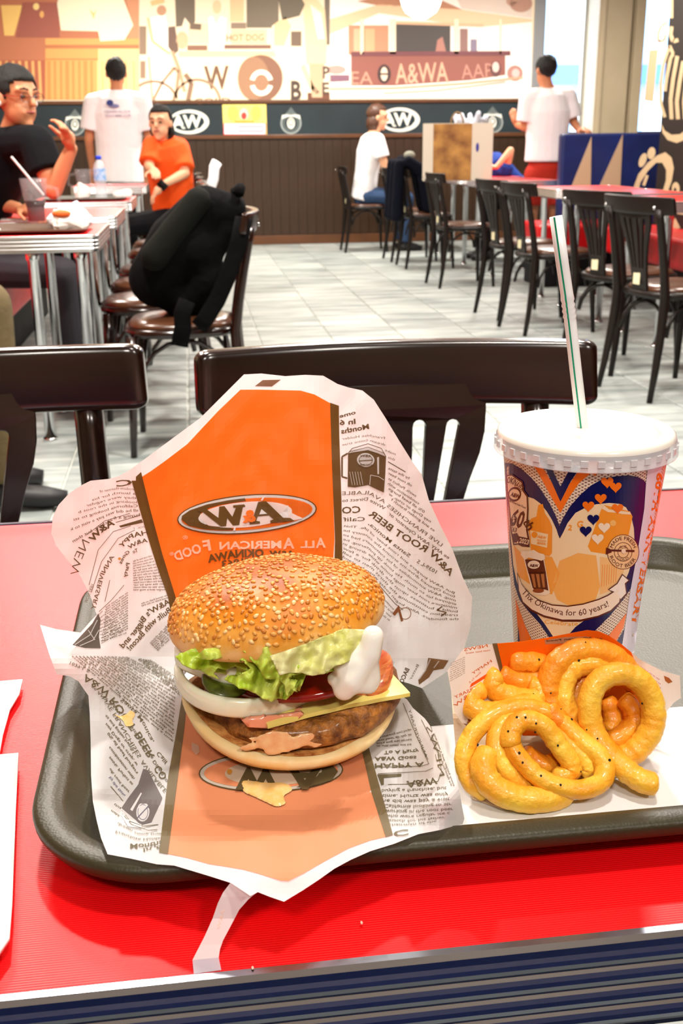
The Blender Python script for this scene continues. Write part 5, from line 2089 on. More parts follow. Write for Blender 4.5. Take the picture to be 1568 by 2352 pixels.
def bun_mat(name, cols, z0, z1, nscale=60):
    m = bpy.data.materials.new(name)
    m.use_nodes = True
    nt = m.node_tree
    b = nt.nodes['Principled BSDF']
    b.inputs['Roughness'].default_value = .46
    b.inputs['Specular IOR Level'].default_value = .32
    b.inputs['Subsurface Weight'].default_value = .12
    b.inputs['Subsurface Radius'].default_value = (.006, .003, .001)
    b.inputs['Subsurface Scale'].default_value = .5
    tc = nt.nodes.new('ShaderNodeTexCoord')
    sx = nt.nodes.new('ShaderNodeSeparateXYZ')
    nt.links.new(tc.outputs['Object'], sx.inputs[0])
    mr = nt.nodes.new('ShaderNodeMapRange')
    mr.inputs[1].default_value = z0
    mr.inputs[2].default_value = z1
    nt.links.new(sx.outputs['Z'], mr.inputs[0])
    n = nt.nodes.new('ShaderNodeTexNoise')
    n.inputs['Scale'].default_value = nscale
    n.inputs['Detail'].default_value = 5
    nt.links.new(tc.outputs['Object'], n.inputs['Vector'])
    ma = nt.nodes.new('ShaderNodeMath')
    ma.operation = 'MULTIPLY_ADD'
    ma.inputs[1].default_value = 1.15
    nt.links.new(n.outputs[0], ma.inputs[0])
    nt.links.new(mr.outputs[0], ma.inputs[2])
    m2 = nt.nodes.new('ShaderNodeMath')
    m2.operation = 'SUBTRACT'
    m2.inputs[1].default_value = .56
    nt.links.new(ma.outputs[0], m2.inputs[0])
    rp = nt.nodes.new('ShaderNodeValToRGB')
    e = rp.color_ramp.elements
    e[0].position, e[0].color = cols[0][0], tuple(cols[0][1])+(1,)
    e[1].position, e[1].color = cols[-1][0], tuple(cols[-1][1])+(1,)
    for p_, c_ in cols[1:-1]:
        x_ = e.new(p_)
        x_.color = tuple(c_)+(1,)
    nt.links.new(m2.outputs[0], rp.inputs[0])
    nt.links.new(rp.outputs[0], b.inputs['Base Color'])
    n2 = nt.nodes.new('ShaderNodeTexNoise')
    n2.inputs['Scale'].default_value = 260
    nt.links.new(tc.outputs['Object'], n2.inputs['Vector'])
    bp = nt.nodes.new('ShaderNodeBump')
    bp.inputs['Strength'].default_value = .3
    bp.inputs['Distance'].default_value = .0008
    nt.links.new(n2.outputs[0], bp.inputs['Height'])
    nt.links.new(bp.outputs[0], b.inputs['Normal'])
    return m


M_bunt = bun_mat('baked_bun_crust', [(0, hexc('f3c27c')), (.16, hexc('eca948')), (.42, hexc('e08c1c')), (.75, hexc('cf6f0c')), (1, hexc('9c4606'))], 0, .034)
M_bunb = bun_mat('bun_underside_crust', [(0, hexc('e89a3a')), (.35, hexc('f0bd70')), (.7, hexc('f6dca6')), (1, hexc('f2cf90'))], 0, .017)
# bottom bun, edges curling up at the sides
RB = .0565


def bend(x, y):
    return (.012 if x < 0 else .0045)*((x/RB)**2)+.001*noise.noise(Vector((x*40, y*40, 0)))


mb = MB()
prof = [(.002, .0004), (.04, .0002), (.049, .0015), (.055, .0045), (.0578, .0080), (.057, .0105), (.0535, .0118), (.049, .0114), (.03, .0108), (.001, .0106)]
mb.lathe(prof, 56, close=False)
mb.v = [(v[0]*(1+.02*noise.noise(Vector(v)*30)), v[1]*(1+.02*noise.noise(Vector(v)*30)), v[2]+bend(v[0], v[1])*min(1, v[2]/.006)) for v in mb.v]
bb_ = mb.build('bottom_bun', M_bunb, hb, smooth=True)
mb = MB()
mb.lathe([(.0540, .0120), (.0515, .0126), (.03, .0118), (.001, .0116)], 56, close=False)
mb.v = [(v[0], v[1], v[2]+bend(v[0], v[1])) for v in mb.v]
mb.build('toasted_face', mat('toasted_crumb', hexc('a0521a'), rough=.7, col2=hexc('e6a75c'), vscale=160, bump=.6, bscale=300), bb_, smooth=True)
# patty
M_patty = mat('grilled_patty', hexc('4e230a'), rough=.5, col2=hexc('bd7a30'), vscale=150, bump=1.0, bscale=200, coat=.12, bdist=.004)
mb = MB()
pr = []
for i in range(9):
    a = -PI/2+PI*i/8
    pr.append((.0455+.0075*math.cos(a), .0078+.0074*math.sin(a)))
mb.lathe([(.001, .0004)]+pr+[(.001, .0152)], 90, close=False)
for i, v in enumerate(mb.v):
    r_ = math.hypot(v[0], v[1])
    k = 1+(.035*noise.noise(Vector((v[0]*90, v[1]*90, v[2]*160)))+.03*noise.noise(Vector((v[0]*30, v[1]*30, 4))))*min(1, r_/.03)
    mb.v[i] = (v[0]*k, v[1]*k, v[2]+.0012*noise.noise(Vector(v)*120))
pt = mb.build('patty', M_patty, hb, smooth=True, loc=(.0065, -.001, .0122))
pt.rotation_euler = (.0, -.03, 0)
# cheese slice
M_cheese = mat('yellow_cheese', hexc('f2e07c'), rough=.3, sss=.1)
mb = MB()
nn = 22
S = .078
for k, dz in ((0, 0), (1, .0022)):
    for i in range(nn+1):
        for jn in range(nn+1):
            x_, y_ = S*i/nn-S, S*jn/nn
            ca, sa = math.cos(.26), math.sin(.26)
            X_ = .0600+x_*ca-y_*sa
            Y_ = -.031+x_*sa+y_*ca
            r_ = math.hypot(X_-.004, Y_)
            droop = -.055*max(0, r_-.047)
            mb.v.append((X_, Y_, .0282+dz+droop*1.6+.0012*(X_/.05)+.0006*noise.noise(Vector((X_*60, Y_*60, 1)))))
N1 = (nn+1)**2
for i in range(nn):
    for jn in range(nn):
        a = i*(nn+1)+jn
        q_ = (a, a+1, a+nn+2, a+nn+1)
        mb.f += [q_, tuple(N1+z for z in reversed(q_))]
        mb.c += [None]*2
edge = [i*(nn+1) for i in range(nn+1)]+[nn*(nn+1)+k for k in range(1, nn+1)]+[i*(nn+1)+nn for i in range(nn-1, -1, -1)]+[k for k in range(nn-1, 0, -1)]
for a, b in zip(edge, edge[1:]+edge[:1]):
    mb.f.append((a, b, b+N1, a+N1))
    mb.c.append(None)
mb.build('cheese_slice', M_cheese, hb, smooth=True).data.set_sharp_from_angle(angle=1.0)
# ham fold and bacon


def slab(name, path_px, Yf, wid, th, m, twist=0):
    mb = MB()
    pts = [HLc(at_y(x, y, Yf(x))) for x, y in path_px]
    mb.tube(pts, wid, 10, flat=th, upv=(0, .3, 1))
    return mb.build(name, m, hb, smooth=True)


M_ham = mat('pink_ham', hexc('ee9a78'), rough=.25, var=.08, vscale=90, coat=.3)
mb = MB()
hp_ = [(556, 1652), (575, 1646), (640, 1642), (690, 1634), (697, 1640), (672, 1662), (660, 1676), (620, 1672), (570, 1668)]
vs, fs = grid_fill(hp_, 12)
f0 = [HLc(at_y(x, y, .4765-.0015*math.sin((x-556)/22)-.00003*(y-1640))) for x, y in vs]
mb.add(f0, fs)
o = mb.build('ham_slice', M_ham, hb, smooth=True)
sd = o.modifiers.new('s', 'SOLIDIFY')
sd.thickness = .0025
sd.offset = 0
mb = MB()
mb.tube([HLc(at_y(x, y, Y)) for x, y, Y in ((560, 1650, .479), (600, 1644, .484), (660, 1640, .486), (690, 1634, .482))], .006, 8, flat=.3, upv=(0, 0, 1))
mb.build('ham_slice', M_ham, hb, smooth=True)
M_bacon = mat('bacon', hexc('c23c14'), rough=.3, col2=hexc('f09a5a'), vscale=60, stretch=(1, 1, 6), coat=.4, bump=.5, bscale=90)
for path in ([(800, 1600, .494), (835, 1598, .492), (858, 1575, .494), (872, 1545, .498), (880, 1515, .505)], [(845, 1605, .490), (868, 1580, .493), (885, 1548, .498), (884, 1510, .506), (872, 1490, .512)]):
    mb = MB()
    mb.tube([HLc(at_y(x, y+3*math.sin(i*2), Y)) for i, (x, y, Y) in enumerate(path)], .0062, 10, flat=.32, upv=(.5, -.6, .3))
    o = mb.build('bacon_strip', M_bacon, hb, smooth=True, sub=1)
# tomato
M_tom = mat('tomato_red', hexc('8e1208'), rough=.12, var=.25, vscale=120, coat=.6)
mb = MB()
mb.lathe([(.001, 0), (.041, 0), (.0435, .0015), (.0435, .0045), (.041, .006), (.001, .0058)], 48, close=False)
o = mb.build('tomato_slice', M_tom, hb, smooth=True, loc=(.004, -.002, .0350))
o.rotation_euler = (-.02, -.03, 0)
# onion rings
M_onion = mat('raw_onion', hexc('f6f5da'), rough=.22, var=.06, vscale=40, sss=.3, coat=.4)


def ring(c, R, wv, hv, tilt, name='onion_ring', wob=.0015):
    mb = MB()
    N, K = 72, 12
    for i in range(N):
        t = 2*PI*i/N
        rr = R+wob*math.sin(3*t+1)
        for k in range(K):
            a = 2*PI*k/K
            x_ = (rr+wv*math.copysign(abs(math.cos(a))**.7, math.cos(a)))
            mb.v.append((x_*math.cos(t), x_*math.sin(t), hv*math.copysign(abs(math.sin(a))**.7, math.sin(a))+.0012*math.sin(2*t+.6)))
    for i in range(N):
        for k in range(K):
            i2, k2 = (i+1) % N, (k+1) % K
            mb.f.append((i*K+k, i*K+k2, i2*K+k2, i2*K+k))
            mb.c.append(None)
    o = mb.build(name, M_onion, hb, smooth=True, loc=c)
    o.rotation_euler = tilt
    return o


ring(tuple(HLc((.0205, .5205, .7640))), .0405, .0026, .0052, (-.03, -.02, 0))
ring(tuple(HLc((.0150, .5260, .7725))), .0330, .0024, .0050, (-.08, .06, .4))
ring(tuple(HLc((.0240, .5290, .7735))), .0210, .0022, .0045, (-.08, .04, .4))
mb = MB()
mb.lathe([(.001, 0), (.012, 0), (.013, .0012), (.012, .0024), (.001, .0024)], 24, close=False)
o = mb.build('pickle_slice', mat('dark_pickle', hexc('55601c'), rough=.25, var=.3, vscale=120, coat=.4), hb, smooth=True, loc=tuple(HLc((.006, .497, .7715))))
o.rotation_euler = (.35, .1, 0)
# lettuce: ruffled leaves
M_let = mat('lettuce_green', hexc('b4d422'), rough=.32, col2=hexc('e3ee72'), vscale=70, transl=.25, bump=.5, bscale=140)
M_let2 = mat('lettuce_pale', hexc('e6e67e'), rough=.32, col2=hexc('f6f3c4'), vscale=60, transl=.25, bump=.5, bscale=140)


def leaf(outline, Y0, amp, m, seed, tilt=0.00012, cell=5, fold=.09):
    vs, fs = grid_fill(outline, cell)
    mb = MB()
    ymin = min(p[1] for p in outline)
    for x, y in vs:
        k = sstep(ymin-5, ymin+60, y)
        w = amp*k*(math.sin(x*fold+seed+1.5*math.sin(y*.03+seed))*.7+math.sin(x*fold*2.3+y*.05+seed*2)*.3)
        w += amp*.5*noise.noise(Vector((x/14, y/14, seed)))
        mb.v.append(tuple(HLc(at_y(x, y, Y0-tilt*(y-ymin)-w))))
    mb.f = fs
    mb.c = [None]*len(fs)
    o = mb.build('lettuce_leaf', m, hb, smooth=True)
    sd = o.modifiers.new('s', 'SOLIDIFY')
    sd.thickness = .0006
    return o


leaf([(410, 1500), (560, 1488), (720, 1480), (720, 1530), (640, 1560), (560, 1560), (500, 1545), (440, 1530)], .498, .003, M_let, 9)
leaf([(402, 1508), (440, 1490), (520, 1480), (600, 1480), (640, 1484), (640, 1520), (610, 1535), (590, 1550), (560, 1540), (540, 1530), (520, 1538), (500, 1534), (490, 1545), (500, 1560), (478, 1552), (460, 1540), (440, 1535), (425, 1528), (412, 1520)], .492, .004, M_let, 1)
leaf([(470, 1490), (560, 1480), (700, 1478), (740, 1470), (735, 1520), (720, 1540), (700, 1552), (690, 1575), (672, 1590), (655, 1606), (640, 1604), (622, 1612), (605, 1606), (588, 1594), (570, 1586), (552, 1582), (535, 1572), (516, 1560), (530, 1550), (545, 1552), (560, 1545), (575, 1535), (560, 1518), (520, 1510), (480, 1516), (445, 1512)], .484, .0045, M_let, 2.5)
leaf([(560, 1495), (640, 1480), (760, 1460), (800, 1450), (800, 1520), (770, 1540), (740, 1548), (700, 1545), (672, 1552), (664, 1560), (684, 1562), (676, 1578), (684, 1590), (668, 1584), (660, 1600), (655, 1575), (640, 1560), (610, 1560), (590, 1530)], .4795, .0045, M_let, 4)
leaf([(620, 1506), (700, 1480), (760, 1455), (790, 1444), (840, 1446), (846, 1470), (830, 1500), (800, 1520), (770, 1530), (745, 1548), (715, 1552), (690, 1545), (664, 1546), (640, 1550)], .475, .004, M_let2, 5.5, fold=.06)
leaf([(655, 1540), (690, 1552), (680, 1566), (690, 1574), (686, 1588), (676, 1580), (668, 1596), (660, 1582), (648, 1606), (640, 1590), (644, 1566)], .477, .004, M_let, 7, fold=.2)
# mayonnaise
M_mayo = mat('mayonnaise', hexc('fdfbf0'), rough=.12, coat=.7, sss=.25)
mb = MB()
for (a, b, ra, rb) in (((856, 1462, .474), (846, 1505, .4725), .0058, .0062), ((846, 1505, .4725), (806, 1560, .4715), .0056, .0075), ((806, 1560, .4715), (790, 1582, .472), .0075, .006), ((806, 1560, .472), (845, 1570, .4735), .0072, .0055), ((846, 1505, .4735), (850, 1560, .4735), .005, .0055),
                       ((790, 1530, .4735), (820, 1520, .473), .006, .0065), ((806, 1560, .472), (765, 1560, .475), .006, .0035), ((800, 1512, .474), (846, 1490, .473), .005, .0045)):
    mb.capsule(HLc(at_y(*a)), HLc(at_y(*b)), ra, rb)
mb.build('mayonnaise', M_mayo, hb, remesh=.0011, smo=8)
# pink sauce over the front of the patty and bun
rs_ = random.Random(4)
mb = MB()
for k in range(60):
    x = 650+rs_.gauss(0, 34)
    y = 1706+rs_.gauss(0, 9)+.10*abs(x-655)*(-.4)
    mb.sphere(HLc(at_y(x, y, .4685+.0016*((x-660)/60)**2-(y-1700)*.00002)), rs_.uniform(.0022, .0033), 8, 6, (1.7, .35, .8))
mb.build('sauce', M_sauce, hb, remesh=.0011, smo=9)
# top bun
TBc = V(.0345, .5285, .7905)
RTp = .0572
Rm = Euler((-.14, -.09, 0)).to_matrix()


def dome(r, th):
    """point on the dome: r 0..1 from crown to rim"""
    a = r*PI/2
    k = 1+.014*math.sin(3*th+.5)+.012*math.sin(2*th+2)
    h_ = .0300*math.cos(a)**.86 if r < 1 else 0
    R_ = RTp*math.sin(a)**.94*k
    return Vector((R_*math.cos(th), R_*math.sin(th), h_+.0012*noise.noise(Vector((R_*math.cos(th)*45, R_*math.sin(th)*45, 0)))))


mb = MB()
NT, NR = 80, 30
for i in range(NR+1):
    for k in range(NT):
        mb.v.append(tuple(dome(max(.001, i/NR), 2*PI*k/NT)))
low = [(.992, -.0025), (.965, -.0048), (.90, -.0055), (.6, -.004), (.01, -.003)]
for s_, z_ in low:
    for k in range(NT):
        p_ = dome(1, 2*PI*k/NT)
        mb.v.append((p_.x*s_, p_.y*s_, z_))
for i in range(NR+len(low)):
    for k in range(NT):
        k2 = (k+1) % NT
        mb.f.append((i*NT+k, (i+1)*NT+k, (i+1)*NT+k2, i*NT+k2))
        mb.c.append(None)
tb = mb.build('top_bun', M_bunt, hb, smooth=True, loc=tuple(TBc-HC))
tb.rotation_euler = Euler((-.14, -.09, 0))
sm = MB()
sm.sphere((0, 0, 0), 1, 7, 5, (.00098, .0015, .0006))
sm.v = [(v[0]*(1-.28*v[1]/.0015), v[1], v[2]) for v in sm.v]
seed_me = sm.mesh('sesame_seed', mat('sesame_pale', hexc('f0c888'), rough=.35), True)
seed_me2 = seed_me.copy()
seed_me2.materials[0] = mat('sesame_toasted', hexc('c87a2a'), rough=.35)
seed_me3 = seed_me.copy()
seed_me3.materials[0] = mat('sesame_golden', hexc('e2a24e'), rough=.35)
rng = random.Random(5)
seeds = []
tries = 0
while len(seeds) < 900 and tries < 30000:
    tries += 1
    u = rng.random()
    r = math.acos(1-u*.93)/(PI/2)
    th = rng.uniform(0, 2*PI)
    p = dome(r, th)
    if r > .9 and rng.random() < .5:
        continue
    if any((p-s[0]).length < .0025 for s in seeds):
        continue
    e = .01
    nrm = (dome(min(.999, r+e), th)-dome(max(.001, r-e), th)).cross(dome(r, th+e)-dome(r, th-e)).normalized()
    if nrm.dot(p) < 0:
        nrm = -nrm
    seeds.append((p, nrm))
view = (CAMP-TBc).normalized()


def seed_score(s):
    n_ = Rm @ s[1]
    return -n_.dot(view)


seeds.sort(key=seed_score)
rest = [MB(), MB()]
for i, (p, nrm) in enumerate(seeds):
    q_ = nrm.to_track_quat('Z', 'Y').to_matrix() @ Matrix.Rotation(rng.uniform(0, 6.28), 3, 'Z')
    sc_ = rng.uniform(.9, 1.25)
    if i < 298:
        me_ = seed_me2 if rng.random() < .22 else (seed_me3 if rng.random() < .6 else seed_me)
        o = link('sesame_seed', me_, tb, tuple(p+nrm*.0002))
        o.rotation_euler = q_.to_euler()
        o.scale = (sc_, sc_, sc_)
    else:
        rest[i % 2].add([p+nrm*.0002+q_ @ (Vector(v)*sc_) for v in sm.v], sm.f)
for k_ in (0, 1):
    tag(rest[k_].build('rear_seed', MATS['sesame_golden'] if k_ else MATS['sesame_toasted'], tb, smooth=True), kind='stuff')

# ------------------------------------------------------------------ paper cup
CC = (.2006, .5311)
CZ0, CZ1, CR0, CR1 = FZ+.0004, .8800, .0293, .0432


def crad(z):
    return CR0+(z-CZ0)*(CR1-CR0)/(CZ1-CZ0)


cp = empty('paper_cup', (CC[0], CC[1], CZ0), 0, 'large paper drink cup with navy and orange heart artwork and white lid on the tray', 'cup')
M_cup = mat('cup_paper', hexc('e9dcd4'), rough=.35)


def halftone():
    m = bpy.data.materials.new('cup_halftone')
    m.use_nodes = True
    nt = m.node_tree
    b = nt.nodes['Principled BSDF']
    b.inputs['Roughness'].default_value = .35
    tc = nt.nodes.new('ShaderNodeTexCoord')
    sp = nt.nodes.new('ShaderNodeSeparateXYZ')
    nt.links.new(tc.outputs['Object'], sp.inputs[0])

    def mth(op, a, b_=None, v=None):
        x = nt.nodes.new('ShaderNodeMath')
        x.operation = op
        if isinstance(a, float):
            x.inputs[0].default_value = a
        else:
            nt.links.new(a, x.inputs[0])
        if b_ is not None:
            nt.links.new(b_, x.inputs[1])
        if v is not None:
            x.inputs[1].default_value = v
        return x.outputs[0]
    ang = mth('ARCTAN2', sp.outputs['Y'], sp.outputs['X'])
    a = mth('MULTIPLY', ang, v=88.0/2)
    z = mth('MULTIPLY', sp.outputs['Z'], v=2*PI/.0017/2)
    s1 = mth('ADD', a, z)
    s2 = mth('SUBTRACT', a, z)
    k = mth('MULTIPLY', mth('COSINE', s1), mth('COSINE', s2))
    k = mth('ABSOLUTE', k)
    g = mth('GREATER_THAN', k, v=.62)
    mx = nt.nodes.new('ShaderNodeMix')
    mx.data_type = 'RGBA'
    mx.inputs[6].default_value = hexc('f0dfc8')+(1,)
    mx.inputs[7].default_value = hexc('82544e')+(1,)
    nt.links.new(g, mx.inputs[0])
    nt.links.new(mx.outputs[2], b.inputs['Base Color'])
    return m


mb = MB()
mb.lathe([(.001, .003), (CR0-.001, .003), (CR0-.001, 0), (CR0, 0), (CR1, CZ1-CZ0), (CR1-.0006, CZ1-CZ0), (CR0-.0006, .004), (.001, .004)], 96, close=False)
mb.build('cup_body', halftone(), cp, smooth=True).data.set_sharp_from_angle(angle=.6)


def S_cup(x, y, l=1):
    d = ray(x, y)
    b_ = (CR1-CR0)/(CZ1-CZ0)
    off = .00007*l+.00005
    ox, oy = -CC[0], -CC[1]
    a0 = CR0+off+(H-CZ0)*b_
    b1 = d.z*b_
    A = d.x**2+d.y**2-b1*b1
    B = 2*(ox*d.x+oy*d.y-a0*b1)
    C = ox*ox+oy*oy-a0*a0
    D = max(0, B*B-4*A*C)
    t = (-B-math.sqrt(D))/(2*A)
    p = CAMP+d*t
    return p-V(CC[0], CC[1], CZ0)


def zc(pts):
    return [(1100+a/3.35, 900+b/3.35) for a, b in pts]


NAV = c8(8, 16, 84)
OR_ = c8(255, 122, 8)
CRM = c8(255, 226, 182)
BRC = c8(96, 30, 10)
P = Print(S_cup, 9)
P.poly(zc([(196, 545), (255, 552), (320, 590), (400, 660), (470, 745), (540, 855), (590, 955), (618, 1030), (640, 980), (700, 880), (780, 790), (860, 720), (950, 670), (1050, 650), (1150, 642), (1220, 655), (1265, 680), (1284, 702), (1270, 900), (1230, 1160), (1190, 1400), (1165, 1515), (1100, 1610), (1000, 1730), (900, 1830), (840, 1900), (690, 1890), (620, 1985), (545, 1900), (470, 1790), (380, 1690), (310, 1600), (270, 1480), (250, 1300), (225, 1000), (205, 750)]), NAV, 1)
P.poly(zc([(608, 1102), (595, 1060), (560, 985), (520, 920), (470, 858), (420, 822), (370, 806), (300, 800), (222, 830), (230, 1000), (250, 1200), (262, 1330), (285, 1440), (310, 1530), (360, 1600), (430, 1690), (500, 1780), (560, 1870), (600, 1930), (625, 1960), (660, 1900), (740, 1810), (860, 1720), (980, 1640), (1060, 1560), (1110, 1480), (1150, 1390), (1180, 1280), (1195, 1160), (1190, 1050), (1170, 960), (1130, 890), (1080, 862), (1000, 855), (900, 865), (820, 890), (740, 932), (680, 1010), (645, 1085), (620, 1130)]), CRM, 2)
# V shapes above the heart
P.poly(zc([(405, 540), (475, 560), (560, 700), (625, 845), (700, 700), (770, 600), (850, 560), (945, 590), (860, 625), (770, 700), (700, 800), (625, 932), (560, 820), (490, 690), (440, 600)]), OR_, 1)
P.poly(zc([(345, 480), (440, 500), (480, 560), (440, 600)]), OR_, 1)
P.poly(zc([(490, 545), (545, 560), (590, 660), (625, 728), (680, 625), (722, 570), (790, 560), (760, 605), (700, 695), (625, 845), (560, 700)]), NAV, 2)
P.poly(zc([(440, 500), (490, 510), (540, 560), (560, 600), (500, 600)]), NAV, 2)
P.poly(zc([(780, 530), (960, 530), (940, 600), (870, 615), (830, 560)]), OR_, 2)
# stripes below the heart
P.poly(zc([(280, 1590), (300, 1650), (350, 1790), (400, 1900), (420, 1990), (320, 1990), (295, 1800)]), OR_, 1)
P.poly(zc([(300, 1800), (320, 1990), (295, 1990)]), NAV, 2)
P.poly(zc([(1135, 1700), (1110, 1810), (1060, 1910), (1000, 2000), (900, 2010), (1000, 1870)]), OR_, 1)
P.poly(zc([(1122, 1820), (1095, 1950), (1080, 2010), (1020, 2010), (1060, 1920)]), NAV, 2)
# side band with upright lettering
P.poly(zc([(1300, 560), (1415, 520), (1340, 1000), (1260, 1500), (1190, 2010), (1090, 2010), (1120, 1820), (1165, 1520), (1230, 1160), (1270, 900), (1284, 702)]), c8(236, 232, 246), 3)
P.text('60TH ANNIVERSARY', zc([(1372, 620), (1330, 900), (1265, 1250), (1200, 1600), (1170, 1800)]), 12.5, OR_, 4, .035, -1)
# collage inside the heart
P.poly(zc([(455, 870), (490, 862), (505, 935), (540, 985), (562, 1040), (560, 1240), (540, 1265), (400, 1240), (378, 1020), (400, 975), (440, 960)]), c8(255, 158, 40), 3)
P.poly(zc([(392, 1065), (530, 1095), (522, 1200), (400, 1170)]), CRM, 4)
P.ell(1100+425/3.35, 900+1100/3.35, 7, 7, c8(255, 158, 40), 5)
P.text('A&W', zc([(446, 1122), (514, 1136)]), 6.5, c8(255, 158, 40), 5, .03, -1)
P.text('ROOT', zc([(446, 1148), (514, 1160)]), 4.5, c8(255, 158, 40), 5, .03, -1)
P.text('BEER', zc([(446, 1170), (514, 1180)]), 4.5, c8(255, 158, 40), 5, .03, -1)
P.poly(zc([(935, 915), (960, 870), (1160, 920), (1180, 960), (1120, 1240), (1060, 1262), (860, 1230), (836, 1190)]), c8(255, 158, 40), 3)
P.poly(zc([(945, 900), (960, 872), (1000, 905), (1160, 925), (1170, 945), (1100, 940), (1050, 930), (990, 925)]), c8(255, 226, 190), 4)
P.ell(1100+1030/3.35, 900+1010/3.35, 7, 7, c8(255, 196, 110), 4)
P.poly(zc([(265, 1180), (330, 1250), (560, 1270), (620, 1400), (560, 1560), (420, 1500), (300, 1420)]), c8(255, 172, 70), 3)
P.poly(zc([(620, 1300), (760, 1240), (900, 1260), (930, 1500), (880, 1640), (700, 1650), (600, 1600), (560, 1500)]), c8(255, 186, 96), 3)
P.poly(zc([(930, 1270), (1130, 1300), (1100, 1440), (1040, 1520), (930, 1560)]), c8(255, 200, 130), 3)
for k in range(7):
    P.line(zc([(950+k*18, 1330), (942+k*18, 1500-k*6)]), 1.3, c8(255, 158, 60), 4)
P.text('2', zc([(682, 1062), (712, 1066)]), 12, c8(255, 158, 40), 4, .03, -1)
P.text('G', zc([(750, 1040), (795, 1046)]), 15, c8(255, 158, 40), 4, .03, -1)
P.text('Celebrate', zc([(500, 1782), (700, 1800), (760, 1796)]), 9, c8(255, 176, 60), 4, 0, -1)
for (hx, hy, hr, c_) in ((985, 695, 48, OR_), (1050, 732, 46, OR_), (890, 610, 40, OR_), (935, 820, 46, OR_), (840, 878, 46, OR_), (1065, 896, 44, OR_), (878, 980, 46, NAV), (820, 1070, 46, NAV), (962, 1043, 46, c8(255, 232, 204)), (912, 1130, 46, c8(255, 232, 204))):
    P.poly(heart(1100+hx/3.35, 900+hy/3.35, hr/3.35), c_, 6)
# mug of root beer
P.poly(zc([(345, 1290), (500, 1290), (545, 1545), (520, 1565), (430, 1560), (405, 1530)]), c8(255, 236, 214), 5)
P.poly(zc([(352, 1290), (493, 1290), (515, 1400), (380, 1400)]), BRC, 6)
P.poly(zc([(378, 1385), (512, 1385), (532, 1530), (505, 1520), (430, 1525), (412, 1510)]), BRC, 6)
for k in range(3):
    P.poly(zc([(398+k*38, 1402), (424+k*38, 1402), (438+k*34, 1505), (422+k*34, 1505)]), c8(190, 120, 70), 7)
P.poly(zc([(318, 1250), (330, 1222), (380, 1226), (420, 1215), (460, 1240), (500, 1250), (508, 1285), (480, 1300), (380, 1275), (350, 1295)]), c8(255, 236, 214), 7)
P.ell(1100+420/3.35, 900+1330/3.35, 14, 9.5, c8(255, 236, 214), 7)
P.text('A&W', zc([(388, 1345), (454, 1350)]), 6.5, BRC, 8, .04, -1)
P.ell(1100+455/3.35, 900+1530/3.35, 13, 5, c8(150, 70, 30), 7)
# ribbon
P.poly(zc([(290, 1385), (320, 1470), (380, 1548), (460, 1600), (560, 1635), (680, 1645), (800, 1628), (920, 1592), (990, 1560), (1080, 1500), (1100, 1570), (1090, 1625), (1020, 1690), (920, 1732), (780, 1768), (640, 1768), (500, 1735), (400, 1688), (330, 1625), (300, 1530)]), BRC, 7)
P.poly(zc([(296, 1405), (325, 1482), (385, 1556), (462, 1610), (560, 1645), (680, 1655), (800, 1638), (920, 1602), (992, 1570), (1070, 1520), (1086, 1570), (1076, 1618), (1012, 1680), (916, 1722), (780, 1752), (640, 1752), (502, 1720), (406, 1675), (338, 1615), (308, 1530)]), c8(255, 232, 208), 8)
P.poly(zc([(990, 1520), (1060, 1470), (1100, 1400), (1160, 1450), (1130, 1480), (1140, 1560), (1085, 1610), (1060, 1560)]), BRC, 7)
P.poly(zc([(1000, 1524), (1064, 1478), (1102, 1412), (1148, 1450), (1120, 1474), (1130, 1550), (1088, 1595), (1062, 1545)]), c8(255, 240, 226), 8)
P.text('Thx Okinawa for 60 years!', zc([(322, 1545), (400, 1622), (520, 1682), (640, 1720), (780, 1722), (900, 1690), (1000, 1650)]), 14, BRC, 9, .0, -1)
# anniversary badge, left
P.poly(zc([(208, 640), (250, 632), (335, 690), (345, 760), (375, 800), (380, 900), (372, 1060), (385, 1130), (388, 1195), (330, 1190), (300, 1175), (262, 1180), (240, 1060), (228, 900), (212, 760)]), BRC, 6)
P.poly(zc([(216, 650), (250, 645), (325, 700), (334, 765), (364, 808), (368, 900), (360, 1062), (374, 1136), (376, 1184), (330, 1178), (300, 1165), (270, 1168), (250, 1060), (238, 900), (222, 760)]), c8(255, 222, 190), 7)
P.text('OKINAWA', zc([(214, 700), (250, 705), (326, 768)]), 14, BRC, 8, .02, -1)
P.ell(1100+272/3.35, 900+788/3.35, 15, 17, BRC, 8, .3)
P.ell(1100+272/3.35, 900+788/3.35, 12, 12, c8(255, 222, 190), 9, .3)
P.text('A&W', zc([(240, 800), (308, 822)]), 9, BRC, 10, .05, -1)
P.text('All American Food', zc([(226, 842), (355, 900)]), 5, BRC, 8, .01, -1)
P.text('60', zc([(230, 1020), (325, 1050)]), 38, BRC, 8, .03, -1)
P.text('th', zc([(332, 1000), (374, 1070)]), 20, BRC, 8, .02, -1)
P.text("'63", zc([(246, 1072), (284, 1082)]), 10, BRC, 8, .02, -1)
P.poly(zc([(250, 1095), (290, 1085), (310, 1120), (290, 1160), (268, 1160)]), BRC, 8)
P.poly(zc([(298, 1110), (384, 1128), (386, 1190), (302, 1172)]), BRC, 8)
P.text('2023', zc([(306, 1160), (378, 1176)]), 11, c8(255, 222, 190), 9, .03, -1)
# round stamp, right
sx_, sy_ = 1100+1108/3.35, 900+1232/3.35
P.ell(sx_, sy_, 35, 39, c8(255, 206, 150), 4)
for a_, b_ in ((37, 40), (21, 22), (13, 14)):
    P.ring(sx_, sy_, a_, b_, 1.2, BRC, 5)


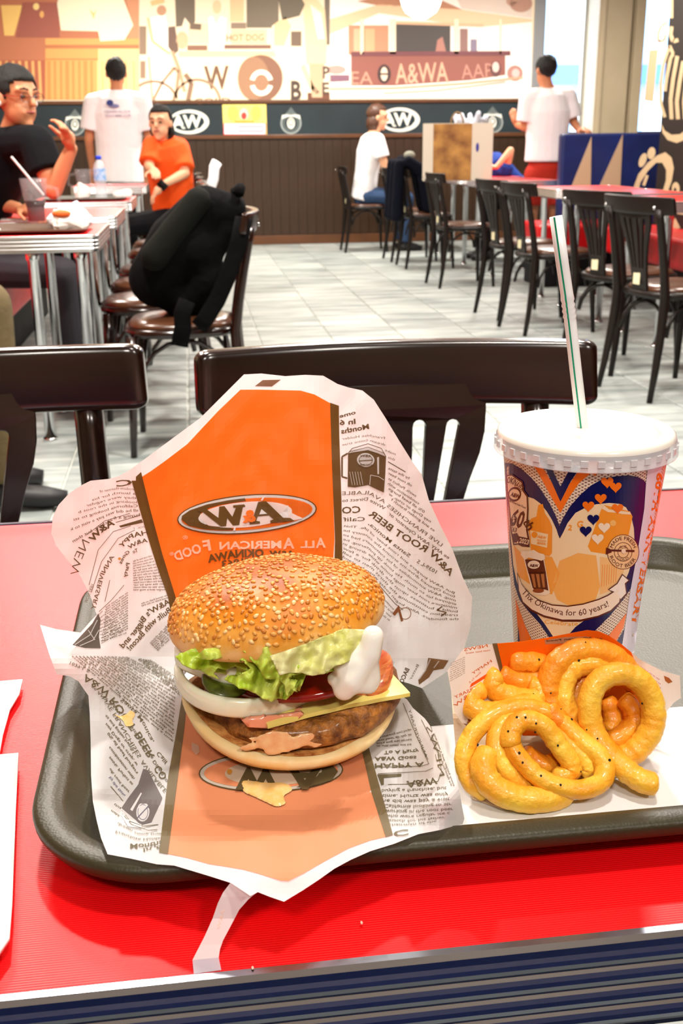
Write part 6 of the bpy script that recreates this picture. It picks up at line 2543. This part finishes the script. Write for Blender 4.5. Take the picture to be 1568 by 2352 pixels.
def arc_path(cx, cy, r, a0, a1, n=10, ry=None):
    return [(cx+r*math.cos(a0+(a1-a0)*i/n), cy+(ry or r)*math.sin(a0+(a1-a0)*i/n)) for i in range(n+1)]


P.text('MADE FRESH', arc_path(sx_, sy_, 25, PI*1.1, PI*1.9, ry=28), 8, BRC, 6, 0, -1)
P.text('ROOT BEER', arc_path(sx_, sy_, 33, PI*.9, PI*.15, ry=36), 8, BRC, 6, 0, -1)
P.text('ICE', [(sx_-7, sy_-8), (sx_+8, sy_-9)], 6, BRC, 6, 0, -1)
P.text('COLD', arc_path(sx_, sy_, 19, PI*.8, PI*.25, ry=20), 5, BRC, 6, 0, -1)
P.line([(sx_-39, sy_-4), (sx_+26, sy_-2)], 4.5, BRC, 7)
P.poly([(sx_-39, sy_-10), (sx_-30, sy_-7), (sx_-26, sy_+1), (sx_-40, sy_+6)], BRC, 7)
P.ell(sx_+1, sy_-2, 5, 6, c8(255, 222, 190), 8)
M_cink = print_mat('cup_ink', rough=.3, spec=.5)
co = P.build('printed_artwork', M_cink, cp)
co['kind'] = 'stuff'
# lid
LZ = CZ1-CZ0
M_lid = mat('milky_lid', (.93, .9, .82), rough=.25, alpha=.93, coat=.3, sss=.1)
M_skirt = mat('clear_lid_skirt', (.86, .86, .9), rough=.15, alpha=.42, coat=.5)
mb = MB()
mb.lathe([(.0464, LZ+.0040), (.0460, LZ+.0058), (.0446, LZ+.0070), (.0432, LZ+.0070), (.0416, LZ+.0052), (.0395, LZ+.0048), (.0380, LZ+.0066), (.034, LZ+.0076), (.022, LZ+.0080), (.020, LZ+.0068), (.012, LZ+.0062), (.010, LZ+.0076), (.001, LZ+.0076)], 96, close=False)
mb.build('lid_top', M_lid, cp, smooth=True)
mb = MB()
mb.lathe([(.0464, LZ+.0040), (.0468, LZ+.0030), (.0470, LZ-.0025), (.0478, LZ-.0034), (.0478, LZ-.0040), (.0465, LZ-.0036), (.0461, LZ+.003), (.0456, LZ+.0040)], 96, close=False)
sk = mb.build('lid_skirt', M_skirt, cp, smooth=True)
nb = MB()
nb.box((-.0018, -.0004, -.0016), (.0018, .0004, .0016))
for k in range(36):
    a = 2*PI*k/36
    R_ = Matrix.Rotation(a+PI/2, 3, 'Z')
    c_ = Vector((.0472*math.cos(a), .0472*math.sin(a), LZ+.0003))
    if k == 0:
        nub_me = nb.mesh('skirt_nub', mat('lid_nub', (.9, .9, .93), rough=.15, alpha=.75, coat=.5))
    o = link('skirt_nub', nub_me, sk, tuple(c_))
    o.rotation_euler = R_.to_euler()

# straw
s0 = at_z(1337, 985, CZ0+LZ+.0066)
s0b = s0
top = at_y(1276, 497, s0.y+.004)
dirn = (top-s0).normalized()
bend_ = at_y(1306, 712, (s0.y+top.y)/2)
stw = empty('drinking_straw', tuple(s0-dirn*.02), 0, 'white bendy straw with a green stripe standing in the lidded paper cup', 'straw')


def SL_(p):
    return Vector(p)-(s0-dirn*.02)


pts = [s0-dirn*.02, s0.lerp(bend_, .5), bend_-dirn*.005]
rs = [.0031, .0031, .0031]
for k in range(8):
    pts.append(bend_-dirn*.005+dirn*(.0014*k+.0005))
    rs.append(.0035 if k % 2 else .0030)
pts += [bend_+dirn*.008, bend_.lerp(top, .5), top]
rs += [.0032, .0032, .0032]
mb = MB()
mb.tube([SL_(p) for p in pts], rs, 20, caps=False)
o = mb.build('straw_tube', mat('straw_plastic', (.93, .95, .95), rough=.3, coat=.3), stw, smooth=True)
sd = o.modifiers.new('s', 'SOLIDIFY')
sd.thickness = .0003
mb = MB()
base = 0
for i, (p, r_) in enumerate(zip(pts, rs)):
    tow = (CAMP-p)
    tow = (tow-dirn*tow.dot(dirn)).normalized()
    sd_ = dirn.cross(tow)
    for a in (-.38, -.25, -.12):
        mb.v.append(tuple(SL_(p+(tow*math.cos(a)+sd_*math.sin(a))*(r_+.00012))))
for i in range(len(pts)-1):
    for k in range(2):
        mb.f.append((i*3+k, i*3+k+1, (i+1)*3+k+1, (i+1)*3+k))
        mb.c.append(None)
mb.build('green_stripe', mat('green_ink', hexc('0c9a72'), rough=.35), stw)

# ------------------------------------------------------------------ curly fries and their sleeve
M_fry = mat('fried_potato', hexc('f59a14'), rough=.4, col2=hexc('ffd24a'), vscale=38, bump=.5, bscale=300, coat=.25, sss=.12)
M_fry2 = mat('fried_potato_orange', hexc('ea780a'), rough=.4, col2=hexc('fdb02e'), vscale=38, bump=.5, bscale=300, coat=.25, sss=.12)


def zf(pts):
    return [(1000+a/2.76, 1400+b/2.76) for a, b in pts]


def spline(P_, n=6):
    out = []
    m = len(P_)
    for i in range(m-1):
        p0, p1, p2, p3 = P_[max(0, i-1)], P_[i], P_[i+1], P_[min(m-1, i+2)]
        for k in range(n):
            t = k/n
            out.append(.5*((2*p1)+(-p0+p2)*t+(2*p0-5*p1+4*p2-p3)*t*t+(-p0+3*p1-3*p2+p3)*t**3))
    out.append(P_[-1])
    return out


FR = []


def fry(path, Yf, label, r=.0044, m=None, seed=0, dl=None):
    m = m or M_fry
    pts = []
    for i, (x, y) in enumerate(zf(path)):
        dY = dl[i] if dl else 0
        pts.append(at_y(x, y, Yf(x, y)+dY*.001))
    pts = spline(pts, 7)
    n_ = len(pts)
    rs = []
    for i in range(n_):
        e = min(1, (min(i, n_-1-i)+1.2)/3.5)
        rs.append(r*1.12*(.55+.45*e)*(1+.09*noise.noise(Vector((i*.35, seed, 0)))))
    org = pts[n_//2].copy()
    mb = MB()
    mb.tube([p-org for p in pts], rs, 14, flat=.92)
    for i, v in enumerate(mb.v):
        v = Vector(v)
        mb.v[i] = tuple(v+Vector((noise.noise(v*420), noise.noise(v*420+Vector((9, 0, 0))), noise.noise(v*420+Vector((0, 9, 0)))))*.00035)
    o = single('curly_fry', mb, m, label, 'fries', 'curly fries in the paper sleeve', smooth=True, loc=tuple(org))
    FR.append(o)
    return o


def Yf1(x, y):
    return .4335+(1835-y)*.00013


def Yr(x, y):
    return .4515+(1750-y)*.00008


def Yb(x, y):
    return .468+(1700-y)*.00005


fry([(330, 1165), (240, 1110), (190, 1020), (182, 920), (220, 810), (300, 720), (410, 655), (530, 628), (650, 640), (760, 690), (850, 770), (940, 850), (1030, 920), (1072, 1010), (1050, 1090), (960, 1135), (850, 1138), (740, 1110), (650, 1060), (570, 985), (500, 900), (470, 820)], Yf1, 'large front curly fry looping round the whole front coil', .0046, seed=1, dl=[3, 3, 3, 2, 2, 1, 1, 1, 1, 1, 0, -2, -4, -5, -7, -8, -8, -8, -7, -6, -5, -4])
fry([(470, 880), (480, 780), (530, 715), (610, 705), (690, 745), (750, 820), (800, 890), (850, 960), (860, 1020), (810, 1060), (740, 1050)], Yf1, 'short pale curly fry ring around the hole of the front coil', .0046, seed=2, dl=[-6, -6, -6, -6, -6, -5, -4, -3, -2, -1, 1])
fry([(560, 690), (460, 700), (400, 760), (378, 850), (400, 940), (450, 1020), (520, 1090), (600, 1130)], Yf1, 'curly fry arc between the outer and inner rings of the front coil', .0043, seed=3, dl=[1, 0, -1, -2, -2, -2, -1, 0])
fry([(340, 900), (300, 990), (330, 1085), (410, 1155), (520, 1195), (640, 1205), (760, 1185), (830, 1150)], Yf1, 'thick yellow curly fry curving along the bottom of the front coil', .0058, seed=4, dl=[0, -3, -5, -6, -6, -6, -5, -2])
fry([(700, 700), (780, 790), (870, 870), (940, 940), (970, 1010), (930, 1040)], Yf1, 'curly fry band at the right inside of the front coil', .0040, seed=5, dl=[3, 1, 0, -1, 0, 2])
fry([(1400, 1110), (1320, 1090), (1240, 1045), (1160, 975), (1085, 895), (1030, 830), (990, 740), (975, 640), (985, 540), (1030, 460), (1110, 415), (1210, 410), (1300, 460), (1360, 550), (1382, 660), (1365, 760), (1310, 850), (1230, 920), (1160, 945)], Yr, 'long curly fry with a straight tail ending at the lower right', .0056, seed=6, dl=[-18, -17, -14, -10, -7, -5, -3, -3, -3, -3, -3, -3, -3, -3, -3, -3, -2, -1, 0])
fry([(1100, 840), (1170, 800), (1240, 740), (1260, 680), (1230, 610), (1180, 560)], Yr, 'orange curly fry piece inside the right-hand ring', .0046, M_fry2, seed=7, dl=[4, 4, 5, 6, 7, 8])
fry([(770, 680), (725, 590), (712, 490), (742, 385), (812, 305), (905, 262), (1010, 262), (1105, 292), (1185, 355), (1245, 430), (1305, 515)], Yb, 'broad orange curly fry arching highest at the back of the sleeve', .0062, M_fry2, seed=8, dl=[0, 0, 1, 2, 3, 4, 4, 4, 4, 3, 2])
fry([(930, 780), (870, 690), (820, 590), (815, 490), (850, 400), (920, 355), (1010, 350), (1070, 375)], Yb, 'mid curly fry ring nested under the highest back arch', .0052, seed=9, dl=[-6, -4, -2, 0, 1, 2, 2, 3])
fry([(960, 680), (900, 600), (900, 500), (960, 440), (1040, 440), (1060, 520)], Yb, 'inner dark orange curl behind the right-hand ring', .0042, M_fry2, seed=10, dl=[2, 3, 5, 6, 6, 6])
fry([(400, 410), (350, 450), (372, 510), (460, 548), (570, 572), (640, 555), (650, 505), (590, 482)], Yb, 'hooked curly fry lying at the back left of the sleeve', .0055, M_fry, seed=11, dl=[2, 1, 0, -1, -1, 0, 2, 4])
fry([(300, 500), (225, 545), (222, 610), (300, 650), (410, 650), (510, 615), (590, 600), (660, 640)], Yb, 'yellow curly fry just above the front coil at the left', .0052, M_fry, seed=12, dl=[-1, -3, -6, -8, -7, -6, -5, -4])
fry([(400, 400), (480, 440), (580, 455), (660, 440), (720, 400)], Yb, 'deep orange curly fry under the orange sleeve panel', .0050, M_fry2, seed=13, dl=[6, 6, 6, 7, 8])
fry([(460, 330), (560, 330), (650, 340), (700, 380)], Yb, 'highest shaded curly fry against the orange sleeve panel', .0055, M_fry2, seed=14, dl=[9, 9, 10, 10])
fry([(190, 720), (230, 690), (300, 680), (360, 660)], Yf1, 'browned fry end poking out left of the front coil', .0042, mat('fried_potato_brown', hexc('7a3a0c'), rough=.5, col2=hexc('c8701c'), vscale=40, bump=.6, bscale=200), seed=15, dl=[12, 12, 12, 10])
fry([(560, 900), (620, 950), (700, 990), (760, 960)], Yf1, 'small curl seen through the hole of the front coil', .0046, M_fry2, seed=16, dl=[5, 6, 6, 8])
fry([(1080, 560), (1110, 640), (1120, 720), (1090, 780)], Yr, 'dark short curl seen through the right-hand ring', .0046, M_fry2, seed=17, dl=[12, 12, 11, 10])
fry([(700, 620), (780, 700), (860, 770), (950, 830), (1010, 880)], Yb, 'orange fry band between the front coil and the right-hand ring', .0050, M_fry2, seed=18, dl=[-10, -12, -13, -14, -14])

sl = empty('fries_sleeve', (0, 0, 0), 0, 'printed paper fries sleeve with orange panel behind the curly fries', 'sleeve')


def Ysl(x, y):
    k = (x-1290)/260
    return .4885-.022*k*k+.0012*noise.noise(Vector((x/60, y/60, 2)))-(.00005*(1700-y) if y > 1700 else 0)-.010*sstep(1180, 1030, x)


def S_sl(x, y, l=0):
    return at_y(x, y, Ysl(x, y)-.0002*l)


P = Print(S_sl, 10)
P.poly([(1065, 1489), (1110, 1481), (1135, 1479), (1200, 1473), (1254, 1465), (1300, 1456), (1348, 1447), (1375, 1450), (1398, 1460), (1425, 1478), (1449, 1498), (1470, 1515), (1521, 1541), (1561, 1552), (1563, 1603), (1547, 1614), (1530, 1635), (1520, 1648), (1505, 1650), (1490, 1680), (1440, 1700), (1200, 1700), (1060, 1660), (1043, 1635), (1036, 1590), (1027, 1540)], c8(248, 238, 230), 0)
P.poly([(1140, 1478), (1200, 1473), (1254, 1465), (1300, 1456), (1348, 1447), (1375, 1450), (1398, 1460), (1425, 1478), (1449, 1498), (1462, 1530), (1480, 1575), (1500, 1640), (1440, 1690), (1200, 1690), (1160, 1600), (1150, 1535)], c8(255, 118, 14), 1)
P.poly([(1130, 1478), (1141, 1477), (1155, 1538), (1148, 1544)], c8(128, 104, 70), 2)
P.poly([(1250, 1470), (1300, 1463), (1345, 1462), (1390, 1472), (1350, 1476), (1290, 1478), (1252, 1480)], c8(206, 160, 120), 2)
P.text('All American Food', [(1385, 1470), (1345, 1466), (1255, 1474)], 4, c8(120, 90, 60), 3, .02)
r3 = c8(226, 120, 60)
for i, (t_, a, b, h_) in enumerate((("HAPPY", (1130, 1520), (1085, 1550), 6), ("ANNIVERSARY", (1140, 1560), (1045, 1605), 7), ("Goes To A", (1105, 1545), (1078, 1570), 4), ("A&W", (1090, 1590), (1045, 1625), 8), ("root beer stand", (1125, 1495), (1070, 1502), 4), ("NEWS", (1120, 1486), (1066, 1496), 7))):
    P.text(t_, [a, b], h_, r3, 2, .01)
P.poly([(1078, 1580), (1134, 1545), (1138, 1536), (1130, 1534), (1120, 1546), (1082, 1570)], c8(255, 110, 40), 3)
for k in range(9):
    P.text(' '.join(wds[k*2:k*2+4]), [(1068, 1510+k*4.5), (1034, 1525+k*5)], 2.5, c8(150, 110, 90), 2, .01)
for k in range(8):
    P.text(' '.join(wds[k*3:k*3+5]), [(1470+k*4, 1530+k*12), (1515+k*2, 1560+k*10)], 4, c8(214, 130, 150), 2, .01)
P.poly([(1524, 1552), (1536, 1557), (1544, 1566), (1535, 1570), (1527, 1564)], c8(196, 120, 70), 3)
P.build('back_panel', M_paper, sl)['kind'] = 'stuff'


def S_sl2(x, y, l=0):
    z = FZ+.0022+.014*sstep(1100, 1035, x)*sstep(1900, 1780, y)+.010*sstep(1700, 1640, y)
    p = at_z(x, y, z)
    return p+(CAMP-p).normalized()*.0002*l


P = Print(S_sl2, 10)
P.poly([(1036, 1590), (1046, 1640), (1200, 1640), (1400, 1640), (1520, 1648), (1500, 1700), (1470, 1745), (1440, 1770), (1395, 1795), (1300, 1835), (1230, 1862), (1150, 1858), (1085, 1835), (1058, 1790), (1046, 1720), (1040, 1650)], c8(248, 226, 196), 0)
P.build('lower_panel', M_paper, sl)['kind'] = 'stuff'


# napkins and small things


def sheet(name, poly_w, z0, th, label, cat, m, wave=.0006, cell=.01, fz=None):
    vs, fs = grid_fill([(x*1000, y*1000) for x, y in poly_w], cell*1000)
    mb = MB()
    for x, y in vs:
        X, Y = x/1000, y/1000
        z = z0+wave*(1+noise.noise(Vector((X*30, Y*30, 1))))+(fz(X, Y) if fz else 0)
        mb.v.append((X, Y, z))
    mb.f = fs
    mb.c = [None]*len(fs)
    o = single(name, mb, m, label, cat, smooth=True)
    sd = o.modifiers.new('s', 'SOLIDIFY')
    sd.thickness = th
    sd.offset = 1
    return o


M_nap = mat('white_napkin', (.86, .86, .86), rough=.8, transl=.1)
sheet('paper_napkin', [(.100, .4065), (.345, .4065), (.34, .512), (.112, .512)], FZ+.0003, .0006, 'plain white paper napkin lying on the tray under the fries sleeve', 'napkin', M_nap, .0003)
w1 = [at_z(x, y, TZ) for x, y in ((53, 1573), (46, 1605), (24, 1640), (8, 1700), (-2, 1760))]
sheet('wet_wipe_packet', [(p.x, p.y) for p in w1]+[(-.20, .515), (-.21, .60)], TZ+.0015, .0016, 'white folded packet at the left edge, farther of the two', 'napkin', M_nap, .0008)
w2 = [at_z(x, y, TZ) for x, y in ((45, 1752), (38, 1900), (31, 2105), (25, 2180), (-2, 2218))]
sheet('paper_napkin', [(p.x, p.y) for p in w2]+[(-.2, .372), (-.215, .515)], TZ+.0030, .0022, 'white folded napkin at the left edge, nearer of the two', 'napkin', M_nap, .0008)
for x, y, lb in ((830, 2122, 'tiny pale crumb on the red table right of the torn wrapper tail'), (580, 2226, 'tiny pale crumb on the red table near the metal edge')):
    p = at_z(x, y, TZ)
    mb = MB()
    mb.sphere((0, 0, .0006), .0007, 8, 6, (.8, 1.4, .8))
    single('crumb', mb, mat('crumb', hexc('f0c8b8'), rough=.7), lb, 'crumb', smooth=True, loc=tuple(p))
# pepper specks on the fries
sp_ = MB()
for (x, y) in zf([(637, 722), (632, 776), (530, 910), (552, 970), (668, 1054), (792, 1112), (920, 1028), (775, 862), (515, 683), (862, 697), (958, 762), (1026, 818), (950, 208), (908, 322), (655, 318), (794, 632), (265, 858), (1102, 955), (1310, 595), (570, 684), (730, 530), (620, 535), (460, 772)]):
    dg = bpy.context.evaluated_depsgraph_get()
    d = ray(x, y).normalized()
    hit = None
    for o in FR:
        ok, loc, nrm, _ = o.ray_cast(CAMP-o.location, d)
        if ok:
            w_ = loc+o.location
            if hit is None or (w_-CAMP).length < (hit-CAMP).length:
                hit = w_
    if hit is not None:
        sp_.sphere(hit, random.uniform(.0004, .0008), 6, 4)
tag(sp_.build('pepper', mat('black_pepper', (.02, .012, .005), rough=.8)), 'black pepper specks sprinkled over the curly fries', 'pepper', None, 'stuff')

# the two paper things get their origin where they rest on the tray
for e_, b_ in ((wr_, V(.03, .50, TZ)), (sl, V(.19, .455, TZ))):
    e_.location = b_
    for ch in e_.children:
        ch.location = -b_
